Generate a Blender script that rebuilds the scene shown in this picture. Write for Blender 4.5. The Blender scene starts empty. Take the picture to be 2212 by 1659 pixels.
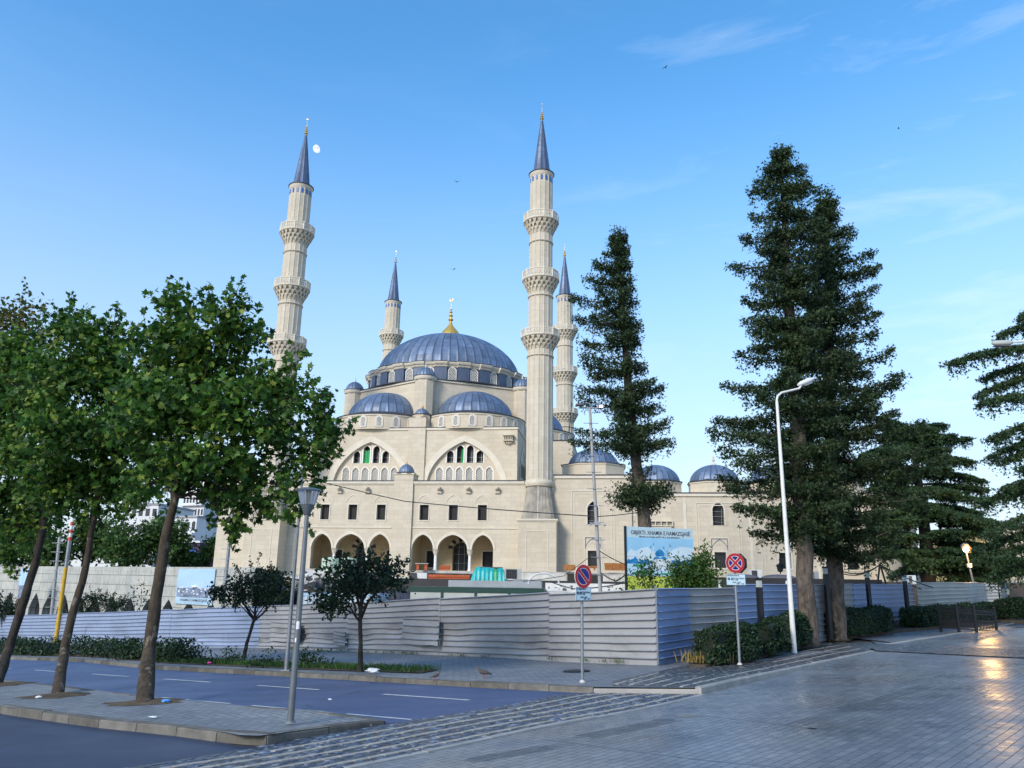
import bpy, bmesh, math, random
import numpy as np
from mathutils import Vector, Matrix
from mathutils.geometry import tessellate_polygon
SC = bpy.context.scene
COL = SC.collection
rad = math.radians
PI = math.pi
random.seed(7)
EXPO, SKYS, SKYSAT, SUNE, SKYHUE = 1.32, 0.13, 1.22, 1.25, 0.493      # exposure, sky strength, sky saturation, sun, sky hue
CLOUDC = (3.6, 3.8, 4.1, 1)
HAZEC = (2.18, 2.40, 2.80, 1)
LAMPW, MOONE = 220, 0.5
RNG = np.random.default_rng(7)

# ------------------------------------------------------------------ camera
PITCH, ROLL = rad(14.2529), rad(0.9431)
_f = np.array([0, math.cos(PITCH), math.sin(PITCH)])
_u = np.array([0, -math.sin(PITCH), math.cos(PITCH)])
_r = np.array([1.0, 0, 0])
CR = _r * math.cos(ROLL) + _u * math.sin(ROLL)
CUP = -_r * math.sin(ROLL) + _u * math.cos(ROLL)
cam = bpy.data.cameras.new('camera')
cam.sensor_width = 36
cam.lens = 27.32
cam.clip_start = 0.1
cam.clip_end = 20000
co = bpy.data.objects.new('camera', cam)
COL.objects.link(co)
co.matrix_world = Matrix(((CR[0], CUP[0], -_f[0], 0), (CR[1], CUP[1], -_f[1], 0), (CR[2], CUP[2], -_f[2], 0), (0, 0, 0, 1)))
SC.camera = co

# ------------------------------------------------------------------ light
SUN_EL, SUN_AZ = rad(30), rad(215)       # azimuth clockwise from +Y: low behind the camera, to the left
SC.view_settings.view_transform = 'Standard'
SC.view_settings.look = 'None'
SC.view_settings.gamma = 1
SC.view_settings.exposure = EXPO
world = bpy.data.worlds.new('World')
SC.world = world
world.use_nodes = True
wn, wl = world.node_tree.nodes, world.node_tree.links
bg = wn['Background']
bg.inputs['Strength'].default_value = SKYS
sky = wn.new('ShaderNodeTexSky')
sky.sky_type = 'NISHITA'
sky.sun_disc = False
sky.sun_elevation = SUN_EL
sky.sun_rotation = SUN_AZ
sky.altitude = 100
sky.air_density = 1.0
sky.dust_density = 0.6
sky.ozone_density = 3.2
hs = wn.new('ShaderNodeHueSaturation')
hs.inputs['Saturation'].default_value = SKYSAT
hs.inputs['Value'].default_value = 1.0
hs.inputs['Hue'].default_value = SKYHUE
wl.new(sky.outputs[0], hs.inputs['Color'])
# thin wisps of high cloud, laid out by direction on the sky dome
tc = wn.new('ShaderNodeTexCoord')
mp = wn.new('ShaderNodeMapping')
mp.inputs['Scale'].default_value = (1.0, 1.0, 5.0)
mp.inputs['Rotation'].default_value = (0, 0.1, 0)
wl.new(tc.outputs['Generated'], mp.inputs['Vector'])
nz = wn.new('ShaderNodeTexNoise')
nz.inputs['Scale'].default_value = 3.2
nz.inputs['Detail'].default_value = 7
nz.inputs['Roughness'].default_value = 0.62
nz.inputs['Distortion'].default_value = 0.5
wl.new(mp.outputs[0], nz.inputs['Vector'])
rp = wn.new('ShaderNodeValToRGB')
rp.color_ramp.elements[0].position = 0.53
rp.color_ramp.elements[0].color = (0, 0, 0, 1)
rp.color_ramp.elements[1].position = 0.86
rp.color_ramp.elements[1].color = (0.42, 0.42, 0.42, 1)
wl.new(nz.outputs['Fac'], rp.inputs['Fac'])
# pale haze low on the sky
sz = wn.new('ShaderNodeSeparateXYZ')
wl.new(tc.outputs['Generated'], sz.inputs[0])
hz = wn.new('ShaderNodeMapRange')
hz.interpolation_type = 'SMOOTHSTEP'
hz.inputs['From Min'].default_value = -0.02
hz.inputs['From Max'].default_value = 0.62
hz.inputs['To Min'].default_value = 0.86
hz.inputs['To Max'].default_value = 0.0
wl.new(sz.outputs[2], hz.inputs['Value'])
hm = wn.new('ShaderNodeMix')
hm.data_type = 'RGBA'
wl.new(hz.outputs[0], hm.inputs['Factor'])
wl.new(hs.outputs[0], hm.inputs['A'])
hm.inputs['B'].default_value = HAZEC
mx = wn.new('ShaderNodeMix')
mx.data_type = 'RGBA'
sx = wn.new('ShaderNodeSeparateXYZ')
wl.new(tc.outputs['Generated'], sx.inputs[0])
mr = wn.new('ShaderNodeMapRange')
mr.inputs['From Min'].default_value = -0.05
mr.inputs['From Max'].default_value = 0.45
mr.inputs['To Min'].default_value = 0.06
wl.new(sx.outputs[0], mr.inputs['Value'])
mm = wn.new('ShaderNodeMath')
mm.operation = 'MULTIPLY'
wl.new(rp.outputs[0], mm.inputs[0])
wl.new(mr.outputs[0], mm.inputs[1])
wl.new(mm.outputs[0], mx.inputs['Factor'])
wl.new(hm.outputs['Result'], mx.inputs['A'])
mx.inputs['B'].default_value = CLOUDC
wl.new(mx.outputs['Result'], bg.inputs['Color'])

sl = bpy.data.lights.new('sun', 'SUN')
sl.energy = SUNE
sl.angle = rad(16)
sl.color = (1.0, 0.905, 0.77)
so = bpy.data.objects.new('sun', sl)
COL.objects.link(so)
_sd = Vector((math.sin(SUN_AZ) * math.cos(SUN_EL), math.cos(SUN_AZ) * math.cos(SUN_EL), math.sin(SUN_EL)))
so.rotation_euler = _sd.to_track_quat('Z', 'Y').to_euler()
so.location = (-40, -60, 50)

# ------------------------------------------------------------------ placing
FPX = 1678.62            # focal length in pixels of a 2212 px wide view
def ray(u, v):
    return _f + CR * (u - 1106) / FPX - CUP * (v - 829.5) / FPX
GX, GY, HC = 0.04612823, -0.02790909, 1.65      # the street falls away to the left
def G(x, y): return -HC + GX * x + GY * y
def H(x, y): return G(min(max(x, -70), 80), min(max(y, -40), 100))
def gp(u, v, dz=0.0):     # where the sight line meets the street, dz above it
    d = ray(u, v)
    t = (-HC + dz) / (d[2] - GX * d[0] - GY * d[1])
    return Vector(d * t)
def at(u, v, Y):          # the point of the sight line Y metres ahead
    d = ray(u, v)
    return Vector(d * (Y / d[1]))
TH = rad(7.84)            # the mosque's own axes
ME, MN = Vector((math.cos(TH), -math.sin(TH), 0)), Vector((math.sin(TH), math.cos(TH), 0))
MO = Vector((-10.1024, 73.71, 0))
def ML(x, y, z=0): return MO + ME * x + MN * y + Vector((0, 0, z))

# ------------------------------------------------------------------ objects
def link(o):
    COL.objects.link(o)
    return o
def tag(o, label=None, cat=None, group=None, kind=None):
    if label: o['label'] = label
    if cat: o['category'] = cat
    if group: o['group'] = group
    if kind: o['kind'] = kind
    return o
def thing(name, label, cat, loc=(0, 0, 0), rz=0.0, group=None):
    o = link(bpy.data.objects.new(name, None))
    o.location = loc
    o.rotation_euler = (0, 0, rz)
    o.empty_display_size = 0.2
    return tag(o, label, cat, group)
def kids(o): return [c for c in bpy.data.objects if c.parent == o]
def dup(o, loc, rz=None, label=None, sc=None, parent=None):
    allo = list(bpy.data.objects)
    def rec(src, par):
        c = src.copy()
        link(c)
        if par is not None: c.parent = par
        for k in [q for q in allo if q.parent == src]: rec(k, c)
        return c
    c = rec(o, parent)
    c.location = loc
    if rz is not None: c.rotation_euler = (0, 0, rz)
    if sc is not None: c.scale = sc if hasattr(sc, '__len__') else (sc, sc, sc)
    if label: c['label'] = label
    return c

class MB:
    """collects faces and links them as ONE mesh object"""
    def __init__(s): s.v, s.f, s.m, s.mi = [], [], [], 0
    def add(s, vs, fs):
        b = len(s.v)
        s.v += [tuple(p) for p in vs]
        for f in fs:
            s.f.append([i + b for i in f]); s.m.append(s.mi)
        return s
    def quad(s, *p): return s.add(p, [list(range(len(p)))])
    def box(s, x0, x1, y0, y1, z0, z1):
        if x0 > x1: x0, x1 = x1, x0
        if y0 > y1: y0, y1 = y1, y0
        if z0 > z1: z0, z1 = z1, z0
        return s.add([(x0, y0, z0), (x1, y0, z0), (x1, y1, z0), (x0, y1, z0), (x0, y0, z1), (x1, y0, z1), (x1, y1, z1), (x0, y1, z1)],
                     [[3, 2, 1, 0], [4, 5, 6, 7], [0, 1, 5, 4], [1, 2, 6, 5], [2, 3, 7, 6], [3, 0, 4, 7]])
    def obox(s, c, ex, ey, ez):      # oriented box: centre and three half-axis vectors
        c, ex, ey, ez = map(Vector, (c, ex, ey, ez))
        vs = [c + ex * a + ey * b + ez * d for d in (-1, 1) for a, b in ((-1, -1), (1, -1), (1, 1), (-1, 1))]
        return s.add(vs, [[3, 2, 1, 0], [4, 5, 6, 7], [0, 1, 5, 4], [1, 2, 6, 5], [2, 3, 7, 6], [3, 0, 4, 7]])
    def bar(s, a, b, w, h=None, up=(0, 0, 1)):
        a, b = Vector(a), Vector(b)
        d = b - a
        if d.length < 1e-6: return s
        t = d.normalized()
        u = Vector(up)
        x = t.cross(u)
        if x.length < 1e-4: x = t.cross(Vector((0, 1, 0)))
        x.normalize()
        y = x.cross(t)
        return s.obox((a + b) / 2, x * w / 2, y * (h or w) / 2, d / 2)
    def lathe(s, prof, n=24, c=(0, 0), cap=False, a0=0.0, mod=None, a1=None):
        """prof: list of (r,z); mod(j,n) scales the radius"""
        vs, fs = [], []
        full = a1 is None
        m = n if full else n + 1
        for r, z in prof:
            for j in range(m):
                a = a0 + ((2 * PI) if full else (a1 - a0)) * j / n
                k = mod(j, n) if mod else 1
                vs.append((c[0] + r * k * math.cos(a), c[1] + r * k * math.sin(a), z))
        for i in range(len(prof) - 1):
            for j in range(m if full else n):
                q = (j + 1) % m
                fs.append([i * m + j, i * m + q, (i + 1) * m + q, (i + 1) * m + j])
        if cap and full:
            fs.append(list(range(m))[::-1]); fs.append([(len(prof) - 1) * m + j for j in range(m)])
        return s.add(vs, fs)
    def tube(s, pts, r, n=8, cap=True):
        pts = [Vector(p) for p in pts]
        rs = r if hasattr(r, '__len__') else [r] * len(pts)
        vs, fs = [], []
        ref = None
        for i, p in enumerate(pts):
            t = (pts[min(i + 1, len(pts) - 1)] - pts[max(i - 1, 0)])
            t = t.normalized() if t.length > 1e-9 else Vector((0, 0, 1))
            if ref is None: ref = Vector((1, 0, 0)) if abs(t.x) < 0.9 else Vector((0, 1, 0))
            x = (ref - t * ref.dot(t)).normalized()
            ref = x
            y = t.cross(x)
            for j in range(n):
                a = 2 * PI * j / n
                vs.append(p + (x * math.cos(a) + y * math.sin(a)) * rs[i])
        for i in range(len(pts) - 1):
            for j in range(n):
                q = (j + 1) % n
                fs.append([i * n + j, i * n + q, (i + 1) * n + q, (i + 1) * n + j])
        if cap:
            fs.append(list(range(n))[::-1]); fs.append([(len(pts) - 1) * n + j for j in range(n)])
        return s.add(vs, fs)
    def sphere(s, c, r, n=10, sc=(1, 1, 1)):
        pr = [(max(r * math.sin(PI * i / n), 1e-4), -r * math.cos(PI * i / n)) for i in range(n + 1)]
        b = len(s.v)
        s.lathe(pr, n * 2)
        for i in range(b, len(s.v)):
            p = s.v[i]
            s.v[i] = (c[0] + p[0] * sc[0], c[1] + p[1] * sc[1], c[2] + p[2] * sc[2])
        return s
    def prism(s, pts, z0, z1, axis='z'):
        """extrude a 2-D outline; axis 'y': outline in x,z and depth along y"""
        n = len(pts)
        P = (lambda p, d: (p[0], p[1], d)) if axis == 'z' else ((lambda p, d: (p[0], d, p[1])) if axis == 'y' else (lambda p, d: (d, p[0], p[1])))
        vs = [P(p, z0) for p in pts] + [P(p, z1) for p in pts]
        tr = tessellate_polygon([[Vector((p[0], p[1], 0)) for p in pts]])
        fs = [list(t) for t in tr] + [[i + n for i in t][::-1] for t in tr]
        fs += [[i, (i + 1) % n, n + (i + 1) % n, n + i] for i in range(n)]
        return s.add(vs, fs)
    def wall(s, outer, holes, y0, depth, back=False):
        """wall in x,z at y0 facing -y with reveals 'depth' deep round every hole"""
        loops = [outer] + list(holes)
        flat = [p for l in loops for p in l]
        tr = tessellate_polygon([[Vector((p[0], p[1], 0)) for p in l] for l in loops])
        s.add([(p[0], y0, p[1]) for p in flat], [list(t) for t in tr])
        if back: s.add([(p[0], y0 + depth, p[1]) for p in flat], [list(t) for t in tr])
        for l in (loops if back else holes):
            n = len(l)
            s.add([(p[0], y0, p[1]) for p in l] + [(p[0], y0 + depth, p[1]) for p in l],
                  [[i, (i + 1) % n, n + (i + 1) % n, n + i] for i in range(n)])
        return s
    def band(s, inner, outer, y0, y1, close=False):
        """flat raised moulding between two open outlines (x,z), from y0 (wall) out to y1"""
        n = len(inner)
        vs = [(p[0], y1, p[1]) for p in inner] + [(p[0], y1, p[1]) for p in outer] + [(p[0], y0, p[1]) for p in inner] + [(p[0], y0, p[1]) for p in outer]
        fs = []
        for i in range(n if close else n - 1):
            k = (i + 1) % n
            fs += [[i, k, n + k, n + i], [2 * n + i, 2 * n + k, k, i], [n + i, n + k, 3 * n + k, 3 * n + i]]
        return s.add(vs, fs)
    def build(s, name, mat, parent=None, smooth=False, merge=0.0, recalc=True):
        me = bpy.data.meshes.new(name)
        me.from_pydata(s.v, [], s.f)
        for m in (mat if isinstance(mat, (list, tuple)) else [mat]): me.materials.append(m)
        if any(s.m): me.polygons.foreach_set('material_index', s.m)
        if merge or recalc:
            bm = bmesh.new(); bm.from_mesh(me)
            if merge: bmesh.ops.remove_doubles(bm, verts=bm.verts, dist=merge)
            if recalc: bmesh.ops.recalc_face_normals(bm, faces=bm.faces)
            bm.to_mesh(me); bm.free()
        if smooth:
            me.polygons.foreach_set('use_smooth', [True] * len(me.polygons))
            if smooth is not True:
                try: me.set_sharp_from_angle(angle=rad(smooth))
                except Exception: pass
        me.update()
        o = link(bpy.data.objects.new(name, me))
        if parent is not None: o.parent = parent
        return o

def np_mesh(name, V, F, mat, parent=None, smooth=False):
    me = bpy.data.meshes.new(name)
    V = np.ascontiguousarray(V, np.float32); F = np.ascontiguousarray(F, np.int32)
    me.vertices.add(len(V)); me.vertices.foreach_set('co', V.ravel())
    k = F.shape[1]
    me.loops.add(F.size); me.loops.foreach_set('vertex_index', F.ravel())
    me.polygons.add(len(F)); me.polygons.foreach_set('loop_start', np.arange(0, F.size, k, dtype=np.int32))
    try: me.polygons.foreach_set('loop_total', np.full(len(F), k, np.int32))
    except Exception: pass
    me.materials.append(mat)
    if smooth: me.polygons.foreach_set('use_smooth', np.ones(len(F), bool))
    me.update(calc_edges=True)
    o = link(bpy.data.objects.new(name, me))
    if parent is not None: o.parent = parent
    return o

def text_part(name, body, size, mat, parent, loc, rot, width=None, depth=0.004, align='CENTER', bold=0.0):
    cu = bpy.data.curves.new(name, 'FONT')
    cu.body = body; cu.size = size; cu.align_x = align; cu.align_y = 'CENTER'; cu.extrude = depth; cu.offset = bold
    cu.resolution_u = 3
    tmp = link(bpy.data.objects.new('tmp', cu))
    bpy.context.view_layer.update()
    me = bpy.data.meshes.new_from_object(tmp.evaluated_get(bpy.context.evaluated_depsgraph_get()))
    COL.objects.unlink(tmp); bpy.data.objects.remove(tmp)
    me.materials.clear(); me.materials.append(mat)
    if width and len(me.vertices):
        xs = [v.co.x for v in me.vertices]
        k = width / (max(xs) - min(xs))
        for v in me.vertices: v.co.x *= k
    o = link(bpy.data.objects.new(name, me))
    o.parent = parent; o.location = loc; o.rotation_euler = rot
    return o

def arch(w, z0, zs, za, cx=0.0, n=9, sharp=0.25):
    """pointed-arch outline: jambs from z0 to the springing zs, apex at za"""
    hw = w / 2
    pts = [(cx - hw, z0)]
    for i in range(-n, n + 1):
        x = hw * math.sin(PI / 2 * i / n)
        k = abs(x) / hw
        z = zs + (za - zs) * ((1 - sharp) * math.sqrt(max(0, 1 - k * k)) + sharp * (1 - k))
        pts.append((cx + x, z))
    pts.append((cx + hw, z0))
    return pts
def rect(x0, x1, z0, z1): return [(x0, z0), (x0, z1), (x1, z1), (x1, z0)]
# ------------------------------------------------------------------ materials
class NT:
    def __init__(s, name):
        s.mat = bpy.data.materials.new(name)
        s.mat.use_nodes = True
        s.n, s.l = s.mat.node_tree.nodes, s.mat.node_tree.links
        s.p = s.n['Principled BSDF']
        s.out = s.n['Material Output']
        s.tc = s.n.new('ShaderNodeTexCoord')
        s.co = s.tc.outputs['Object']
    def new(s, t, **kw):
        nd = s.n.new('ShaderNode' + t)
        for k, v in kw.items():
            if k in nd.inputs: nd.inputs[k].default_value = v
            else: setattr(nd, k, v)
        return nd
    def link(s, a, b): s.l.new(a, b)
    def mapping(s, scale=(1, 1, 1), rot=(0, 0, 0), loc=(0, 0, 0), src=None):
        m = s.new('Mapping')
        m.inputs['Scale'].default_value = scale
        m.inputs['Rotation'].default_value = rot
        m.inputs['Location'].default_value = loc
        s.link(src or s.co, m.inputs['Vector'])
        return m.outputs[0]
    def noise(s, scale, detail=5, rough=0.55, src=None, dist=0.0):
        n = s.new('TexNoise', Scale=scale, Detail=detail, Roughness=rough, Distortion=dist)
        s.link(src or s.co, n.inputs['Vector'])
        return n.outputs['Fac']
    def ramp(s, fac, stops):
        r = s.new('ValToRGB')
        e = r.color_ramp.elements
        while len(e) < len(stops): e.new(0.5)
        for i, (p, c) in enumerate(stops):
            e[i].position = p
            e[i].color = (*c, 1) if hasattr(c, '__len__') else (c, c, c, 1)
        s.link(fac, r.inputs['Fac'])
        return r.outputs[0]
    def mix(s, a, b, fac=0.5, mode='MIX'):
        m = s.new('Mix'); m.data_type = 'RGBA'; m.blend_type = mode
        for val, nm in ((fac, 'Factor'), (a, 'A'), (b, 'B')):
            i = [q for q in m.inputs if q.name == nm and (q.type == 'RGBA' or nm == 'Factor')][0]
            if hasattr(val, 'is_linked') or hasattr(val, 'links'): s.link(val, i)
            else: i.default_value = val if nm == 'Factor' else (*val, 1)
        return [q for q in m.outputs if q.type == 'RGBA'][0]
    def math(s, op, a, b=0.0, c=None):
        m = s.new('Math', operation=op)
        for i, v in enumerate((a, b) if c is None else (a, b, c)):
            if hasattr(v, 'links'): s.link(v, m.inputs[i])
            else: m.inputs[i].default_value = v
        return m.outputs[0]
    def bump(s, h, strength=0.3, dist=0.05):
        b = s.new('Bump', Strength=strength, Distance=dist)
        s.link(h, b.inputs['Height'])
        if s.p.inputs['Normal'].links: s.link(s.p.inputs['Normal'].links[0].from_socket, b.inputs['Normal'])
        s.link(b.outputs[0], s.p.inputs['Normal'])
    def set(s, col=None, rough=None, metal=None, spec=None):
        for v, nm in ((col, 'Base Color'), (rough, 'Roughness'), (metal, 'Metallic'), (spec, 'Specular IOR Level')):
            if v is None: continue
            if hasattr(v, 'links'): s.link(v, s.p.inputs[nm])
            else: s.p.inputs[nm].default_value = (*v, 1) if hasattr(v, '__len__') else v
        return s.mat

def plain(name, col, rough=0.6, metal=0.0, var=0.15, nscale=3.0, bump=0.0, spec=0.5):
    t = NT(name)
    a = tuple(c * (1 - var) for c in col); b = tuple(min(1, c * (1 + var)) for c in col)
    c = t.ramp(t.noise(nscale, 6, 0.6), [(0.3, a), (0.7, b)])
    r = t.math('MULTIPLY_ADD', t.noise(nscale * 2.3, 3), 0.2, rough - 0.1)
    if bump: t.bump(t.noise(nscale * 6, 4), bump, 0.02)
    return t.set(c, r, metal, spec)

def uv_from_xy(t):
    """(x + y, z) of the object's own space: courses on walls whichever way they face"""
    s = t.new('SeparateXYZ'); t.link(t.co, s.inputs[0])
    c = t.new('CombineXYZ')
    t.link(t.math('ADD', s.outputs[0], s.outputs[1]), c.inputs[0]); t.link(s.outputs[2], c.inputs[1])
    return c.outputs[0]
def uv_round(t, R):
    s = t.new('SeparateXYZ'); t.link(t.co, s.inputs[0])
    c = t.new('CombineXYZ')
    t.link(t.math('MULTIPLY', t.math('ARCTAN2', s.outputs[1], s.outputs[0]), R), c.inputs[0]); t.link(s.outputs[2], c.inputs[1])
    return c.outputs[0]

def stone(name, col, R=None, bw=0.9, bh=0.42, streak=0.3, contrast=0.05):
    t = NT(name)
    uv = uv_round(t, R) if R else uv_from_xy(t)
    b = t.new('TexBrick', Scale=1.0)
    b.inputs['Brick Width'].default_value = bw; b.inputs['Row Height'].default_value = bh
    b.inputs['Mortar Size'].default_value = 0.008; b.inputs['Mortar Smooth'].default_value = 0.3
    b.inputs['Color1'].default_value = (*[c * (1 + contrast) for c in col], 1)
    b.inputs['Color2'].default_value = (*[c * (1 - contrast) for c in col], 1)
    b.inputs['Mortar'].default_value = (*[c * 0.72 for c in col], 1)
    t.link(uv, b.inputs['Vector'])
    big = t.ramp(t.noise(0.35, 5, 0.6), [(0.3, (0.90, 0.88, 0.85)), (0.7, (1.0, 1.0, 1.0))])
    c = t.mix(b.outputs['Color'], big, 1.0, 'MULTIPLY')
    fine = t.ramp(t.noise(5.0, 6, 0.7), [(0.3, (0.91, 0.9, 0.88)), (0.65, (1, 1, 1))])
    c = t.mix(c, fine, 1.0, 'MULTIPLY')
    st = t.ramp(t.noise(1.0, 5, 0.6, t.mapping((1.6, 1.6, 0.09))), [(0.56, (1, 1, 1)), (0.78, (0.74, 0.69, 0.56))])
    c = t.mix(c, st, streak, 'MULTIPLY')
    t.bump(t.noise(9, 4), 0.15, 0.02)
    t.bump(b.outputs['Fac'], -0.35, 0.01)
    return t.set(c, 0.75, 0, 0.3)

def lead(name, R, col=(0.15, 0.205, 0.30), bw=1.0, bh=1.3, metal=0.2, seams=0):
    t = NT(name)
    b = t.new('TexBrick', Scale=1.0)
    b.inputs['Brick Width'].default_value = bw; b.inputs['Row Height'].default_value = bh
    b.inputs['Mortar Size'].default_value = 0.02; b.inputs['Mortar Smooth'].default_value = 0.4
    b.offset = 0.0
    b.inputs['Color1'].default_value = (*[c * 1.22 for c in col], 1)
    b.inputs['Color2'].default_value = (*[c * 0.78 for c in col], 1)
    b.inputs['Mortar'].default_value = (*[c * 0.55 for c in col], 1)
    t.link(uv_round(t, R), b.inputs['Vector'])
    n1 = t.ramp(t.noise(0.9, 7, 0.65), [(0.32, (0.68, 0.72, 0.8)), (0.6, (1, 1, 1)), (0.78, (1.5, 1.45, 1.35))])
    c = t.mix(b.outputs['Color'], n1, 1.0, 'MULTIPLY')
    st = t.ramp(t.noise(1.2, 5, 0.7, t.mapping((3, 3, 0.35))), [(0.4, (0.8, 0.8, 0.82)), (0.75, (1.35, 1.33, 1.25))])
    c = t.mix(c, st, 0.7, 'MULTIPLY')
    if seams:            # dirt caught along the standing seams
        sp = t.new('SeparateXYZ'); t.link(t.co, sp.inputs[0])
        f = t.math('FRACT', t.math('ADD', t.math('MULTIPLY', t.math('ARCTAN2', sp.outputs[1], sp.outputs[0]), seams / (2 * PI)), .5))
        d = t.math('ABSOLUTE', t.math('SUBTRACT', f, .5))
        c = t.mix(c, t.ramp(d, [(.03, (.36, .38, .42)), (.10, (1, 1, 1))]), .85, 'MULTIPLY')
    t.bump(t.noise(3, 4), 0.2, 0.03)
    t.bump(b.outputs['Fac'], -0.5, 0.03)
    return t.set(c, t.math('MULTIPLY_ADD', t.noise(1.7, 4), 0.35, 0.3), metal, 0.5)

def leafmat(name, dark, light, odd=None, trans=0.35, rough=0.5):
    t = NT(name)
    g = t.new('NewGeometry')
    stops = [(0.0, dark), (0.8, light)]
    if odd: stops = [(0.0, dark), (0.82, light), (0.97, odd)]
    c = t.ramp(g.outputs['Random Per Island'], stops)
    big = t.ramp(t.noise(0.55, 4), [(0.3, (0.7, 0.75, 0.8)), (0.7, (1.2, 1.15, 1.05))])
    c = t.mix(c, big, 1.0, 'MULTIPLY')
    t.set(c, rough, 0, 0.35)
    if trans:
        tr = t.new('BsdfTranslucent'); t.link(c, tr.inputs['Color'])
        ms = t.new('MixShader'); ms.inputs[0].default_value = trans
        t.link(t.p.outputs[0], ms.inputs[1]); t.link(tr.outputs[0], ms.inputs[2]); t.link(ms.outputs[0], t.out.inputs['Surface'])
    return t.mat

def barkmat(name, dark, light, patch=None):
    t = NT(name)
    n = t.noise(7, 6, 0.65, t.mapping((1, 1, 0.45)), 0.4)
    c = t.ramp(n, [(0.3, dark), (0.62, light)])
    if patch:
        v = t.ramp(t.noise(5.5, 3, 0.5, t.mapping((1.4, 1.4, 0.8))), [(0.60, 0.0), (0.66, 1.0)])
        c = t.mix(c, patch, v)
    t.bump(n, 0.6, 0.04)
    return t.set(c, 0.85, 0, 0.2)

def emit(name, col, strength):
    t = NT(name)
    t.p.inputs['Base Color'].default_value = (0, 0, 0, 1)
    t.p.inputs['Emission Color'].default_value = (*col, 1)
    t.p.inputs['Emission Strength'].default_value = strength
    return t.mat

def glass(name, col=(0.8, 0.85, 0.88), rough=0.08):
    t = NT(name)
    t.p.inputs['Transmission Weight'].default_value = 0.85
    return t.set(col, rough, 0, 0.5)

CREAM = (0.60, 0.535, 0.425)
M = {}
M['stone'] = stone('limestone', CREAM)
M['stone_shaft'] = stone('limestone shaft', (0.595, 0.54, 0.435), 1.25, 0.66, 0.62, 0.35, 0.06)
M['stone_carved'] = plain('carved limestone', (0.56, 0.5, 0.39), 0.75, 0, 0.12, 2.0, 0.15, 0.3)
M['stone_trim'] = plain('limestone trim', (0.62, 0.565, 0.46), 0.7, 0, 0.08, 1.5, 0.1, 0.3)
M['stone_warm'] = stone('warm inner wall', (0.62, 0.50, 0.31), None, 0.9, 0.42, 0.3)
M['raw_concrete'] = plain('raw board-marked concrete', (0.30, 0.275, 0.225), 0.9, 0, 0.35, 1.4, 0.4, 0.2)
M['lead_dome'] = lead('lead dome', 8.0, bw=8.0 * 2 * PI / 56, bh=1.1, seams=56)
M['lead_half'] = lead('lead half dome', 4.0, bw=4 * 2 * PI / 30, bh=1.0, seams=30)
M['lead_wing'] = lead('lead wing dome', 2.3, bw=2.3 * 2 * PI / 24, bh=.9, seams=24)
M['lead_small'] = lead('lead small dome', 1.0, bw=2 * PI / 20, bh=0.8, seams=20)
M['lead_drum'] = lead('lead drum', 9.2, (0.085, 0.115, 0.18), 1.2, 2.5, 0.2)
M['lead_spire'] = lead('lead spire', 0.6, (0.105, 0.14, 0.215), 0.42, 1.5, 0.3)
M['lead_edge'] = plain('lead flashing', (0.05, 0.055, 0.065), 0.6, 0.2, 0.3, 1.0)
M['gold'] = plain('gilded metal', (0.80, 0.50, 0.11), 0.32, 0.6, 0.12, 3.0)
M['white_lattice'] = plain('white plaster lattice', (0.78, 0.76, 0.70), 0.6, 0, 0.05, 2.0)
M['dark'] = plain('dark opening', (0.012, 0.011, 0.010), 0.5, 0, 0.3, 1.0)
M['pane'] = plain('dark window pane', (0.035, 0.04, 0.045), 0.12, 0, 0.3, 1.0)
M['blue_pane'] = plain('blue window', (0.03, 0.11, 0.36), 0.3, 0, 0.15, 1.0)
M['iron'] = plain('black iron', (0.018, 0.018, 0.02), 0.5, 0.3, 0.3, 3.0)
M['black'] = plain('black paint', (0.012, 0.012, 0.013), 0.45, 0.0, 0.3, 3.0)
M['membrane'] = plain('black membrane', (0.02, 0.02, 0.024), 0.55, 0, 0.4, 1.0, 0.2)
M['white_paint'] = plain('white paint', (0.74, 0.73, 0.69), 0.5, 0, 0.08, 2.0)
M['pole_white'] = None
M['galv'] = plain('galvanised steel', (0.27, 0.29, 0.31), 0.45, 0.6, 0.18, 4.0)
M['pole_grey'] = plain('grey painted pole', (0.16, 0.175, 0.185), 0.4, 0.4, 0.15, 4.0)
M['conc_pole'] = plain('concrete pole', (0.33, 0.33, 0.32), 0.85, 0, 0.15, 3.0, 0.2)
M['green_cloth'] = plain('green cloth', (0.03, 0.30, 0.10), 0.8, 0, 0.2, 2.0)
M['bark_plane'] = barkmat('plane bark', (0.028, 0.021, 0.015), (0.075, 0.058, 0.041), (0.15, 0.13, 0.10))
M['bark_con'] = barkmat('conifer bark', (0.035, 0.028, 0.022), (0.155, 0.125, 0.098))
M['bark_dark'] = barkmat('dark bark', (0.018, 0.015, 0.012), (0.06, 0.05, 0.04))
M['leaf_plane'] = leafmat('plane leaves', (0.014, 0.050, 0.011), (0.105, 0.235, 0.034), (0.32, 0.40, 0.07), 0.45)
M['leaf_gold'] = leafmat('orange-lit plane leaves', (0.05, 0.075, 0.015), (0.16, 0.16, 0.03), (0.26, 0.16, 0.03), 0.4)  # orange light on the far crown is put into the leaf colour
M['leaf_far'] = leafmat('far tree leaves', (0.022, 0.065, 0.015), (0.075, 0.15, 0.032), (0.12, 0.19, 0.035), 0.35)
M['leaf_con'] = leafmat('conifer needles', (0.010, 0.026, 0.011), (0.052, 0.092, 0.030), None, 0.12, 0.6)
M['leaf_cedar'] = leafmat('cedar needles', (0.012, 0.034, 0.016), (0.055, 0.115, 0.042), None, 0.15, 0.6)
M['leaf_dark'] = leafmat('small dark leaves', (0.008, 0.022, 0.008), (0.03, 0.062, 0.02), None, 0.2)
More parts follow.
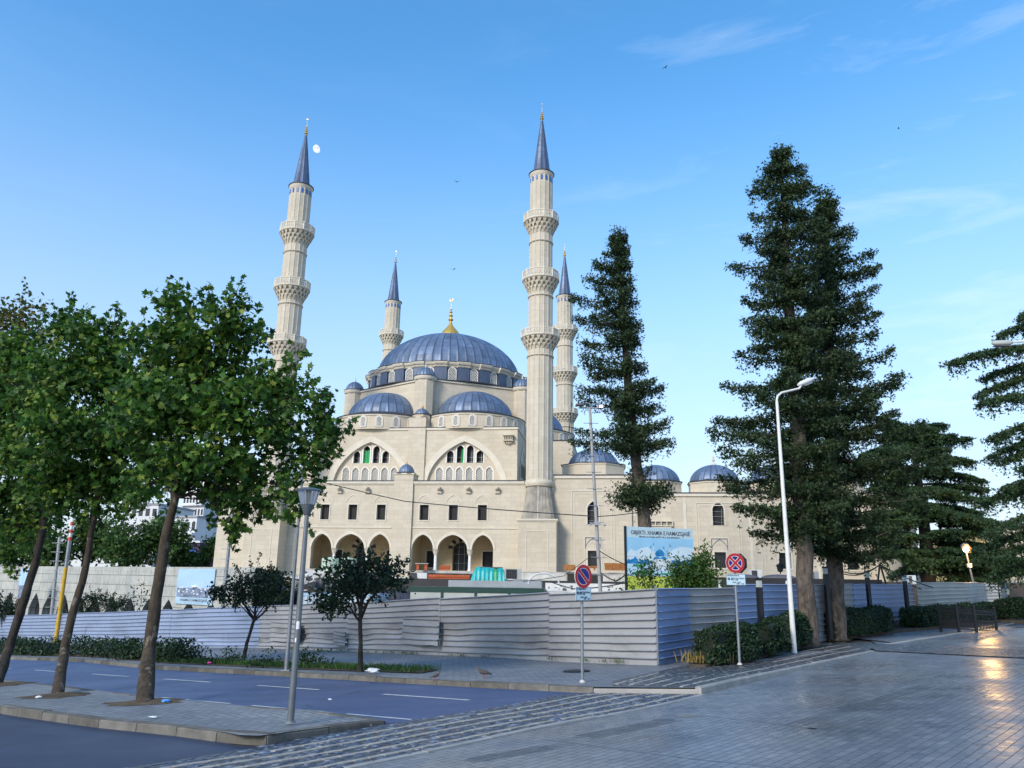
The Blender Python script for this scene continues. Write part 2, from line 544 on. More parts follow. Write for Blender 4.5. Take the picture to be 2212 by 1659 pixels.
M['leaf_hedge'] = leafmat('hedge leaves', (0.008, 0.024, 0.010), (0.028, 0.062, 0.022), None, 0.15)
M['leaf_bush'] = leafmat('bush leaves', (0.03, 0.09, 0.015), (0.10, 0.21, 0.035), (0.2, 0.16, 0.05), 0.4)
M['leaf_bright'] = leafmat('bright shrub leaves', (0.12, 0.2, 0.03), (0.3, 0.38, 0.08), None, 0.4)
M['grass'] = leafmat('grass blades', (0.02, 0.07, 0.012), (0.06, 0.15, 0.03), (0.12, 0.13, 0.04), 0.3)
M['straw'] = leafmat('dry grass', (0.16, 0.12, 0.04), (0.36, 0.27, 0.09), None, 0.3)
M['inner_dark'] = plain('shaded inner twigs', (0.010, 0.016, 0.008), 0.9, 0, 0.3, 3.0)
M['soil'] = plain('dry soil', (0.11, 0.085, 0.06), 0.95, 0, 0.35, 3.0, 0.5, 0.1)
M['red_sign'] = plain('red sign enamel', (0.42, 0.012, 0.02), 0.35, 0, 0.06, 4.0)
M['blue_sign'] = plain('blue sign enamel', (0.012, 0.012, 0.16), 0.35, 0, 0.06, 4.0)
M['plate'] = plain('pale blue sign plate', (0.50, 0.66, 0.72), 0.4, 0, 0.05, 4.0)
M['ink'] = plain('dark blue lettering', (0.015, 0.02, 0.06), 0.5, 0, 0.1, 4.0)
M['orange_brick'] = None
M['wood'] = plain('orange varnished wood', (0.36, 0.14, 0.035), 0.5, 0, 0.35, 5.0, 0.2)
M['tarp'] = plain('turquoise tarpaulin', (0.02, 0.38, 0.38), 0.42, 0, 0.3, 2.0, 0.3)
M['tarp_green'] = plain('green tarpaulin', (0.03, 0.32, 0.13), 0.45, 0, 0.3, 2.0, 0.3)
M['tarp_blue'] = plain('dark blue sheet', (0.02, 0.03, 0.06), 0.5, 0, 0.4, 1.0, 0.3)
M['cont_green'] = plain('dark green steel', (0.008, 0.045, 0.035), 0.45, 0, 0.2, 2.0)
M['cont_panel'] = plain('pale cabin panel', (0.42, 0.44, 0.40), 0.6, 0, 0.12, 1.0)
M['cont_white'] = plain('white cabin panel', (0.66, 0.67, 0.66), 0.55, 0, 0.12, 1.0)
M['cont_grey'] = plain('grey cabin panel', (0.30, 0.33, 0.35), 0.55, 0, 0.15, 1.0)
M['cont_blue'] = plain('light blue steel', (0.40, 0.55, 0.66), 0.5, 0.1, 0.2, 1.5)
M['tank'] = plain('pale green tank', (0.42, 0.52, 0.40), 0.5, 0, 0.08, 1.0)
M['formwork'] = plain('grey formwork panel', (0.10, 0.10, 0.115), 0.6, 0.1, 0.3, 1.5)
M['conc_white'] = plain('pale rendered concrete', (0.50, 0.49, 0.45), 0.85, 0, 0.2, 1.2, 0.3)
M['conc_slab'] = plain('broken concrete', (0.40, 0.385, 0.35), 0.9, 0, 0.25, 2.0, 0.4)
M['yellow_pole'] = plain('yellow paint', (0.55, 0.32, 0.02), 0.5, 0, 0.25, 3.0)
M['red_pole'] = plain('red paint', (0.5, 0.08, 0.03), 0.5, 0, 0.2, 3.0)
M['rubber'] = plain('cable', (0.02, 0.02, 0.022), 0.6, 0, 0.2, 3.0)
M['yellow_wall'] = plain('yellow render', (0.62, 0.47, 0.2), 0.8, 0, 0.12, 0.7, 0.2)
M['cream_wall'] = plain('pale render', (0.62, 0.55, 0.40), 0.8, 0, 0.1, 0.7, 0.2)
M['block_white'] = plain('white apartment render', (0.62, 0.63, 0.64), 0.8, 0, 0.08, 0.3)
M['block_grey'] = plain('grey apartment band', (0.28, 0.30, 0.32), 0.7, 0, 0.15, 0.3)
M['purple_wall'] = plain('purple render', (0.09, 0.035, 0.13), 0.8, 0, 0.1, 0.5)
M['pigeon'] = plain('grey brown feathers', (0.10, 0.085, 0.075), 0.7, 0, 0.4, 20.0)
M['plastic_blue'] = plain('blue plastic', (0.08, 0.3, 0.75), 0.3, 0, 0.2, 10.0)
M['paper'] = plain('white litter', (0.75, 0.75, 0.75), 0.6, 0, 0.1, 10.0)
M['pink'] = plain('pink litter', (0.7, 0.05, 0.3), 0.5, 0, 0.1, 10.0)
M['lampglass'] = glass('lamp glass')

def m_pole_white():
    t = NT('flaking white paint')
    s = t.new('SeparateXYZ'); t.link(t.co, s.inputs[0])
    low = t.ramp(s.outputs[2], [(0.0, 0.62), (1.0, 0.62)])
    n = t.noise(9, 6, 0.7)
    c = t.ramp(n, [(0.30, (0.2, 0.2, 0.19)), (0.36, (0.66, 0.65, 0.60)), (0.7, (0.74, 0.73, 0.68))])
    return t.set(c, 0.55, 0, 0.4)
M['pole_white'] = m_pole_white()

def m_bricks():
    t = NT('orange hollow bricks')
    b = t.new('TexBrick', Scale=1.0)
    b.inputs['Brick Width'].default_value = 0.3; b.inputs['Row Height'].default_value = 0.14; b.inputs['Mortar Size'].default_value = 0.012
    b.inputs['Color1'].default_value = (0.52, 0.13, 0.05, 1); b.inputs['Color2'].default_value = (0.40, 0.09, 0.035, 1); b.inputs['Mortar'].default_value = (0.12, 0.05, 0.03, 1)
    t.link(uv_from_xy(t), b.inputs['Vector'])
    return t.set(b.outputs['Color'], 0.85, 0, 0.2)
M['orange_brick'] = m_bricks()

def m_asphalt(name, col, wear):
    t = NT(name)
    c = t.ramp(t.noise(120, 2, 0.5), [(0.3, tuple(q * 0.72 for q in col)), (0.7, tuple(q * 1.28 for q in col))])
    big = t.ramp(t.noise(0.5, 6, 0.6, t.mapping((1, 1, 1), (0, 0, rad(40)))), [(0.3, (0.8, 0.8, 0.82)), (0.7, (1.15, 1.13, 1.1))])
    c = t.mix(c, big, 1.0, 'MULTIPLY')
    tr = t.ramp(t.noise(0.9, 3, 0.5, t.mapping((0.12, 1.6, 1), (0, 0, rad(40)))), [(0.35, (0.85, 0.85, 0.87)), (0.65, (1.1, 1.1, 1.08))])
    c = t.mix(c, tr, wear, 'MULTIPLY')
    w = t.new('TexNoise', Scale=1.5, Detail=4.0); t.link(t.co, w.inputs['Vector'])
    v2 = t.new('VectorMath', operation='MULTIPLY_ADD'); t.link(w.outputs['Color'], v2.inputs[0]); v2.inputs[1].default_value = (.6, .6, 0); t.link(t.co, v2.inputs[2])
    vo = t.new('TexVoronoi', Scale=0.33); vo.feature = 'DISTANCE_TO_EDGE'; t.link(v2.outputs[0], vo.inputs['Vector'])
    cr = t.ramp(vo.outputs['Distance'], [(0.0, (.45, .45, .45)), (.012, (1, 1, 1))])
    c = t.mix(c, t.mix((1, 1, 1), cr, t.ramp(t.noise(.35, 3), [(.45, 0.0), (.6, .9)])), 1.0, 'MULTIPLY')
    oil = t.ramp(t.noise(1.1, 5, .6, t.mapping((.5, 1.3, 1), (0, 0, rad(40)), (7, 3, 0))), [(.60, (1, 1, 1)), (.74, (.66, .66, .68))])
    c = t.mix(c, oil, .8, 'MULTIPLY')
    dust = t.ramp(t.noise(3.5, 6, .7), [(.6, 0.0), (.85, .35)])
    c = t.mix(c, tuple(q * 1.5 + .02 for q in col), dust)
    t.bump(t.noise(160, 2), 0.35, 0.006)
    return t.set(c, t.math('MULTIPLY_ADD', t.noise(0.8, 4), 0.25, 0.42), 0, 0.5)
M['asphalt'] = m_asphalt('street asphalt', (0.058, 0.088, 0.180), 0.8)
M['asphalt_dark'] = m_asphalt('side road asphalt', (0.034, 0.050, 0.092), 0.5)
M['ground'] = m_asphalt('bare ground', (0.10, 0.095, 0.085), 0.5)

def m_paving(name, c1, c2, mortar, bw, bh, ang, rough=(0.3, 0.25), spec=0.5, bumps=(0.5, 0.25), stain=0.6, mort=0.012):
    t = NT(name)
    uv = t.mapping((1, 1, 1), (0, 0, ang))
    wob = t.new('TexNoise', Scale=0.6, Detail=2.0)
    t.link(t.co, wob.inputs['Vector'])
    uv2 = t.new('VectorMath', operation='MULTIPLY_ADD')
    t.link(wob.outputs['Color'], uv2.inputs[0]); uv2.inputs[1].default_value = (0.05, 0.05, 0); t.link(uv, uv2.inputs[2])
    b = t.new('TexBrick', Scale=1.0)
    b.inputs['Brick Width'].default_value = bw; b.inputs['Row Height'].default_value = bh
    b.inputs['Mortar Size'].default_value = mort; b.inputs['Mortar Smooth'].default_value = 0.35; b.inputs['Bias'].default_value = 0.0
    b.inputs['Color1'].default_value = (*c1, 1); b.inputs['Color2'].default_value = (*c2, 1); b.inputs['Mortar'].default_value = (*mortar, 1)
    t.link(uv2.outputs[0], b.inputs['Vector'])
    st = t.ramp(t.noise(0.45, 7, 0.62), [(0.3, (0.62, 0.64, 0.68)), (0.55, (1, 1, 1)), (0.75, (1.25, 1.18, 1.05))])
    c = t.mix(b.outputs['Color'], st, stain, 'MULTIPLY')
    fn = t.ramp(t.noise(14, 5, 0.65), [(0.3, (0.75, 0.75, 0.76)), (0.7, (1.12, 1.12, 1.1))])
    dk = t.ramp(t.noise(1.6, 6, 0.7, t.mapping((0.35, 1.2, 1), (0, 0, ang + rad(90)))), [(0.55, (1, 1, 1)), (0.75, (0.55, 0.56, 0.6))])
    c = t.mix(c, dk, stain, 'MULTIPLY')
    c = t.mix(c, fn, 0.8, 'MULTIPLY')
    r = t.ramp(t.noise(0.35, 6, 0.62), [(0.3, rough[0]), (0.72, rough[0] + rough[1])])
    r = t.math('ADD', r, t.math('MULTIPLY_ADD', t.noise(7, 4, .6), 0.24, -0.10))
    r = t.math('ADD', r, t.math('MULTIPLY', b.outputs['Fac'], 0.3))
    t.bump(b.outputs['Fac'], -bumps[0], 0.02)
    t.bump(t.noise(2.6, 4, 0.55), bumps[1], 0.05)
    t.bump(t.noise(30, 3), 0.08, 0.01)
    return t.set(c, r, 0, spec)
STRIPA = math.atan2(5.75, 5.2)      # direction of the cobble strip
M['plaza'] = m_paving('worn plaza slabs', (0.245, 0.258, 0.268), (0.165, 0.185, 0.208), (0.07, 0.08, 0.095), 0.31, 0.115, -rad(48), (0.14, 0.34), 0.65, (0.40, 0.3), 1.0, 0.007)
M['pavers'] = m_paving('small concrete pavers', (0.26, 0.268, 0.275), (0.19, 0.20, 0.215), (0.08, 0.085, 0.09), 0.24, 0.12, rad(41), (0.45, 0.2), 0.4, (0.4, 0.12), 0.7, 0.008)
def m_kerb():
    t = NT('concrete kerb')
    g = t.new('NewGeometry')
    c = t.ramp(g.outputs['Random Per Island'], [(0.0, (.10, .093, .08)), (.6, (.155, .145, .125)), (1.0, (.20, .19, .17))])
    n = t.ramp(t.noise(3.2, 6, .65), [(.3, (.6, .6, .6)), (.65, (1.1, 1.1, 1.08))])
    t.bump(t.noise(12, 5, .6), .5, .02)
    return t.set(t.mix(c, n, 1.0, 'MULTIPLY'), .82, 0, .3)
M['kerb'] = m_kerb()
M['kerb_pale'] = plain('pale stone kerb', (0.32, 0.305, 0.28), 0.6, 0, 0.2, 2.5, 0.2, 0.4)
M['line_stone'] = plain('pale line stone', (0.33, 0.31, 0.27), 0.6, 0, 0.25, 4.0, 0.2, 0.4)
M['line_paint'] = plain('worn white line', (0.52, 0.53, 0.54), 0.6, 0, 0.25, 6.0, 0.1)

def m_cobble(name, c1, c2, sc=9.0):
    t = NT(name)
    v = t.new('TexVoronoi', Scale=sc)
    v.inputs['Randomness'].default_value = 0.8
    t.link(t.mapping((1, 0.62, 1), (0, 0, -STRIPA)), v.inputs['Vector'])
    s = t.new('SeparateColor'); t.link(v.outputs['Color'], s.inputs[0])
    c = t.ramp(s.outputs[0], [(0.0, c1), (0.75, c2), (1.0, tuple(q * 2.0 for q in c2))])
    e = t.ramp(v.outputs['Distance'], [(0.25, (1, 1, 1)), (0.62, (0.3, 0.3, 0.32))])
    c = t.mix(c, e, 1.0, 'MULTIPLY')
    t.bump(t.ramp(v.outputs['Distance'], [(0.0, 1.0), (0.7, 0.0)]), 0.8, 0.04)
    return t.set(c, 0.38, 0, 0.5)
M['cobble'] = m_cobble('river cobbles', (0.04, 0.05, 0.075), (0.13, 0.15, 0.19))
M['cobble_grey'] = m_cobble('grey cobbles', (0.09, 0.092, 0.095), (0.17, 0.17, 0.165), 11.0)

def m_sheet(name, c, dirt):
    """painted corrugated sheet: scuffs, grime that gathers low on the sheet, mud splashes"""
    t = NT(name)
    n = t.ramp(t.noise(0.9, 6, 0.6), [(0.3, tuple(q * 0.9 for q in c)), (0.7, tuple(min(1, q * 1.07) for q in c))])
    st = t.ramp(t.noise(0.8, 6, 0.65, t.mapping((0.6, 0.6, 1.6))), [(0.52, (1, 1, 1)), (0.78, dirt)])
    cc = t.mix(n, st, 0.75, 'MULTIPLY')
    run = t.ramp(t.noise(1.6, 5, 0.65, t.mapping((3, 3, 0.3))), [(0.55, (1, 1, 1)), (0.8, (0.74, 0.72, 0.68))])
    cc = t.mix(cc, run, 0.5, 'MULTIPLY')
    sp = t.ramp(t.noise(14, 4, 0.6), [(0.68, (1, 1, 1)), (0.74, (0.66, 0.62, 0.56))])
    cc = t.mix(cc, sp, 0.5, 'MULTIPLY')
    return t.set(cc, t.math('MULTIPLY_ADD', t.noise(3, 4), 0.2, 0.42), 0.1, 0.4)
M['sheet'] = m_sheet('blue grey sheet', (0.335, 0.34, 0.35), (0.42, 0.39, 0.34))
M['sheet_blue'] = m_sheet('blue sheet', (0.26, 0.345, 0.53), (0.6, 0.58, 0.54))
M['sheet_pale'] = m_sheet('pale blue sheet', (0.28, 0.345, 0.475), (0.5, 0.58, 0.52))
M['sheet_white'] = m_sheet('off white sheet', (0.50, 0.51, 0.49), (0.65, 0.62, 0.56))

def m_podium():
    t = NT('pale precast panels')
    b = t.new('TexBrick', Scale=1.0)
    b.inputs['Brick Width'].default_value = 2.6; b.inputs['Row Height'].default_value = 0.72; b.inputs['Mortar Size'].default_value = 0.025
    b.inputs['Color1'].default_value = (0.50, 0.50, 0.46, 1); b.inputs['Color2'].default_value = (0.43, 0.44, 0.42, 1); b.inputs['Mortar'].default_value = (0.2, 0.2, 0.18, 1)
    t.link(uv_from_xy(t), b.inputs['Vector'])
    st = t.ramp(t.noise(0.8, 7, 0.7), [(0.35, (0.72, 0.74, 0.74)), (0.65, (1.08, 1.06, 1.0))])
    c = t.mix(b.outputs['Color'], st, 0.9, 'MULTIPLY')
    run = t.ramp(t.noise(2.4, 5, 0.7, t.mapping((2, 2, 0.3))), [(0.5, (1, 1, 1)), (0.72, (0.55, 0.52, 0.45))])
    c = t.mix(c, run, 0.7, 'MULTIPLY')
    t.bump(t.noise(4, 5), 0.25, 0.03)
    return t.set(c, 0.85, 0, 0.3)
M['podium'] = m_podium()
# ------------------------------------------------------------------ mosque
mosque = thing('mosque', 'large cream stone mosque with blue grey lead domes behind the corrugated fence', 'mosque', MO, -TH)
def part(name, mb, mat, parent=None, loc=None, rz=0.0, smooth=False, merge=0.0, label=None):
    o = mb.build(name, mat, parent or mosque, smooth, merge)
    if loc is not None: o.location = loc
    if rz: o.rotation_euler = (0, 0, rz)
    if label: o['label'] = label
    return o
def share(name, src, parent, loc, rz=0.0, kid=None):
    o = link(bpy.data.objects.new(name, src.data)); o.parent = parent; o.location = loc; o.rotation_euler = (0, 0, rz)
    return o

def rib_mod(period, amp):
    return lambda j, n: 1 + (amp if j % period == 0 else 0)
def dome_profile(r, z0, h, n=14, power=1.0, r_end=0.0, sharp=0.0):
    pr = []
    for i in range(n + 1):
        a = PI / 2 * i / n
        k = math.cos(a)
        z = math.sin(a)
        pr.append((max(r * k, 0.001), z0 + h * ((1 - sharp) * z + sharp * (1 - k))))
    return pr
def ribbed_dome(name, r, h, ribs, mat, parent, loc, amp=0.012, half=None, sharp=0.06, z0=0.0, n=14):
    mb = MB()
    per = 6
    # narrow raised seams: three vertices per seam
    pr = dome_profile(r, z0, h, n, sharp=sharp)
    nn = ribs * per
    mb.lathe(pr, nn, mod=rib_mod(per, amp))
    o = part(name, mb, mat, parent, loc, smooth=30)
    return o
def finial(name, h, r, parent, loc, mat='gold', crescent=True, base=None):
    mb = MB()
    pr = [(0.30 * r if base is None else base, 0)]
    if base: pr += [(base * 0.92, h * 0.07), (base * 0.72, h * 0.16), (base * 0.40, h * 0.25), (base * 0.2, h * 0.32), (r * 0.5, h * 0.39)]
    z = h * (0.40 if base else 0.04)
    pr.append((r * 0.35, z))
    for k, q in enumerate((1.0, 0.82, 0.62, 0.45)):
        s = h * (0.115 if base else 0.155) * (0.9 - 0.12 * k)
        pr += [(r * 0.35 * q, z + s * 0.1), (r * q * 0.9, z + s * 0.3), (r * q, z + s * 0.45), (r * q * 0.85, z + s * 0.62), (r * 0.33 * q, z + s * 0.85)]
        z += s
    pr += [(r * 0.10, z + h * 0.03), (r * 0.06, h * 0.9 if not crescent else h * 0.84), (0.001, h if not crescent else h * 0.87)]
    mb.lathe(pr, 14)
    if crescent:
        c = h * 0.91; R = h * 0.035
        pts = [(math.sin(a) * R, 0, c + 0.02 * h - math.cos(a) * R * 1.1) for a in [rad(d) for d in range(-140, 141, 20)]]
        mb.tube(pts, [R * 0.10 + R * 0.24 * math.cos(rad(d) / 1.6) for d in range(-140, 141, 20)], 6)
    return part(name, mb, M[mat], parent, loc, smooth=40)

# lattice windows, built once per size and shared
_lat = {}
def lattice_window(w, h, hs, parent, loc, rz=0.0, cells=5, name='window'):
    key = (w, h, hs)
    if key not in _lat:
        out = arch(w, 0, hs, h, n=7, sharp=0.22)
        mb = MB(); mb.prism(out, 0.06, 0.07, 'y')
        pane = mb.build(name, M['dark'], parent)
        lb = MB()
        def top(x):
            k = min(1, abs(x) / (w / 2)); return hs + (h - hs) * (0.78 * math.sqrt(1 - k * k) + 0.22 * (1 - k))
        def inside(x, z): return abs(x) < w / 2 and 0 < z < top(x)
        st = w / cells
        for sgn in (-1, 1):
            i = -40
            while i < 40:
                x0 = i * st
                seg = []
                for q in range(0, 121):
                    z = h * q / 120
                    x = x0 + sgn * z * 0.62
                    if inside(x, z): seg.append((x, z))
                if len(seg) > 3:
                    lb.bar((seg[0][0], 0.02, seg[0][1]), (seg[-1][0], 0.02, seg[-1][1]), 0.19 * w / cells, 0.03, (0, 1, 0))
                i += 1
        inn = arch(w - 0.12 * w, 0.05 * w, hs, h - 0.09 * w, n=7, sharp=0.22)
        lb.band(inn, out, 0.05, -0.02)
        lb.box(-w / 2, w / 2, -0.03, 0.05, -0.03, 0.06 * w)
        lat = lb.build('lattice', M['white_lattice'], pane)
        pane.location = loc; pane.rotation_euler = (0, 0, rz)
        _lat[key] = (pane, lat)
        return pane
    p0, l0 = _lat[key]
    p = share(name, p0, parent, loc, rz)
    share('lattice', l0, p, (0, 0, 0))
    return p

def oct_pts(r, n=8, c=(0, 0), a0=None):
    a0 = PI / n if a0 is None else a0
    return [(c[0] + r * math.cos(a0 + 2 * PI * k / n), c[1] + r * math.sin(a0 + 2 * PI * k / n)) for k in range(n)]

FY = 0.1       # plane of the front portico wall
UY = 4.3       # plane of the tall front wall with the two great arches
# --- portico wall with arcade and windows
bays = [(1.06, 3.06), (3.50, 6.28), (6.71, 8.70)]
holes, arcs = [], []
for sgn in (1, -1):                     # three arches open into one another: only columns stand between them
    o = []
    for k, (a, b) in enumerate(bays if sgn > 0 else [(-b, -a) for a, b in bays[::-1]]):
        c = arch(b - a, 0.86, 2.78, 4.10, (a + b) / 2, 9, 0.16)
        o += (c[:1] if k == 0 else []) + c[1:-1] + (c[-1:] if k == 2 else [])
        arcs.append((a, b))
    holes.append(o)
wins = []
for sgn in (1, -1):
    for cx in (2.08, 4.86, 7.60):
        x = cx * sgn
        wins.append(x); holes.append(rect(x - 0.43, x + 0.43, 5.42, 6.84))
mb = MB()
outer = rect(-11.2, 11.2, 0.2, 9.12)
mb.wall(outer, holes, FY, 0.55)
# roof behind the cornice and the back of the parapet
mb.quad((-13.3, FY, 9.12), (13.3, FY, 9.12), (13.3, UY, 9.5), (-13.3, UY, 9.5))
mb.box(-13.4, -11.2, FY + 0.004, FY + 0.6, 0.2, 9.12); mb.box(11.2, 13.4, FY + 0.004, FY + 0.6, 0.2, 9.12)
part('portico_wall', mb, M['stone'])
mb = MB()
mb.box(-11.5, 11.5, FY - 0.16, FY - 0.002, 8.86, 9.04); mb.box(-11.5, 11.5, FY - 0.10, FY - 0.002, 8.74, 8.86)
for s in (-1, 1):
    x0, x1 = sorted((s * 0.98, s * 11.0)); mb.box(x0, x1, FY - 0.07, FY - 0.002, 4.66, 4.76)
part('cornice', mb, M['stone_trim'])
mb = MB(); mb.box(-11.52, 11.52, FY - 0.2, FY + 0.3, 9.045, 9.13); mb.box(-10.35, 10.35, UY - 0.13, UY + 0.3, 15.005, 15.07)
part('lead_flashing', mb, M['lead_edge'])
for x0, x1 in arcs:
    c = (x0 + x1) / 2
    mb = MB()
    mb.band(arch(x1 - x0, 2.78, 2.78, 4.10, c, 9, 0.16)[1:-1], arch(x1 - x0 + 0.42, 2.78, 2.78, 4.38, c, 9, 0.2)[1:-1], FY - 0.002, FY - 0.05)
    part('archivolt', mb, M['stone_trim'])
for x in wins:
    mb = MB()
    mb.band(arch(1.30, 7.05, 7.15, 7.74, x, 8, 0.5), arch(1.46, 7.05, 7.15, 7.86, x, 8, 0.5), FY - 0.002, FY - 0.04)
    part('blind_arch', mb, M['stone_trim'])
for x in wins:
    mb = MB(); mb.box(-0.43, 0.43, 0.0, 0.02, 0, 1.42)
    w = part('window', mb, M['dark'], loc=(x, FY + 0.42, 5.42))
    mb = MB()
    for k in range(1, 5): mb.box(-0.43 + k * 0.172 - 0.012, -0.43 + k * 0.172 + 0.012, -0.1, -0.076, 0, 1.42)
    for k in range(1, 7): mb.box(-0.43, 0.43, -0.104, -0.08, k * 0.203 - 0.012, k * 0.203 + 0.012)
    part('grille', mb, M['iron'], w)
    mb = MB(); mb.band([(-.43, 0), (-.43, 1.42), (.43, 1.42), (.43, 0)], [(-.53, -.1), (-.53, 1.52), (.53, 1.52), (.53, -.1)], -.422, -.47, True)
    part('frame', mb, M['stone_trim'], w)
# arcade floor, back wall, ceiling
mb = MB()
mb.box(-9.4, 9.4, FY - 0.3, UY, 0.62, 0.86)
part('arcade_floor', mb, M['conc_slab'])
mb = MB(); mb.box(-9.2, -0.95, FY - 0.32, FY + 0.2, 0.0, 0.60); mb.box(0.98, 9.2, FY - 0.32, FY + 0.2, 0.0, 0.60)
part('black_plinth', mb, M['membrane'], label='black waterproofed plinth under the arcade')
door_holes, inner_wins = [], []
for s in (-1, 1):
    door_holes.append(arch(1.55, 0.87, 3.0, 3.62, 4.86 * s, 8, 0.1))
    for cx in (2.0, 7.55): inner_wins.append(cx * s)
mb = MB()
ih = door_holes + [rect(x - .5, x + .5, 1.2, 2.76) for x in inner_wins]
mb.wall(rect(-9.6, 9.6, 0.7, 4.6), ih, UY - 0.2, 0.7)
mb.quad((-9.6, FY + 0.55, 4.5), (9.6, FY + 0.55, 4.5), (9.6, UY, 4.5), (-9.6, UY, 4.5))
for x in (-9.3, 9.2): mb.quad((x, FY + 0.5, 0.87), (x, UY, 0.87), (x, UY, 4.6), (x, FY + 0.5, 4.6))
for s in (-1, 1): mb.box(s * 0.96, s * 0.9, FY + 0.5, UY, 0.87, 4.6)
part('inner_wall', mb, M['stone_warm'])
mb = MB(); mb.box(-9.6, 9.6, FY + 0.60, FY + 3.9, 4.42, 4.49)
part('arcade_ceiling', mb, M['stone_warm'])
for s in (-1, 1):
    mb = MB(); mb.box(-0.9, 0.9, 0, 0.05, 0, 3.0)
    d = part('doorway', mb, M['dark'], loc=(4.86 * s, UY + 0.45, 0.87))
    mb = MB()
    for x in (-0.25, 0.3): mb.box(x - .02, x + .02, -0.12, -0.08, 0, 2.9)
    for z in (0.75, 1.6, 2.3): mb.box(-0.77, 0.77, -0.12, -0.08, z, z + 0.03)
    part('scaffold_rail', mb, M['galv'], d)
    for k in range(9):                                   # black and white arch stones
        mb = MB()
        a0, a1 = PI * k / 9, PI * (k + 1) / 9
        pts = [(math.cos(a) * r, math.sin(a) * r * 0.82) for a, r in ((a0, 0.78), (a0, 1.22), (a1, 1.22), (a1, 0.78))]
        mb.prism(pts, -0.08, 0.0, 'y')
        part('arch_stone', mb, M['stone_trim' if k % 2 else 'black'], d, loc=(0, -0.66, 2.13))
for x in inner_wins:
    mb = MB(); mb.box(-0.5, 0.5, 0, 0.04, 0, 1.56)
    w = part('window', mb, M['dark'], loc=(x, UY + 0.1, 1.2))
    mb = MB()
    for k in range(1, 6): mb.box(-0.5 + k * 0.167 - .01, -0.5 + k * 0.167 + .01, -0.1, -0.08, 0, 1.56)
    for k in range(1, 8): mb.box(-0.5, 0.5, -0.103, -0.083, k * 0.195 - .01, k * 0.195 + .01)
    part('grille', mb, M['iron'], w)
    mb = MB(); mb.band([(-.5, 0), (-.5, 1.56), (.5, 1.56), (.5, 0)], [(-.64, -.14), (-.64, 1.7), (.64, 1.7), (.64, -.14)], -0.31, -0.36, True)
    part('frame', mb, M['stone_trim'], w)
# columns
def column(x):
    mb = MB()
    mb.lathe([(0.21, 0.0), (0.21, 0.06), (0.17, 0.10), (0.155, 0.16), (0.15, 0.2), (0.135, 1.32), (0.135, 1.36)], 16)
    c = part('column', mb, M['white_paint'], loc=(x, FY + 0.27, 0.86), smooth=40)
    mb = MB()
    mb.lathe([(0.15, 1.34), (0.16, 1.38), (0.14, 1.42), (0.2, 1.62), (0.25, 1.80), (0.30, 1.86)], 8, a0=PI / 8)
    mb.box(-0.24, 0.24, -0.27, 0.27, 1.86, 1.918)
    for k in range(8):
        a = 2 * PI * k / 8
        mb.bar((math.cos(a) * .15, math.sin(a) * .15, 1.46), (math.cos(a) * .27, math.sin(a) * .27, 1.78), 0.05)
    part('capital', mb, M['stone_trim'], c)
    mb = MB(); mb.box(-0.27, 0.27, -0.29, 0.27, -0.62, -0.004)
    part('pedestal', mb, M['black'], c)
for s in (-1, 1):
    for x in (3.28, 6.495): column(x * s)
# water spouts
def spout(x):
    mb = MB()
    mb.box(-0.24, 0.24, -0.16, 0.0, 0.0, 0.28); mb.box(-0.20, 0.20, -0.3, 0.0, 0.28, 0.36)
    mb.box(-0.11, 0.11, -0.62, 0.0, 0.40, 0.58); mb.box(-0.26, 0.26, -0.34, 0.0, 0.36, 0.42)
    for k in (-1, 0, 1): mb.box(k * 0.15 - .035, k * 0.15 + .035, -0.2, -0.16, 0.02, 0.26)
    part('water_spout', mb, M['stone_carved'], loc=(x, FY - 0.003, 7.9))
for s in (-1, 1):
    for x in (3.5, 6.25, 9.0): spout(x * s)
# middle buttress of the portico with its small dome
mb = MB(); mb.box(-0.9, 0.95, FY - 0.22, FY + 0.7, 0.24, 9.12); mb.box(-0.9, 0.95, FY - 0.22, FY + 1.6, 9.14, 9.66)
part('buttress', mb, M['stone'])
mb = MB(); mb.box(-0.98, 1.03, FY - 0.30, FY + 1.6, 9.664, 9.80)
part('buttress_cap', mb, M['stone_trim'])
mb = MB(); mb.lathe([(0.86, 9.8), (0.86, 9.9), (0.9, 9.9), (0.9, 9.94)], 8, (0.02, 0.75), a0=PI / 8)
part('dome_base', mb, M['lead_edge'])
ribbed_dome('small_dome', 0.74, 0.86, 20, M['lead_small'], mosque, (0.02, 0.75, 9.92), 0.02)
finial('finial', 0.7, 0.09, mosque, (0.02, 0.75, 10.74), crescent=False)
for s in (-1, 1):                                            # little flashings on the cap
    mb = MB(); mb.prism([(-0.22, 0), (0, 0.1), (0.22, 0)], -0.12, 0.0, 'y')
    part('cap_flashing', mb, M['lead_edge'], loc=(s * 0.5 + 0.02, FY - 0.30, 9.80))

# --- the tall front wall: two great arches
gh = [arch(7.42, 9.0, 9.35, 13.60, 4.88 * s, 14, 0.30) for s in (-1, 1)]
mb = MB()
mb.wall(rect(-10.25, 10.25, 9.0, 15.0), gh, UY, 0.35)
mb.quad((10.25, UY, 9), (10.25, 31, 9), (10.25, 31, 15), (10.25, UY, 15)); mb.quad((-10.25, UY, 9), (-10.25, 31, 9), (-10.25, 31, 15), (-10.25, UY, 15))
mb.quad((-10.25, UY, 15), (10.25, UY, 15), (10.25, 31, 15), (-10.25, 31, 15)); mb.quad((-10.25, 31, 9), (10.25, 31, 9), (10.25, 31, 15), (-10.25, 31, 15))
part('front_wall', mb, M['stone'])
mb = MB(); mb.box(-10.33, 10.33, UY - 0.1, UY - 0.002, 14.78, 15.0); mb.box(10.252, 10.35, UY - 0.1, 31, 14.78, 15.0); mb.box(-10.35, -10.252, UY - 0.1, 31, 14.78, 15.0)
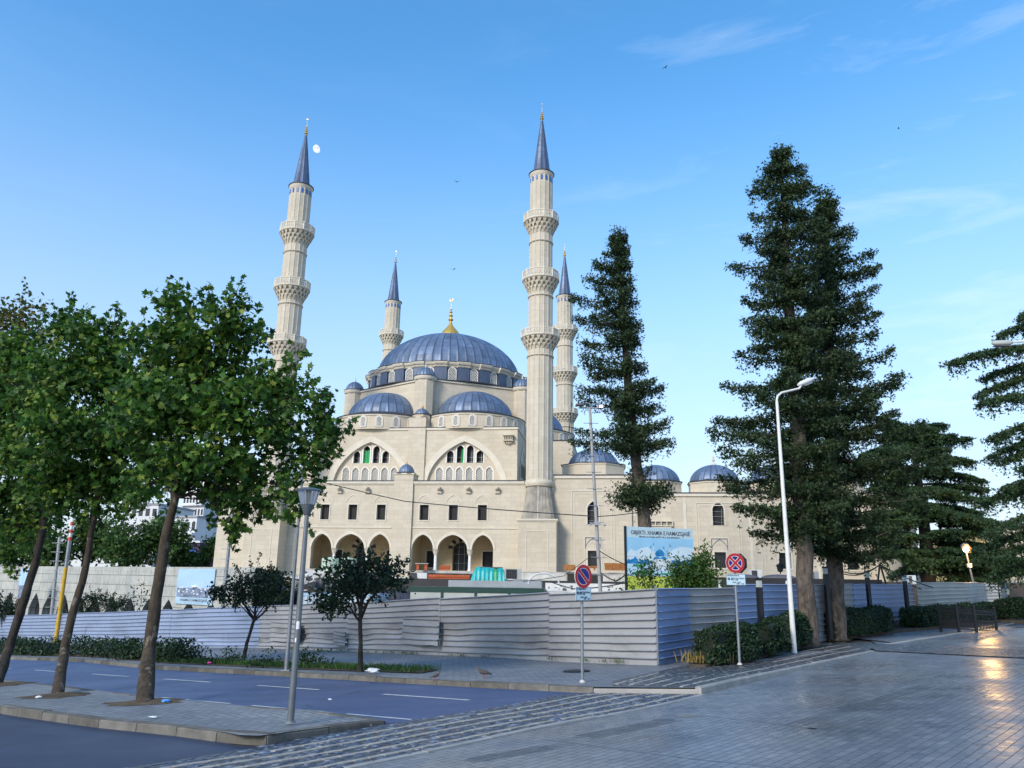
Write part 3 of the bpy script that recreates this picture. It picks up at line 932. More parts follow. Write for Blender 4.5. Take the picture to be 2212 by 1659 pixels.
part('cornice', mb, M['stone_trim'])
mb = MB()
for s in (-1, 1):
    mb.band(arch(7.42, 9.0, 9.35, 13.60, 4.88 * s, 14, 0.30), arch(8.75, 9.0, 9.35, 14.22, 4.88 * s, 14, 0.30), UY - 0.002, UY - 0.06)
part('great_arch', mb, M['stone_trim'])
# arch on the flank
mb = MB()
pts_i, pts_o = arch(5.6, 9.0, 9.6, 13.3, 9.2, 12, .3), arch(6.6, 9.0, 9.6, 13.9, 9.2, 12, .3)
n = len(pts_i)
mb.add([(10.30, p[0], p[1]) for p in pts_i] + [(10.30, p[0], p[1]) for p in pts_o], [[i, i + 1, n + i + 1, n + i] for i in range(n - 1)])
part('flank_arch', mb, M['stone_trim'])
mb = MB(); mb.prism(arch(5.5, 9.0, 9.6, 13.2, 9.2, 12, .3), 10.253, 10.262, 'x')
part('flank_panel', mb, M['stone_carved'])
for k in range(4):
    mb = MB(); mb.prism(arch(0.6, 0, 1.1, 1.5, 0, 6, .3), 0.0, 0.02, 'x')
    part('window', mb, M['dark'], loc=(10.266, 7.5 + k * 1.05, 10.4))
# tympana with windows
for s in (-1, 1):
    c = 4.88 * s
    th = []
    tops = [(-1.48, 12.72), (-0.46, 13.25), (0.56, 13.25), (1.56, 12.72)]
    lows = [-2.52, -1.5, -0.49, 0.53, 1.55, 2.56]
    for dx, za in tops: th.append(arch(0.70, 11.47, za - 0.36, za, c + dx, 6, .3))
    for dx in lows: th.append(arch(0.72, 9.36, 10.62, 11.04, c + dx, 6, .3))
    mb = MB()
    out = arch(7.5, 9.0, 9.35, 13.66, c, 14, 0.30)
    mb.wall(out, th, UY + 0.30, 0.3)
    part('tympanum', mb, M['stone'])
    mb = MB()
    for dx, za in tops: mb.band(arch(0.70, 11.47, za - .36, za, c + dx, 6, .3), arch(0.9, 11.4, za - .36, za + .12, c + dx, 6, .3), UY + .298, UY + .26)
    for dx in lows: mb.band(arch(0.72, 9.36, 10.62, 11.04, c + dx, 6, .3), arch(0.86, 9.36, 10.62, 11.14, c + dx, 6, .3), UY + .298, UY + .26)
    part('window_trim', mb, M['white_lattice'])
    for k, (dx, za) in enumerate(tops):
        mb = MB(); mb.prism(arch(0.74, 0, za - 11.83, za - 11.44, 0, 6, .3), 0, 0.02, 'y')
        w = part('window', mb, M['dark'], loc=(c + dx, UY + 0.85, 11.45), label='open dark arched window of the upper row')
        mb = MB()
        for z in (0.18, 0.62): mb.box(-.36, .36, -0.1, -0.06, z, z + .03)
        mb.box(0.08, 0.11, -0.12, -0.08, 0, 1.2)
        part('scaffold_tube', mb, M['galv'], w)
        if k == 1:
            g = MB(); nx, nz = 8, 10
            wid = 0.66 if s < 0 else 0.24
            off = -0.02 if s < 0 else 0.2
            for i in range(nx + 1):
                for j in range(nz + 1):
                    zz = 1.42 * j / nz
                    sag = 0.12 * math.sin(PI * i / nx) * (j / nz) if s < 0 else 0
                    g.v.append((off + wid * (i / nx - .5) * (1 - 0.25 * (j / nz) ** 3), -0.36 - 0.05 * math.sin(i * 1.7 + j * .3), 0.02 + zz - sag))
            for i in range(nx):
                for j in range(nz):
                    a = i * (nz + 1) + j; g.f.append([a, a + 1, a + nz + 2, a + nz + 1]); g.m.append(0)
            part('green_sheet', g, M['green_cloth'], w, smooth=True)
    for dx in lows: lattice_window(0.70, 1.66, 1.25, mosque, (c + dx, UY + 0.40, 9.37), 0, 5)
# carved bird houses
for x in (9.36, -9.36):
    mb = MB()
    mb.box(-.55, .55, -0.62, 0, 0.82, 0.90); mb.prism([(-.5, 0.9), (0, 1.06), (.5, 0.9)], -0.5, 0, 'y')
    mb.box(-.42, .42, -0.40, 0, 0.36, 0.80); mb.box(-.5, .5, -0.5, 0, 0.30, 0.36)
    for k in range(6): mb.box(-.40 + k * .16 - .03, -.40 + k * .16 + .03, -0.47, -0.40, 0.36, 0.82)
    for k in range(5): mb.box(-.34 + k * .17 - .05, -.34 + k * .17 + .05, -0.34 + abs(k - 2) * .05, 0, 0.02 + abs(k - 2) * .04, 0.30)
    b = part('bird_house', mb, M['stone_carved'], loc=(x, UY - 0.003, 13.25))
    mb = MB()
    for k in range(5): mb.box(-.32 + k * .16 - .04, -.32 + k * .16 + .04, -0.412, -0.402, 0.46, 0.72)
    part('nest_opening', mb, M['dark'], b)
# upper middle pier
mb = MB(); mb.box(-0.93, 0.86, UY - 0.2, UY + 0.6, 9.0, 15.0); mb.box(-0.93, 0.86, UY - 0.2, UY + 1.7, 15.08, 16.1)
mb.prism(oct_pts(0.98, 8, (0.1, UY + 1.0)), 15.08, 16.5, 'z')
part('pier', mb, M['stone'])
mb = MB(); mb.lathe([(1.02, 16.5), (1.06, 16.5), (1.06, 16.58), (0.6, 16.62)], 8, (0.1, UY + 1.0), a0=PI / 8)
mb.box(-0.97, -0.3, UY - 0.25, UY + .3, 16.104, 16.15); mb.box(0.3, 0.90, UY - 0.25, UY + .3, 16.104, 16.15)
part('pier_flashing', mb, M['lead_edge'])
ribbed_dome('small_dome', 0.72, 0.68, 20, M['lead_small'], mosque, (0.1, UY + 1.0, 16.58), 0.02)
finial('finial', 0.78, 0.09, mosque, (0.1, UY + 1.0, 17.22), crescent=False)

# --- hexagonal body with six corner turrets and six half domes
HCY, HR, HZ = 17.65, 11.22, 20.78
hexv = [(HR * math.sin(rad(60 * k)), HCY - HR * math.cos(rad(60 * k))) for k in range(6)]
mb = MB(); mb.prism(hexv, 14.9, HZ, 'z')
part('hexagonal_body', mb, M['stone'])
mb = MB()
hx2 = [(1.016 * x, HCY + 1.016 * (y - HCY)) for x, y in hexv]
mb.prism(hx2, HZ - 0.16, HZ + 0.02, 'z')
part('hexagon_cornice', mb, M['stone_trim'])
mb = MB(); mb.prism([(1.024 * x, HCY + 1.024 * (y - HCY)) for x, y in hexv], HZ + 0.024, HZ + 0.09, 'z')
part('hexagon_flashing', mb, M['lead_edge'])
for k, (hx, hy) in enumerate(hexv):
    mb = MB(); mb.lathe([(1.06, 14.9), (1.06, HZ - 0.1)], 8, a0=PI / 8)
    t = part('turret', mb, M['stone'], loc=(hx, hy, 0))
    mb = MB(); mb.lathe([(1.06, HZ - .30), (1.10, HZ - .27), (1.16, HZ - .18), (1.2, HZ - .02), (1.2, HZ + .1)], 24)
    part('turret_cornice', mb, M['stone_trim'], t, smooth=40)
    mb = MB(); mb.lathe([(1.22, HZ + .1), (1.24, HZ + .16), (0.95, HZ + .2)], 24)
    part('turret_flashing', mb, M['lead_edge'], t)
    ribbed_dome('turret_dome', 1.02, 1.08, 20, M['lead_small'], t, (0, 0, HZ + .18), 0.03, sharp=.12)
    mb = MB(); mb.lathe([(0.16, 0), (0.09, 0.12), (0.11, 0.2), (0.05, 0.34), (0.03, 0.4), (0.045, 0.48), (0.015, 0.56), (0.004, 0.9)], 10)
    part('turret_spike', mb, M['stone_trim'], t, loc=(0, 0, HZ + 1.2), smooth=40)
for k in range(6):
    a = rad(30 + 60 * k)                         # outward from -y towards +x
    cx, cy = 9.717 * math.sin(a), HCY - 9.717 * math.cos(a)
    mb = MB()
    nseg = 22
    dr = 5.42
    # 180 degree drum, window every 18 degrees
    pr = [(dr, 14.9), (dr, 16.42)]
    a_start = a - PI                              # lathe angle measured from +x; outward dir angle = a - 90deg
    mid = a - PI / 2
    mb.lathe(pr, nseg, a0=mid - rad(100), a1=mid + rad(100))
    hdr = part('half_drum', mb, M['stone'], loc=(cx, cy, 0))
    mb = MB(); mb.lathe([(dr, 16.28), (dr + .07, 16.3), (dr + .1, 16.46)], nseg * 2, a0=mid - rad(100), a1=mid + rad(100))
    part('drum_cornice', mb, M['stone_trim'], hdr)
    mb = MB(); mb.lathe([(dr + .12, 16.44), (dr + .15, 16.54), (4.15, 17.0), (4.0, 16.9)], nseg * 2, a0=mid - rad(100), a1=mid + rad(100))
    part('drum_roof', mb, M['lead_edge'], hdr)
    mb = MB()
    pr = dome_profile(4.12, 16.9, 2.98, 12, sharp=.06)
    mb.lathe(pr, 30 * 6, mod=rib_mod(6, 0.014))
    part('half_dome', mb, M['lead_half'], loc=(cx, cy, 0), smooth=30)
    if k in (0, 5, 1, 4):
        for d in (-75, -57, -39, -21, -3, 15, 33, 51, 69) if k in (0, 1) else (75, 57, 39, 21, 3, -15, -33, -51, -69):
            ang = a + rad(d)
            if k in (1, 4) and abs(d) > 60: continue
            lattice_window(0.56, 1.08, 0.82, hdr, ((dr + .05) * math.sin(ang), -(dr + .05) * math.cos(ang), 15.14), ang, 4)
            mb = MB(); mb.band(arch(0.58, 0, .82, 1.1, 0, 6, .2), arch(0.86, 0, .82, 1.26, 0, 6, .2), 0.06, -0.02)
            part('window_surround', mb, M['stone_trim'], hdr, loc=((dr + .03) * math.sin(ang), -(dr + .03) * math.cos(ang), 15.12), rz=ang)
# side and rear blocks under the other half domes
for x0, x1 in ((10.26, 15.3), (-15.3, -10.26)):
    mb = MB(); mb.box(x0, x1, 12.0, 23.3, 9.0, 14.96); sb = part('side_block', mb, M['stone'])
    mb = MB(); mb.box(x0 - .06, x1 + .06, 11.9, 23.4, 14.965, 15.05); part('side_flashing', mb, M['lead_edge'], sb)
mb = MB(); mb.box(-13.4, 13.4, UY + 1.3, 35, 0.3, 9.1)
part('hall_block', mb, M['stone'])

# --- drum and main dome
mb = MB(); mb.prism(oct_pts(10.2, 48, (0, HCY)), HZ + 0.09, HZ + 0.2, 'z')
part('roof_deck', mb, M['lead_edge'])
DR = 9.25
mb = MB(); mb.lathe([(DR, HZ + .1), (DR, 22.75)], 96)
drum = part('drum', mb, M['lead_drum'], loc=(0, HCY, 0), smooth=30)
mb = MB()
# cornice steps forward over every buttress
angs = []
for k in range(24):
    c = 15 * k + 7.5
    angs += [(c - 4.2, .0), (c - 4.0, .24), (c + 4.0, .24), (c + 4.2, .0)]
pr = [(DR, 22.55), (DR + .12, 22.62), (DR + .2, 22.8), (DR + .32, 22.86), (DR + .42, 23.06), (DR + .42, 23.12)]
def ring_steps(mb, pr, angs):
    m = len(angs)
    vs = [((r + s) * math.sin(rad(a)), -(r + s) * math.cos(rad(a)), z) for r, z in pr for a, s in angs]
    fs = [[i * m + j, i * m + (j + 1) % m, (i + 1) * m + (j + 1) % m, (i + 1) * m + j] for i in range(len(pr) - 1) for j in range(m)]
    mb.add(vs, fs)
ring_steps(mb, pr, angs)
part('drum_cornice', mb, M['stone_trim'], drum)
mb = MB(); ring_steps(mb, [(DR + .42, 23.125), (DR + .46, 23.19), (8.3, 23.34)], angs)
part('drum_flashing', mb, M['lead_edge'], drum)
for k in range(24):
    ang = rad(15 * k)
    lattice_window(0.92, 1.6, 1.16, drum, ((DR + .08) * math.sin(ang), -(DR + .08) * math.cos(ang), HZ + .24), ang, 5)
    b = rad(15 * k + 7.5)
    mb = MB(); mb.box(-0.62, 0.62, -0.24, 0.1, HZ + .1, 22.6)
    part('drum_buttress', mb, M['lead_drum'], drum, loc=(DR * math.sin(b), -DR * math.cos(b), 0), rz=b)
ribbed_dome('main_dome', 8.55, 5.68, 56, M['lead_dome'], mosque, (0, HCY, 23.3), 0.0085, sharp=.05, n=24)
finial('dome_finial', 5.4, 0.33, mosque, (0, HCY, 28.8), base=1.35)

# ------------------------------------------------------------------ minarets
def ring(mb, r, z, h, d=.12, n=32): mb.lathe([(r, z), (r + d * .7, z + h * .25), (r + d, z + h * .5), (r + d * .7, z + h * .75), (r, z + h)], n)
def shaft_seg(mb, r, z0, z1, n=16):
    # fluted: flat panels with a slim bead at every arris
    pts = []
    for k in range(n):
        a = 2 * PI * k / n
        for da, rr in ((-.035, 1.0), (0, 1.028), (.035, 1.0), (.07, .985), (2 * PI / n - .07, .985)):
            pts.append((r * rr * math.cos(a + da), r * rr * math.sin(a + da)))
    mb.add([(p[0], p[1], z0) for p in pts] + [(p[0], p[1], z1) for p in pts], [[i, (i + 1) % len(pts), len(pts) + (i + 1) % len(pts), len(pts) + i] for i in range(len(pts))])
def balcony(par, rs, z0, z1, R, zr):
    """muqarnas from the shaft (rs, z0) out to R at z1, railing up to zr"""
    mb = MB()
    mb.lathe([(rs, z0 - .1), (rs + .02, z0), (rs + .16, z0 + (z1 - z0) * .45), (rs + .32, z0 + (z1 - z0) * .75), (R - .12, z1 - .1)], 32)
    tiers = 3
    for t in range(tiers):
        f0, f1 = t / tiers, (t + 1) / tiers
        n = 20
        for k in range(n):
            a = 2 * PI * (k + .5 * (t % 2)) / n
            ra = rs + (R - rs - .06) * (f0 ** 1.1) + .03; rb = rs + (R - rs - .06) * (f1 ** .9)
            za, zb = z0 + (z1 - .12 - z0) * f0, z0 + (z1 - .12 - z0) * f1
            w = 2 * PI * rb / n
            e = Vector((math.cos(a), math.sin(a), 0)); tt = Vector((-math.sin(a), math.cos(a), 0))
            tip = e * ra + Vector((0, 0, za - .16))
            c0, c1 = e * rb - tt * w * .30 + Vector((0, 0, zb - .1)), e * rb + tt * w * .30 + Vector((0, 0, zb - .1))
            c2, c3 = c0 + Vector((0, 0, .1)), c1 + Vector((0, 0, .1))
            i0, i1 = e * (rs * .98) - tt * w * .2 + Vector((0, 0, zb)), e * (rs * .98) + tt * w * .2 + Vector((0, 0, zb))
            mb.add([tip, c0, c1, c2, c3, i0, i1], [[0, 1, 2], [1, 3, 4, 2], [0, 5, 3, 1], [0, 2, 4, 6], [3, 5, 6, 4]])
        mb.lathe([(rs, z0 + (z1 - .12 - z0) * f1 - .02), (rs + (R - rs) * (f1 ** .9) - .02, z0 + (z1 - .12 - z0) * f1 - .02), (rs + (R - rs) * (f1 ** .9) - .02, z0 + (z1 - .12 - z0) * f1 + .05)], 32)
    mb.lathe([(rs, z1 - .12), (R, z1 - .12), (R + .05, z1 - .06), (R + .05, z1), (rs, z1 + .01)], 32)
    b = part('balcony', mb, M['stone_carved'], par)
    mb = MB()
    n = 12
    P = [Vector((R * math.cos(2 * PI * (k + .5) / n), R * math.sin(2 * PI * (k + .5) / n), 0)) for k in range(n)]
    h0, h1 = z1, zr
    for k in range(n):
        p, q = P[k], P[(k + 1) % n]
        mb.bar(p + Vector((0, 0, h0)), p + Vector((0, 0, h1 + .05)), .11)
        for z, hh in ((h0 + .06, .12), (h1 - .05, .1)): mb.bar(p + Vector((0, 0, z)), q + Vector((0, 0, z)), .09, hh)
        m0, m1 = h0 + .12, h1 - .1
        cells = 3
        for c in range(cells):
            u0, u1 = p.lerp(q, c / cells), p.lerp(q, (c + 1) / cells); um = (u0 + u1) / 2; zm = (m0 + m1) / 2
            for A, B in (((u0, m0), (u1, m1)), ((u0, m1), (u1, m0)), ((um, m0), (um, m1)), ((u0, zm), (u1, zm))):
                mb.bar(A[0] + Vector((0, 0, A[1])), B[0] + Vector((0, 0, B[1])), .045, .05)
    part('railing', mb, M['stone_trim'], b)

def make_minaret(loc, label):
    t = thing('minaret', label, 'minaret', loc, -TH, 'minarets at the four corners of the mosque')
    mb = MB()
    mb.box(-1.72, 1.72, -1.72, 1.72, 0.2, 5.32)
    part('pedestal', mb, M['stone'], t)
    mb = MB()
    mb.box(-1.86, 1.86, -1.86, 1.86, 5.325, 5.45); mb.box(-1.8, 1.8, -1.8, 1.8, 5.22, 5.32)
    mb.band([(-.94, 1.0), (-.94, 4.36), (.94, 4.36), (.94, 1.0)], [(-1.0, .94), (-1.0, 4.42), (1.0, 4.42), (1.0, .94)], -1.72, -1.755, True)
    part('pedestal_trim', mb, M['stone_trim'], t)
    mb = MB()
    sq = []
    for k in range(32):
        a = 2 * PI * (k + .5) / 32
        m = max(abs(math.cos(a)), abs(math.sin(a)))
        sq.append((1.52 * math.cos(a) / m, 1.52 * math.sin(a) / m))
    rd = [(1.15 * math.cos(2 * PI * (k + .5) / 32), 1.15 * math.sin(2 * PI * (k + .5) / 32)) for k in range(32)]
    mb.add([(p[0], p[1], 5.45) for p in sq] + [(p[0], p[1], 8.5) for p in rd], [[i, (i + 1) % 32, 32 + (i + 1) % 32, 32 + i] for i in range(32)])
    part('raw_transition', mb, M['raw_concrete'], t, label='unclad raw concrete taper below the shaft')
    mb = MB(); mb.bar((0.05, -1.55, 5.46), (0.02, -1.17, 8.5), .04)
    part('lightning_strip', mb, M['white_paint'], t)
    mb = MB()
    shaft_seg(mb, 1.22, 9.05, 21.8); shaft_seg(mb, 1.16, 22.8, 27.9); shaft_seg(mb, 1.12, 28.8, 34.0); shaft_seg(mb, 1.12, 35.0, 40.35)
    part('shaft', mb, M['stone_shaft'], t)
    mb = MB()
    mb.lathe([(1.1, 8.45), (1.3, 8.5), (1.36, 8.7), (1.36, 8.85), (1.28, 9.0), (1.2, 9.1)], 32)
    part('base_ring', mb, M['stone_carved'], t)
    for rr, zz in ((1.22, 20.84), (1.16, 26.92), (1.12, 32.63)):
        mb = MB(); ring(mb, rr, zz, .22); part('ring', mb, M['stone_carved'], t)
    balcony(t, 1.22, 21.7, 22.85, 1.86, 23.55)
    balcony(t, 1.16, 27.55, 28.8, 1.79, 29.62)
    balcony(t, 1.12, 33.75, 35.02, 1.74, 35.82)
    for k in range(14):
        a = 2 * PI * (k + .25) / 14
        if k == 0:
            mb = MB(); mb.prism(arch(.2, 0, .42, .54, 0, 4, .1), -.02, .02, 'y')
            w0 = part('slit_window', mb, M['blue_pane'], t, loc=(1.125 * math.sin(a), -1.125 * math.cos(a), 39.38), rz=a)
        else: share('slit_window', w0, t, (1.125 * math.sin(a), -1.125 * math.cos(a), 39.38), a)
    mb = MB(); mb.lathe([(1.12, 40.0), (1.16, 40.1), (1.24, 40.25), (1.26, 40.35)], 32)
    part('eaves_cornice', mb, M['stone_trim'], t, smooth=40)
    mb = MB(); mb.lathe([(1.26, 40.34), (1.33, 40.38), (1.33, 40.44), (.92, 40.62)], 32)
    part('eaves', mb, M['lead_edge'], t)
    mb = MB(); mb.lathe([(.9, 40.6), (.79, 41.1), (.62, 42.6), (.44, 44.1), (.26, 45.6), (.11, 46.75)], 12 * 4, mod=rib_mod(4, .05))
    part('spire', mb, M['lead_spire'], t, smooth=30)
    finial('finial', 2.2, .22, t, (0, 0, 46.7))
    return t
m0 = make_minaret(ML(12.9, 0), 'tall near right minaret with three balconies and bare concrete above its pedestal')
dup(m0, ML(-12.9, 0), None, 'tall near left minaret rising behind the plane tree beside the moon')
dup(m0, ML(-12.9, 35.3), None, 'far left minaret rising behind the left edge of the main dome')
dup(m0, ML(12.9, 35.3), None, 'far right minaret half hidden by the near right minaret and the conifer')

# ------------------------------------------------------------------ side wings
def wing_window(par, x, y, dark=True):
    mb = MB(); mb.prism(arch(1.0, 0, 1.35, 2.06, 0, 8, .35), 0, .03, 'y')
    w = part('arched_window', mb, M['dark'], par, loc=(x, y + .42, 5.13))
    mb = MB()
    for z in (.35, .8, 1.25): mb.bar((-.48, -.1, z), (.48, -.1, z + random.uniform(-.1, .1)), .03)
    mb.bar((.3, -.12, 0), (.34, -.12, 1.5), .035)
    part('scaffold_tube', mb, M['galv'], w)
    mb = MB(); mb.box(-.5, .5, 0, .03, 0, 1.36)
    w = part('window', mb, M['pane'], par, loc=(x, y + .42, 1.44))
    mb = MB()
    for k in range(1, 6): mb.box(-.5 + k / 6 - .012, -.5 + k / 6 + .012, -.1, -.076, 0, 1.36)
    for k in range(1, 7): mb.box(-.5, .5, -.104, -.08, k * .195 - .012, k * .195 + .012)
    part('grille', mb, M['iron'], w)
def wing_trim(x, y, zt):
    mb = MB()
    # tall moulded frame round the bay, window frames, blind arch
    for d, t in ((0, .05), (.22, .04)):
        a = 1.95 - d
        mb.band([(x - a + .07, 0.3), (x - a + .07, zt - d - .07), (x + a - .07, zt - d - .07), (x + a - .07, .3)], [(x - a, .3), (x - a, zt - d), (x + a, zt - d), (x + a, .3)], y - .002, y - t)
    mb.band(arch(1.0, 5.13, 6.48, 7.19, x, 8, .35), arch(1.26, 5.13, 6.48, 7.36, x, 8, .35), y - .002, y - .05)
    mb.band([(x - .5, 1.44), (x - .5, 2.8), (x + .5, 2.8), (x + .5, 1.44)], [(x - .64, 1.30), (x - .64, 2.94), (x + .64, 2.94), (x + .64, 1.30)], y - .002, y - .06, True)
    mb.band([(x - .74, 1.2), (x - .74, 4.0), (x + .74, 4.0), (x + .74, 1.2)], [(x - .82, 1.12), (x - .82, 4.08), (x + .82, 4.08), (x + .82, 1.12)], y - .002, y - .04)
    mb.band(arch(1.02, 2.95, 3.05, 3.6, x, 8, .45), arch(1.12, 2.95, 3.05, 3.68, x, 8, .45), y - .002, y - .03)
    part('bay_moulding', mb, M['stone_trim'], wing)
def wing_groove(x, y):
    mb = MB()
    mb.band(arch(1.30, 2.95, 3.12, 3.86, x, 8, .5), arch(1.40, 2.95, 3.12, 3.93, x, 8, .5), y - .001, y - .012)
    for a, b in (((x - .69, 3.1), (x - .69, 3.93)), ((x - .69, 3.93), (x + .69, 3.93)), ((x + .69, 3.93), (x + .69, 3.1))):
        mb.bar((a[0], y - .008, a[1]), (b[0], y - .008, b[1]), .05, .012, (0, 1, 0))
    part('inlay', mb, M['lead_drum'], wing)
def wing_dome(par, x, y, zb, r, h, dz, rd, fin):
    mb = MB(); mb.prism(oct_pts(rd, 8), dz, zb - .1, 'z')
    d = part('dome_drum', mb, M['stone'], par, loc=(x, y, 0))
    mb = MB(); mb.prism(oct_pts(rd + .08, 8), zb - .22, zb - .104, 'z')
    part('drum_cornice', mb, M['stone_trim'], d)
    mb = MB(); mb.lathe([(rd + .14, zb - .1), (rd + .14, zb - .04), (r, zb + .12)], 8, a0=PI / 8)
    part('drum_flashing', mb, M['lead_edge'], d)
    ribbed_dome('dome', r, h, 24, M['lead_wing'], d, (0, 0, zb - .02), .014, sharp=.04)
    if fin:
        mb = MB(); mb.lathe([(.36, 0), (.3, .06), (.2, .14), (.1, .28), (.07, .36), (.16, .46), (.16, .54), (.06, .64), (.1, .74), (.1, .8), (.03, .92), (.004, 1.1)], 14)
        part('stone_finial', mb, M['stone_trim'], d, loc=(0, 0, zb + h - .06), smooth=40)
wing = thing('courtyard_wing', 'lower cream courtyard wing with three small lead domes right of the near minaret', 'building', MO, -TH)
WY = 0.1
xs = [28.95, 34.45, 40.1]
mb = MB()
hs_ = [arch(1.0, 5.13, 6.48, 7.19, 17.81, 8, .35), rect(17.31, 18.31, 1.44, 2.8)]
mb.wall(rect(14.3, 21.3, .2, 9.55), hs_, WY, .5)
mb.quad((21.3, WY, .2), (21.3, 9, .2), (21.3, 9, 9.55), (21.3, WY, 9.55)); mb.quad((14.3, WY, .2), (14.3, 9, .2), (14.3, 9, 9.55), (14.3, WY, 9.55))
mb.quad((14.3, WY, 9.55), (21.3, WY, 9.55), (21.3, 9, 9.55), (14.3, 9, 9.55))
part('tall_wall', mb, M['stone'], wing)
hs_ = []
for x in xs: hs_ += [arch(1.0, 5.13, 6.48, 7.19, x, 8, .35), rect(x - .5, x + .5, 1.44, 2.8)]
hs_.append(rect(22.6, 24.4, 1.2, 4.45))
mb = MB()
mb.wall(rect(21.302, 45.5, .2, 7.95), hs_, WY + .25, .5)
mb.quad((21.31, WY + .25, 7.95), (45.5, WY + .25, 7.95), (45.5, 9, 8.4), (21.31, 9, 8.4)); mb.quad((45.5, WY + .25, .2), (45.5, 9, .2), (45.5, 9, 8.4), (45.5, WY + .25, 7.95))
part('long_wall', mb, M['stone'], wing)
mb = MB()
mb.box(14.25, 21.4, WY - .12, WY - .002, 9.3, 9.55); mb.box(21.302, 21.42, WY - .12, 9, 9.3, 9.55); mb.box(21.43, 45.6, WY + .12, WY + .248, 7.7, 7.95)
part('cornice', mb, M['stone_trim'], wing)
wing_trim(17.81, WY, 8.18)
for x in xs: wing_trim(x, WY + .25, 7.15)
for a, b in ((25.9, 26.15), (31.55, 31.8), (37.1, 37.35)):
    mb = MB(); mb.box(a, b, WY + .21, WY + .248, .3, 7.6); part('pilaster', mb, M['stone_trim'], wing)
mb = MB()
mb.band([(22.6, 1.2), (22.6, 4.45), (24.4, 4.45), (24.4, 1.2)], [(22.3, 1.2), (22.3, 4.75), (24.7, 4.75), (24.7, 1.2)], WY + .248, WY + .18)
mb.box(22.2, 24.8, WY + .1, WY + .248, 4.8, 4.95)
part('portal_frame', mb, M['stone_trim'], wing)
wing_groove(17.81, WY)
for x in xs: wing_groove(x, WY + .25)
mb = MB(); mb.box(14.2, 21.45, WY - .16, WY + .4, 9.555, 9.66); mb.box(21.46, 45.6, WY + .08, WY + .6, 7.955, 8.05)
part('flashing', mb, M['lead_edge'], wing)
wing_window(wing, 17.81, WY)
for x in xs: wing_window(wing, x, WY + .25)
mb = MB(); mb.box(22.6, 24.4, 0, .05, 1.2, 4.45); part('portal', mb, M['dark'], wing, loc=(0, WY + .8, 0))
mb = MB(); mb.box(22.35, 24.95, WY + .0, WY + .2, 5.0, 5.08); mb.box(22.35, 24.95, WY + .0, WY + .2, 5.42, 5.5)
for k in range(6): mb.box(22.4 + k * .5 - .04, 22.4 + k * .5 + .04, WY + .02, WY + .18, 5.08, 5.42)
part('relief_panel', mb, M['stone_trim'], wing)
mb = MB(); mb.box(22.4, 24.9, WY + .205, WY + .24, 5.08, 5.42); part('relief_ground', mb, M['raw_concrete'], wing)
wing_dome(wing, 17.75, 5, 11.15, 2.45, 1.72, 9.56, 3.25, False)
wing_dome(wing, 23.75, 5, 9.5, 2.3, 1.75, 8.1, 2.55, False)
wing_dome(wing, 29.3, 5, 9.5, 2.3, 1.75, 8.1, 2.55, True)
wing_dome(wing, 34.9, 5, 9.5, 2.3, 1.75, 8.1, 2.55, True)
wing_dome(wing, 40.4, 5, 9.5, 2.3, 1.75, 8.1, 2.55, True)
lw = thing('corner_block', 'plain cream stone block left of the near left minaret, half hidden by plane tree leaves', 'building', MO, -TH)
mb = MB(); mb.box(-18.35, -14.64, FY, 9, .2, 9.55); part('wall', mb, M['stone'], lw)
mb = MB(); mb.box(-18.45, -14.6, FY - .12, 9.1, 9.555, 9.66); part('flashing', mb, M['lead_edge'], lw)
mb = MB(); mb.box(-18.4, -14.62, FY - .06, FY - .002, 5.2, 5.34); mb.box(-18.42, -14.6, FY - .12, FY - .002, 9.3, 9.55); part('string_course', mb, M['stone_trim'], lw)
# ------------------------------------------------------------------ ground, streets, paving (the setting)
def struct(name, mb, mat, **kw):
    o = mb.build(name, mat, None, **kw); o['kind'] = 'structure'; return o
def sheet(name, pts, mat, dz=0.0, zf=None, skirt=0.0):
    """flat polygon lying on the street's slope, dz above it"""
    mb = MB()
    P = [(p[0], p[1], G(p[0], p[1]) + (zf(p[0], p[1]) if zf else dz)) for p in pts]
    tr = tessellate_polygon([[Vector((p[0], p[1], 0)) for p in P]])
    mb.add(P, [list(t) for t in tr])
    if skirt:
        n = len(P)
        mb.add(P + [(p[0], p[1], p[2] - skirt) for p in P], [[i, (i + 1) % n, n + (i + 1) % n, n + i] for i in range(n)])
    return struct(name, mb, mat)
mb = MB()
xs_ = [-900, -500, -260, -140] + list(range(-100, 111, 6)) + [150, 270, 500, 900]
ys_ = [-200, -90] + list(range(-40, 131, 6)) + [170, 260, 420, 700, 1200]
for y in ys_:
    for x in xs_: mb.v.append((x, y, H(x, y) - 0.03))
nx = len(xs_)
for j in range(len(ys_) - 1):
    for i in range(nx - 1):
        a = j * nx + i; mb.f.append([a, a + 1, a + nx + 1, a + nx]); mb.m.append(0)
struct('ground', mb, M['ground'])

def pts_px(l, dz=0.0): return [tuple(gp(u, v, dz)[:2]) for u, v in l]
RD = Vector((-0.765, 0.644)); RDN = Vector((0.644, 0.765))      # along the street to the left / across it, away
far_kerb = [(-60, 72.5), (-40.5, 53.8), (-22.13, 36.26), (-16.6, 32.16), (-11.47, 26.55), (-5.66, 21.66), (-.62, 17.33), (1.62, 15.55), (3.43, 14.86)]
strip_low = [(-9.0, 1.5), (-4.6, 6.2), (-1.76, 9.19), (-1.0, 9.98), (.62, 11.79), (1.65, 12.74), (2.54, 13.63), (3.47, 14.82)]
kerb_right = [(3.47, 14.82), (5.16, 16.99), (6.09, 18.1), (8.4, 21.0), (10.72, 23.91)]
strip_up = [(-11.6, 2.9), (-7.0, 7.0), (-4.18, 9.71), (-3.56, 10.26), (-2.99, 11.0), (-1.42, 12.73), (-.16, 13.93), (.95, 15.43), (1.62, 15.62)]
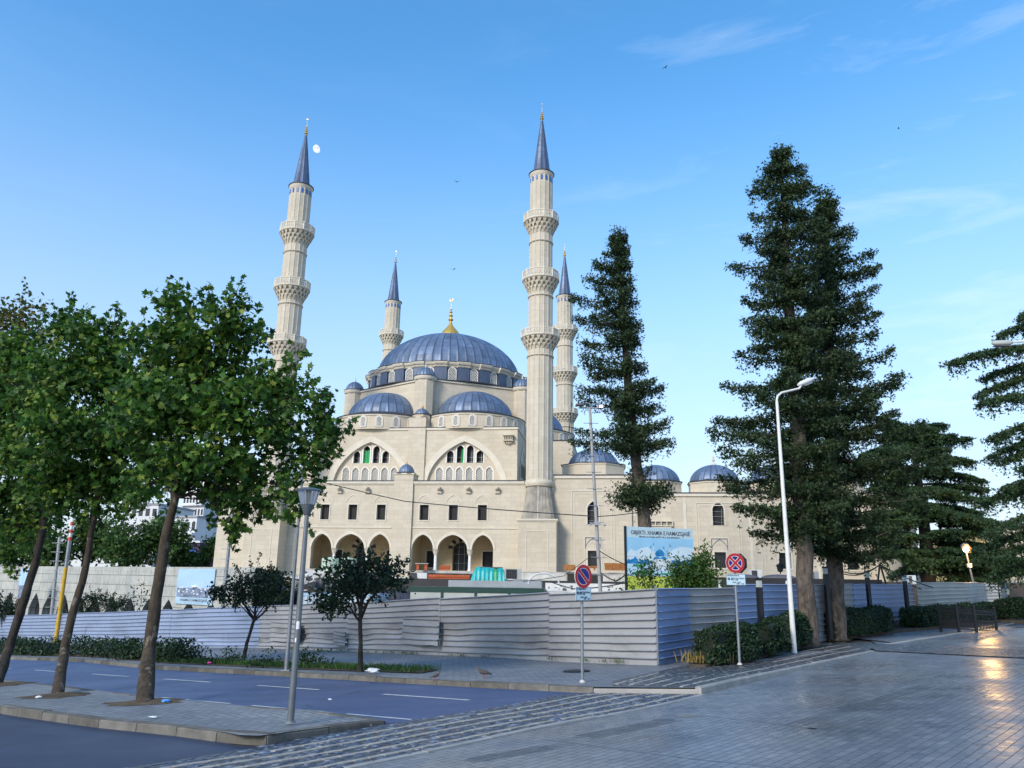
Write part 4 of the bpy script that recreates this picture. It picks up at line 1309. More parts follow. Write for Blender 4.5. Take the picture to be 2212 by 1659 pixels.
sheet('plaza_paving', strip_low + kerb_right[1:] + [(12.3, 27.0), (13.6, 31.0), (20.5, 37.5), (24.5, 41.0), (22.1, 35.4), (40, 29), (40, -8), (-4, -8)], M['plaza'], 0.0)
road_near = pts_px([(0, 1545), (200, 1562)])
isl_near = [(-40, 46.5), (-22.0, 29.2), (-9.17, 15.3), (-6.5, 13.2), (-4.85, 12.1), (-3.71, 11.2), (-3.5, 10.98), (-3.2, 10.84), (-3.0, 10.98), (-2.9, 11.16), (-2.46, 11.71), (-1.82, 12.46)]
isl_far = pts_px([(832.8, 1556.8)], .03) + pts_px([(780.2, 1548.6)], .07) + pts_px([(694.6, 1537.3)], .10) + pts_px([(533.4, 1524.9), (332.8, 1505.8)], .12)
isl_z = lambda x, y: .12 - .08 * min(1, max(0, (x + 3.0) / 1.2))
isl_far = isl_far + [(-11.6, 20.6), (-22.0, 29.9), (-40, 47.2)]
sheet('street', far_kerb + [(1.0, 15.45), (-.16, 13.93), (-1.42, 12.73), (-1.9, 12.4)] + isl_far[1:5] + [(-12, 20.4), (-24, 30.8), (-60, 62)], M['asphalt'], -0.004)
sheet('side_road', [(-60, 62), (-40, 45.4), (-22, 28.4)] + isl_near[2:] + [(-2.6, 11.4)] + strip_up[4::-1] + [(-40, -5), (-60, 10)], M['asphalt_dark'], -0.010)
sheet('island_pavement', isl_near + isl_far, M['pavers'], 0, isl_z)
fence_l = [(-62, 76.0), (-31.5, 50.9), (-11.35, 37.15), (3.73, 20.43)]
fence_r = [(3.73, 20.43), (4.9, 22.4), (8.3, 24.5), (13.2, 30.4), (18.5, 37.0), (19.4, 38.0)]
raise_z = lambda x, y: 0.11 - 0.09 * min(1, max(0, (y - 15) / 9.0)) if x > 3.3 else 0.11
pave_pts = far_kerb + kerb_right[1:] + [(11.7, 28.2), (13.4, 33.0), (13.2, 36), (4.0, 26), (2.5, 26), (-11.2, 39), (-31.3, 53), (-62, 79)]
sheet('far_pavement', pave_pts, M['pavers'], 0, raise_z)
# cobble strip in the roadway, pale stone lines set in it; its raised continuation past the kerb
sheet('cobble_strip', strip_up + [(2.3, 15.3), (3.43, 14.83)] + strip_low[::-1], M['cobble'], 0.006)
sheet('raised_cobble_strip', [(2.0, 15.65), (3.46, 15.0), (5.05, 16.99), (6.0, 18.12), (8.3, 21.03), (10.55, 23.9), (12.0, 26.6), (11.6, 29.2), (8.6, 26.6), (6.1, 22.8), (3.1, 18.06), (2.1, 16.5)], M['cobble_grey'], 0, lambda x, y: raise_z(x, y) + .006)
sheet('cobble_band', [(10.8, 23.95), (12.6, 19.98), (15.5, 13.7), (20.5, 3.0), (22.6, 3.6), (17.2, 15.6), (14.3, 22.6), (12.86, 26.3), (12.1, 27.8)], M['cobble_grey'], .022)
def poly_at(poly, s):
    L = [0]
    for a, b in zip(poly, poly[1:]): L.append(L[-1] + math.dist(a, b))
    s = s * L[-1]
    for i in range(len(poly) - 1):
        if s <= L[i + 1]:
            k = (s - L[i]) / (L[i + 1] - L[i]); return Vector((poly[i][0] + (poly[i + 1][0] - poly[i][0]) * k, poly[i][1] + (poly[i + 1][1] - poly[i][1]) * k))
    return Vector(poly[-1])
def stripes(name, lo, up, fr, w, zf, mat, gap, s0=0.0, s1=1.0, n=60):
    mb = MB()
    for f in fr:
        ss, prev = s0, None
        for k in range(n + 1):
            s = s0 + (s1 - s0) * k / n
            p = poly_at(lo, s).lerp(poly_at(up, s), f)
            p = p + Vector((random.uniform(-.012, .012), random.uniform(-.012, .012)))
            if prev is not None and random.random() > gap:
                d = (p - prev).normalized(); nn = Vector((-d.y, d.x)) * w / 2 * random.uniform(.75, 1.15)
                q = [prev + nn, prev - nn, p - d * .02 - nn, p - d * .02 + nn]
                z = [G(a.x, a.y) + zf(a.x, a.y) for a in q]
                top = [(a.x, a.y, zz) for a, zz in zip(q, z)]
                mb.add(top + [(a[0], a[1], a[2] - .03) for a in top], [[0, 1, 2, 3], [0, 4, 5, 1], [1, 5, 6, 2], [2, 6, 7, 3], [3, 7, 4, 0]])
            prev = p
    return struct(name, mb, mat)
slow = [(-4.6, 6.2), (-1.76, 9.19), (-1.0, 9.98), (.62, 11.79), (1.65, 12.74), (2.54, 13.63), (3.4, 14.75)]
sup = [(-7.0, 7.0), (-4.18, 9.71), (-3.3, 10.5), (-1.42, 12.73), (-.16, 13.93), (.95, 15.43), (1.6, 15.6)]
stripes('pale_line_stones', slow, sup, (.10, .28, .45, .62, .79), .095, lambda x, y: .016, M['line_stone'], .05)
stripes('raised_line_stones', kerb_right, [(1.95, 16.0), (3.1, 18.06), (6.18, 22.8), (8.6, 26.7), (11.3, 29.6)], (.2, .38, .56, .74, .9), .075, lambda x, y: raise_z(x, y) + .014, M['line_stone'], .03)
# loose cobbles standing proud of the strip
cv, cf = [], []
def cobbles(n, fr, zf, s0, s1, lo, up):
    for _ in range(n):
        s, f = s0 + (s1 - s0) * random.random(), fr[0] + (fr[1] - fr[0]) * random.random()
        p = poly_at(lo, s).lerp(poly_at(up, s), f)
        a = STRIPA + random.gauss(0, .35); r1, r2, h = random.uniform(.03, .06), random.uniform(.02, .035), random.uniform(.004, .014)
        z = G(p.x, p.y) + zf(p.x, p.y); b = len(cv)
        for rr, hh in ((1.0, 0), (.75, .7)):
            for k in range(7):
                t = 2 * PI * k / 7
                x, y = r1 * rr * math.cos(t), r2 * rr * math.sin(t)
                cv.append((p.x + x * math.cos(a) - y * math.sin(a), p.y + x * math.sin(a) + y * math.cos(a), z + h * hh))
        cv.append((p.x, p.y, z + h))
        for k in range(7):
            q = (k + 1) % 7
            cf.append((b + k, b + q, b + 7 + q)); cf.append((b + k, b + 7 + q, b + 7 + k)); cf.append((b + 7 + k, b + 7 + q, b + 14))
cobbles(1500, (.0, .98), lambda x, y: .004, 0.12, 1.0, slow, sup)
def m_pebble():
    t = NT('cobble stones')
    g = t.new('NewGeometry')
    c = t.ramp(g.outputs['Random Per Island'], [(0.0, (.025, .035, .06)), (.7, (.08, .10, .15)), (.95, (.2, .21, .23)), (1.0, (.38, .36, .32))])
    return t.set(c, .35, 0, .5)
M['pebble'] = m_pebble()
tag(np_mesh('cobble_stones', np.array(cv), np.array(cf), M['pebble'], None, True), 'rough river cobbles bedded between the pale lines', None, None, 'stuff')
# kerbs: stones butted end to end
def kerb(name, poly, mat, w, h, zf=None, inset=0.0, step=1.0, dz=0.0):
    mb = MB()
    L = sum(math.dist(a, b) for a, b in zip(poly, poly[1:]))
    n = max(1, int(L / step))
    for k in range(n):
        a, b = poly_at(poly, k / n), poly_at(poly, (k + 1) / n)
        d = (b - a).normalized(); nn = Vector((-d.y, d.x))
        a, b = a + d * .008, b - d * .008
        j = random.uniform(-.008, .008)
        q = [a - nn * .006, b - nn * .006, b + nn * w, a + nn * w]
        zz = [G(p.x, p.y) + (zf(p.x, p.y) if zf else h) + .005 + j for p in q]
        top = [Vector((p.x, p.y, z)) for p, z in zip(q, zz)]
        ch = [top[0] + Vector((nn.x, nn.y, 0)) * .025, top[1] + Vector((nn.x, nn.y, 0)) * .025, top[2], top[3]]
        lowf = [top[0] - Vector((0, 0, .025)), top[1] - Vector((0, 0, .025))]
        bot = [Vector((p.x, p.y, G(p.x, p.y) - .02)) for p in q]
        mb.add([*ch, *lowf, *bot], [[0, 1, 2, 3], [4, 5, 1, 0], [6, 7, 5, 4], [7, 8, 2, 1, 5], [6, 4, 0, 3, 9], [8, 9, 3, 2]])
    return struct(name, mb, mat)
kerb('island_kerb', isl_near, M['kerb'], .16, .12, isl_z)
kerb('island_kerb', isl_far, M['kerb'], .14, .12, isl_z)
kerb('far_kerb', far_kerb[1:8], M['kerb'], .16, .11)
kerb('flush_kerb', far_kerb[7:], M['kerb_pale'], .09, .0, lambda x, y: .085)
kerb('pale_kerb', kerb_right, M['kerb_pale'], .11, 0, lambda x, y: raise_z(x, y) + .012)
kerb('pale_kerb', strip_low[2:], M['kerb_pale'], -.10, 0, lambda x, y: .008)
kerb('pale_kerb', [(12.6, 26.9), (17.2, 31.5), (21.99, 36.46), (26.8, 42.06), (40, 56)], M['kerb_pale'], .16, .02, lambda x, y: .03)
sheet('side_road', [(22.1, 35.6), (26.9, 41.5), (42, 57), (80, 60), (60, 30), (40, 29.2)], M['asphalt_dark'], .012)
sheet('far_pavement', [(13.0, 27.6), (17.2, 31.8), (21.8, 36.7), (26.6, 42.2), (40, 56.5), (38, 58), (28.0, 48.2), (22.5, 42.6), (18.4, 39.1), (13.2, 33.8)], M['plaza'], .03)
# road markings
mb = MB()
def dash(a, b, w=.10):
    a, b = Vector(a), Vector(b)
    d = (b - a).normalized(); nn = Vector((-d.y, d.x)) * w / 2
    mb.add([(p.x, p.y, G(p.x, p.y) + .001) for p in (a + nn, a - nn, b - nn, b + nn)], [[0, 1, 2, 3]])
L0, LD = Vector((-.68, 15.11)), Vector((-0.7655, 0.6435))
for k in range(14):
    s0 = k * 4.43 if k < 6 else k * 4.4
    a = L0 + LD * s0; dash(a, a + LD * 2.35)
e0 = Vector((-1.42, 12.78))
for s0, s1 in ((0.05, 1.55), (2.1, 4.2), (4.9, 7.4)):
    a, b = e0 + (Vector((-4.86, 15.52)) - e0).normalized() * s0, e0 + (Vector((-4.86, 15.52)) - e0).normalized() * s1
    dash(a, b, .07)
o = mb.build('lane_markings', M['line_paint']); o['kind'] = 'structure'
# drain grate, metal joint and grooved guiding bands let into the plaza
def lines_on(name, segs, w, mat, dz=.003):
    mb = MB()
    for a, b in segs:
        a, b = Vector(a), Vector(b); d = (b - a).normalized(); nn = Vector((-d.y, d.x)) * w / 2
        n = max(1, int((b - a).length / .5))
        for k in range(n):
            p, q = a.lerp(b, k / n), a.lerp(b, (k + 1) / n) - d * .006
            mb.add([(r.x, r.y, G(r.x, r.y) + dz) for r in (p + nn, p - nn, q - nn, q + nn)], [[0, 1, 2, 3]])
    return struct(name, mb, mat)
g2 = lambda u, v: gp(u, v).to_2d()
M['groove'] = plain('dark groove', (.115, .125, .14), .6, 0, .3, 5.0)
def grooves(a, b, n, gap):
    a, b = g2(*a), g2(*b); d = (b - a).normalized(); nn = Vector((d.y, -d.x)); return [(a + nn * gap * k + d * random.uniform(0, .2), b + nn * gap * k - d * random.uniform(0, .2)) for k in range(n)]
lines_on('paving_groove', grooves((985, 1643), (1193, 1607), 6, .055) + grooves((1225, 1593), (1440, 1551), 7, .055) + grooves((1700, 1565), (1990, 1480), 5, .06), .016, M['groove'])
lines_on('metal_joint', [(g2(1503, 1545), g2(1640, 1559)), (g2(1640, 1559), g2(1752, 1574)), (g2(1180, 1598), g2(1500, 1640)), (g2(1500, 1640), g2(1700, 1659))], .022, M['galv'])
ga, gb = g2(1466, 1548), g2(1503, 1545); gd = (gb - ga).normalized(); gn = Vector((-gd.y, gd.x))
lines_on('drain_grate', [(ga - gn * .16 + (gb - ga) * k / 9, ga + gn * .16 + (gb - ga) * k / 9) for k in range(10)], .018, M['line_stone'], .006)
lines_on('drain_hole', [(g2(1746, 1573), g2(1764, 1574.5))], .09, M['dark'], .004)
# soil and planting strips
sheet('planting_soil', [(-2.1, 20.0), (-5.4, 22.3), (-11.2, 27.2), (-16.3, 32.8), (-21.8, 36.9), (-40, 54), (-39.5, 54.8), (-20.5, 38.6), (-12, 31.0), (-7.2, 25.6), (-1.7, 20.9)], M['soil'], .125)
bed = pts_px([(1490, 1431), (1522, 1430), (1632, 1414), (1680, 1397), (1733, 1387), (1783, 1375), (1928, 1359), (1966, 1355)], .2)
sheet('planting_soil', bed + [(20.5, 40.4), (19.7, 39.9), (13.6, 32.1), (9.9, 27.3), (6.6, 23.9), (4.9, 22.3)], M['soil'], .13, None, .2)
sheet('planting_soil', pts_px([(1966, 1355), (2032, 1350), (2161, 1337.5), (2330, 1337)], .2) + [(50, 72), (47, 71), (34.5, 56.3), (32.5, 53.6), (31.3, 53.3), (26.3, 46.8), (20.6, 40.9)], M['soil'], .13, None, .2)
def soil_patch(u, v, r):
    c = gp(u, v, .12)
    mb = MB()
    pts = []
    for k in range(22):
        a = 2 * PI * k / 22; q = r * random.uniform(.75, 1.15)
        pts.append((c.x + q * math.cos(a) * 1.2, c.y + q * math.sin(a) * .9))
    b = len(mb.v)
    mb.add([(c.x, c.y, G(c.x, c.y) + .19)] + [((p[0] * .5 + c.x * .5), (p[1] * .5 + c.y * .5), G(p[0], p[1]) + .165) for p in pts] + [(p[0], p[1], G(p[0], p[1]) + .124) for p in pts],
           [[0, 1 + k, 1 + (k + 1) % 22] for k in range(22)] + [[1 + k, 23 + k, 23 + (k + 1) % 22, 1 + (k + 1) % 22] for k in range(22)])
    return struct('tree_pit_soil', mb, M['soil'], smooth=True)
for u, v, r in ((312, 1518, .62), (124, 1503, .62), (-8, 1480, .7)): soil_patch(u, v, r)
mb = MB()
c = gp(1245, 1449, .11)
mb.lathe([(.0001, 0), (.3, 0), (.33, -.02)], 20)
mh = struct('manhole_cover', mb, M['iron']); mh.location = (c.x, c.y, G(c.x, c.y) + .121); mh.rotation_euler = (-.028, -.046, 0)

# ------------------------------------------------------------------ corrugated hoarding
def fence_panel(par, A, B, zA, zB, hA, hB, mat, ribs=9, dents=(), seed=0, lip=True, cut=None):
    """one run of horizontal sheet from A to B (x,y); zA/zB ground, hA/hB heights"""
    rs = np.random.default_rng(seed)
    A, B = Vector(A), Vector(B)
    L = (B - A).length
    d = (B - A) / L
    nn = Vector((d.y, -d.x))                 # faces the street
    if nn.dot(Vector((-A.x, -A.y))) < 0: nn = -nn
    nu = max(6, int(L / .22))
    prof = []                                # (height fraction, outward offset)
    for k in range(ribs):
        f = k / ribs; w = 1 / ribs
        prof += [(f, .0), (f + .40 * w, .003), (f + .80 * w, .0), (f + .825 * w, .060), (f + .87 * w, .074), (f + .92 * w, .066), (f + .97 * w, .0)]
    prof += [(1.0, 0)]
    V, F = [], []
    ph = rs.uniform(0, 6, 8)
    for i in range(nu + 1):
        s = i / nu * L
        z0 = zA + (zB - zA) * i / nu; h = hA + (hB - hA) * i / nu
        h += .014 * math.sin(s * .7 + ph[0])
        for f, o in prof:
            wv = .016 * math.sin(s * .9 + ph[2]) * (1 - f) + .006 * math.sin(s * 2.2 + f * 3 + ph[3])
            zz = f * h + .006 * math.sin(s * .8 + f * 3 + ph[5]) * (f > 0)
            for ds, df, rs_, rf, am in dents:
                q = ((s - ds) / rs_) ** 2 + ((f - df) / rf) ** 2
                wv -= am * math.exp(-q)
                zz -= am * .35 * math.exp(-q)
            p = A + d * s + nn * (o + wv)
            V.append((p.x, p.y, z0 + zz))
    m = len(prof)
    for i in range(nu):
        for j in range(m - 1):
            if cut and cut(i / nu * L, (prof[j][0] + prof[j + 1][0]) / 2): continue
            a = i * m + j; F.append((a, a + m, a + m + 1, a + 1))
    o = np_mesh('panel', V, F, mat, par, True)
    try: o.data.set_sharp_from_angle(angle=rad(24))
    except Exception: pass
    return o
def GZ(p, dz=.1): return G(p[0], p[1]) + dz
fence = thing('corrugated_fence', 'long grey blue corrugated hoarding facing the street with dented sheets', 'fence', (3.73, 20.43, G(3.73, 20.43)))
inv = Vector(fence.location)
def fpanel(par, A, B, hA, hB, mat, **kw):
    o = fence_panel(par, A, B, GZ(A, kw.pop('za', .08)), GZ(B, kw.pop('zb', .08)), hA, hB, mat, **kw)
    o.location = -Vector(par.location)
    return o
P0, P1 = Vector((3.73, 20.43)), Vector((-11.3, 37.1))
cuts = [0, .17, .40, .66, .86, 1.0]
for k in range(5):
    a, b = P0.lerp(P1, cuts[k]), P0.lerp(P1, cuts[k + 1])
    ov = (P0 - P1).normalized().orthogonal() * (.012 * (k % 2))
    dn = {1: [(4.4, .40, .7, .16, .16), (1.0, .2, .6, .15, .10)], 2: [(.8, .35, .5, .16, .2), (4.8, .3, .6, .16, .2), (2.6, .45, .5, .1, .12)], 3: [(1.5, .25, .7, .12, .22), (3.6, .33, .5, .12, .18)], 4: [(1.2, .3, .6, .12, .2), (2.6, .2, .5, .1, .18)], 0: [(1.2, .22, .4, .08, .06)]}[k]
    fpanel(fence, a + ov, b + ov, 1.86 + .03 * (k % 2), 1.86, M['sheet'], ribs=10, dents=dn, seed=k, zb=.06)
nf = Vector((-(P1 - P0).y, (P1 - P0).x)).normalized()
if nf.dot(-P0) < 0: nf = -nf
for ta, tb_, z, h, kk in ((.49, .391, .37, .86, 60), (.944, .815, .35, .8, 61), (.70, .655, .3, .5, 62)):        # loosened, curled sheets
    a, b = P0.lerp(P1, ta) + nf * .075, P0.lerp(P1, tb_) + nf * .16
    o = fence_panel(fence, a, b, GZ(a, .08 + z), GZ(b, .08 + z - .05), h, h, M['sheet'], ribs=4, dents=[(1.9, .0, .3, .25, -.10), (.9, .4, .4, .2, .08)], seed=kk)
    o.name = 'loose_sheet'; o.location = -inv
mb = MB(); mb.bar((P0.x + .01, P0.y + .03, GZ(P0)), (P0.x + .01, P0.y + .03, GZ(P0) + 1.9), .05)
o = mb.build('corner_post', M['galv'], fence); o.location = -inv
fl = thing('corrugated_fence', 'pale blue corrugated hoarding running left behind the plane trunks', 'fence', (P1.x, P1.y, G(*P1)))
Q = [Vector(p) for p in ((-11.3, 37.1), (-17.0, 41.0), (-23.5, 45.4), (-31.5, 50.9), (-45, 62.0), (-62, 76))]
for k in range(5):
    fpanel(fl, Q[k], Q[k + 1], 1.88, 1.88, M['sheet_pale'], ribs=10, dents=[(2, .2, 1.2, .12, .1), (4.5, .3, .8, .1, .08)], seed=10 + k, za=.05, zb=.05)
fr = thing('corrugated_fence', 'blue and grey corrugated hoarding bending away behind the clipped hedges', 'fence', (P0.x, P0.y, G(*P0)))
R = [Vector(p) for p in ((3.75, 20.46), (5.0, 22.3), (6.7, 23.9), (10.0, 27.3), (13.8, 32.2), (19.9, 40.0), (20.6, 40.9))]
for k, m in enumerate(('sheet_blue', 'sheet', 'sheet_blue', 'sheet', 'sheet_blue', 'sheet_pale')):
    fpanel(fr, R[k], R[k + 1], 1.84 + (.03 if k == 1 else .1 if k > 1 else 0), 1.86 + (.1 if k > 1 else 0), M[m], ribs=10, dents=[(1, .3, .5, .1, .05)], seed=30 + k)
fw = thing('corrugated_fence', 'off white corrugated hoarding beyond the gate with a kink in the middle', 'fence', (20.7, 40.8, G(20.7, 40.8)))
S = [Vector(p) for p in ((20.75, 40.8), (26.6, 46.6), (31.6, 53.2), (32.8, 53.4), (35.0, 56.2), (47.5, 70.0))]
for k in range(5):
    fpanel(fw, S[k], S[k + 1], 2.02, 2.02, M['sheet_white'], ribs=10, seed=50 + k, dents=[(2, .4, 1, .2, .03)])
# ------------------------------------------------------------------ podium and building yard
def at_z(u, v, Y): return at(u, v, Y).z
W0, W1 = Vector((-16.3, 51.5)), Vector((-52.0, 78.2))
wd = (W1 - W0).normalized()
ang = math.atan2(-wd.y, -wd.x)                 # local x runs from the far end to the corner
pod = thing('podium', 'pale concrete podium wall with a row of pointed arches left of the mosque', 'podium', (W1.x, W1.y, 0), ang)
LEN = (W1 - W0).length
mb = MB(); hs_ = []
x = LEN - 1.9
while x > 2:
    if x < LEN - 7.2 or x > LEN - 2.5 or True: hs_.append(arch(2.15, -5.4, -3.1, -1.62, x, 7, .6))
    x -= 2.62
mb.wall(rect(0, LEN, -6.0, 0.62), hs_, 0, .55)
mb.quad((0, 0, .62), (LEN, 0, .62), (LEN, .5, .62), (0, .5, .62)); mb.quad((0, .55, .62), (LEN, .55, .62), (LEN, .55, -.1), (0, .55, -.1))
part('arcade_wall', mb, M['podium'], pod)
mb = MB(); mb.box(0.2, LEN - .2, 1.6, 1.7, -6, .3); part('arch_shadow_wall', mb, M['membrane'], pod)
mb = MB()
k = .6
while k < LEN - .4:
    for z in (.3, -.62, -1.55): mb.box(k - .03, k + .03, -.012, -.001, z - .04, z + .04)
    k += .55
o = part('tie_hole', mb, M['raw_concrete'], pod); o['kind'] = 'stuff'
# deck and the black membrane face running back to the mosque
mb = MB()
lf = ML(-10.3, -1.9); fr1 = ML(-9.6, -7.0); fr2 = ML(9.2, -7.0); fr3 = ML(9.6, -4.4); fr4 = ML(46, -4.4); bk = ML(46, 20); bl = ML(-60, 20)
poly = [(W1.x, W1.y), (W0.x, W0.y), (lf.x, lf.y), (fr1.x, fr1.y), (fr2.x, fr2.y), (fr3.x, fr3.y), (fr4.x, fr4.y), (bk.x, bk.y), (bl.x, bl.y)]
q = [(p[0] - W1.x, p[1] - W1.y) for p in poly]
ca, sa = math.cos(-ang), math.sin(-ang)
q = [(a * ca - b * sa, a * sa + b * ca) for a, b in q]
q[0] = (0.0, .56); q[1] = (LEN - .001, .56)
tr = tessellate_polygon([[Vector((a, b, 0)) for a, b in q]])
mb.add([(a, b, .12) for a, b in q], [list(t) for t in tr])
part('deck', mb, M['conc_slab'], pod)
mb = MB()
for i in range(1, 6):
    a, b = q[i], q[i + 1]
    mb.quad((a[0], a[1], -6), (b[0], b[1], -6), (b[0], b[1], .11 if i != 1 else .5), (a[0], a[1], .11 if i != 1 else .5))
part('membrane_face', mb, M['membrane'], pod)
# poster on the podium
def box_thing(name, label, cat, u0, v0, u1, v1, Y, depth, rz=0.0, group=None):
    """an Empty under the middle of what the corners (u0,v0)-(u1,v1) see at Y; returns thing, width, height"""
    a, b = at(u0, v1, Y), at(u1, v0, Y)
    c = at((u0 + u1) / 2, v1, Y)
    t = thing(name, label, cat, (c.x, c.y, c.z), rz, group)
    return t, (b.x - a.x), (b.z - a.z)
pw = W0 + wd * 5.0
po = thing('poster', 'sky blue picture banner lettered in dark blue hung on the podium wall', 'poster', (pw.x - .0, pw.y, -1.78), ang)
po.scale = (1.95, 1, 1)
mb = MB(); mb.box(-1.95, 0.35, -.09, -.05, -.1, 2.28); part('panel', mb, M['cont_blue'], po)
M['poster_sky'] = plain('poster sky', (.38, .56, .80), .5, 0, .08, .6)
M['poster_city'] = plain('poster city', (.16, .20, .28), .5, 0, .6, 3.0)
mb = MB(); mb.box(-1.9, .3, -.094, -.091, 1.0, 2.2); part('picture_sky', mb, M['poster_sky'], po)
mb = MB(); mb.box(-1.9, .3, -.094, -.091, .36, .99); part('picture_city', mb, M['poster_city'], po)
mb = MB()
for k in range(26):
    x, z, w, h = random.uniform(-1.85, .2), random.uniform(.4, 1.0), random.uniform(.04, .16), random.uniform(.03, .14); mb.box(x, min(x + w, .28), -.098, -.0945, z, z + h)
mb.lathe([(.16, 1.05), (.13, 1.14), (.001, 1.2)], 10, (-.78, -.096))
for x in (-1.25, -1.0, -.55, -.35): mb.box(x, x + .025, -.099, -.0945, 1.05, 1.42)
part('picture_buildings', mb, M['cont_white'], po)
mb = MB(); mb.box(-1.9, .3, -.094, -.091, 0.0, .35); part('caption_strip', mb, M['cont_blue'], po)
text_part('lettering', 'XHAMIA E NAMAZGJASË', .22, M['ink'], po, (-.8, -.097, .17), (PI / 2, 0, 0), 1.7, .001, bold=.003)
# left blue banner behind the first trunk
b2 = thing('banner', 'crumpled blue picture banner at the far left end of the podium', 'banner', at(44, 1296, 66), ang)
g = MB(); n, m = 10, 14
for i in range(n + 1):
    for j in range(m + 1):
        g.v.append((-.75 + 1.5 * i / n + .05 * math.sin(j * .8), .06 * math.sin(i * 1.3 + j * .5), 0.1 + 2.45 * j / m - (.25 * math.sin(PI * i / n) if j == m else 0)))
for i in range(n):
    for j in range(m): a = i * (m + 1) + j; g.f.append([a, a + 1, a + m + 2, a + m + 1]); g.m.append(0 if j > 5 else 1)
part('cloth', g, [M['poster_sky'], M['poster_city']], b2, smooth=True)
mb = MB()
for x in (-.8, .8): mb.box(x - .04, x + .04, .1, .18, -2.6, 2.5)
part('post', mb, M['wood'], b2)

# --- site cabins and containers between the hoarding and the mosque
def cabin(name, label, cat, u0, v0, u1, Y, h, depth, wall, frame, rz, posts=3, band=.32, group=None):
    a, b = at(u0, v0, Y), at(u1, v0, Y)
    w = b.x - a.x
    t = thing(name, label, cat, ((a.x + b.x) / 2, Y, a.z - h), rz, group)
    mb = MB(); mb.box(-w / 2 + .04, w / 2 - .04, .04, depth - .04, 0.0, h - .06); part('wall', mb, M[wall], t)
    mb = MB(); mb.box(-w / 2, w / 2, 0, depth, h - band, h); part('roof_band', mb, M[frame], t)
    for k in range(posts):
        x = -w / 2 + .07 + (w - .14) * k / (posts - 1)
        mb = MB(); mb.box(x - .07, x + .07, -.02, .1, 0, h - band - .002); part('post', mb, M[frame], t)
    return t, w, h
t, w, h = cabin('site_cabin', 'long pale site cabin with dark green frame behind the hoarding', 'cabin', 879, 1266.5, 1176, 47, 2.6, 2.4, 'cont_panel', 'cont_green', rad(-4), 5, .3)
mb = MB(); mb.box(1.35, 3.9, -.55, -.02, h - .62, h - .57); part('canopy', mb, M['cont_grey'], t)
mb = MB(); mb.box(2.1, 3.1, .03, .035, h - 1.6, h - .7); part('window', mb, M['cont_blue'], t)
t, w, h = cabin('site_cabin', 'grey flat roofed site cabin behind the green framed one', 'cabin', 968, 1253, 1170, 53, 2.7, 2.4, 'cont_grey', 'cont_grey', rad(-4), 3, .42)
mb = MB(); mb.box(w / 2 - 1.9, w / 2 - .1, .3, 1.2, h + .002, h + .12); part('roof_tray', mb, M['galv'], t)
t, w, h = cabin('site_cabin', 'white site cabin with flaking roof band below the concrete parapet', 'cabin', 1178, 1259, 1350, 48, 2.7, 2.4, 'cont_white', 'cont_white', rad(-6), 4, .5)
for k in range(3):
    x = -w / 2 + .1 + (w - .2) * (k + .5) / 3
    mb = MB(); mb.box(x - w / 6 + .22, x + w / 6 - .22, .028, .034, .9, h - .62); p = part('panel', mb, M['tank'], t)
mb = MB()
for k in range(16):
    x, z = random.uniform(-w / 2 + .1, w / 2 - .1), random.uniform(h - .45, h - .2); mb.box(x, x + random.uniform(.05, .25), -.003, -.001, z, z + random.uniform(.03, .12))
o = part('peeled_patch', mb, M['formwork'], t); o['kind'] = 'stuff'
t, w, h = cabin('shipping_container', 'light blue corrugated container behind the round topped street tree', 'container', 642, 1281, 812, 41, 2.5, 2.4, 'cont_blue', 'cont_blue', rad(-10), 2, .14)
mb = MB()
k = -w / 2 + .3
while k < w / 2 - .2:
    mb.box(k, k + .14, .0, .05, .15, h - .16); k += .3
part('corrugation', mb, M['cont_white'], t)
t, w, h = box_thing('sheeted_stack', 'load under a dark blue sheet beside the light blue container', 'stack', 808, 1278, 884, 1335, 43, 2) + () if False else (None, 0, 0)
a, b = at(806, 1279, 43.5), at(884, 1279, 43.5)
t = thing('sheeted_stack', 'load under a dark blue sheet beside the light blue container', 'stack', ((a.x + b.x) / 2, 43.5, a.z - 2.0), 0)
g = MB(); n, m = 14, 8
for i in range(n + 1):
    for j in range(m + 1):
        x = -1 + 2 * i / n; y = j / m
        g.v.append((x * (b.x - a.x) / 2, y * 1.8, 2.0 - .12 * math.sin(i * 1.1) * math.sin(j) - (2.0 if i in (0, n) or j in (0, m) else 0)))
for i in range(n):
    for j in range(m): k = i * (m + 1) + j; g.f.append([k, k + 1, k + m + 2, k + m + 1]); g.m.append(0)
part('sheet', g, M['tarp_blue'], t)
# water tanks
for k, (u0, u1, vt) in enumerate(((693, 733, 1206), (733, 771, 1206))):
    a, b = at(u0, 1238, 66), at(u1, vt, 66)
    t = thing('water_tank', ('left pale green water tank with a rib round its middle', 'right pale green water tank partly behind the round topped tree')[k], 'water tank', ((a.x + b.x) / 2, 66, a.z), 0, 'pale green water tanks')
    r, hh = (b.x - a.x) / 2, b.z - a.z
    mb = MB(); mb.lathe([(r * .96, 0), (r * .96, hh * .42), (r, hh * .43), (r, hh * .47), (r * .97, hh * .48), (r * .97, hh * .95), (r * .9, hh), (.01, hh * 1.02)], 24); part('body', mb, M['tank'], t, smooth=40)
    mb = MB(); mb.lathe([(r * .25, hh), (r * .25, hh * 1.06), (.01, hh * 1.07)], 12); part('lid', mb, M['tank'], t)
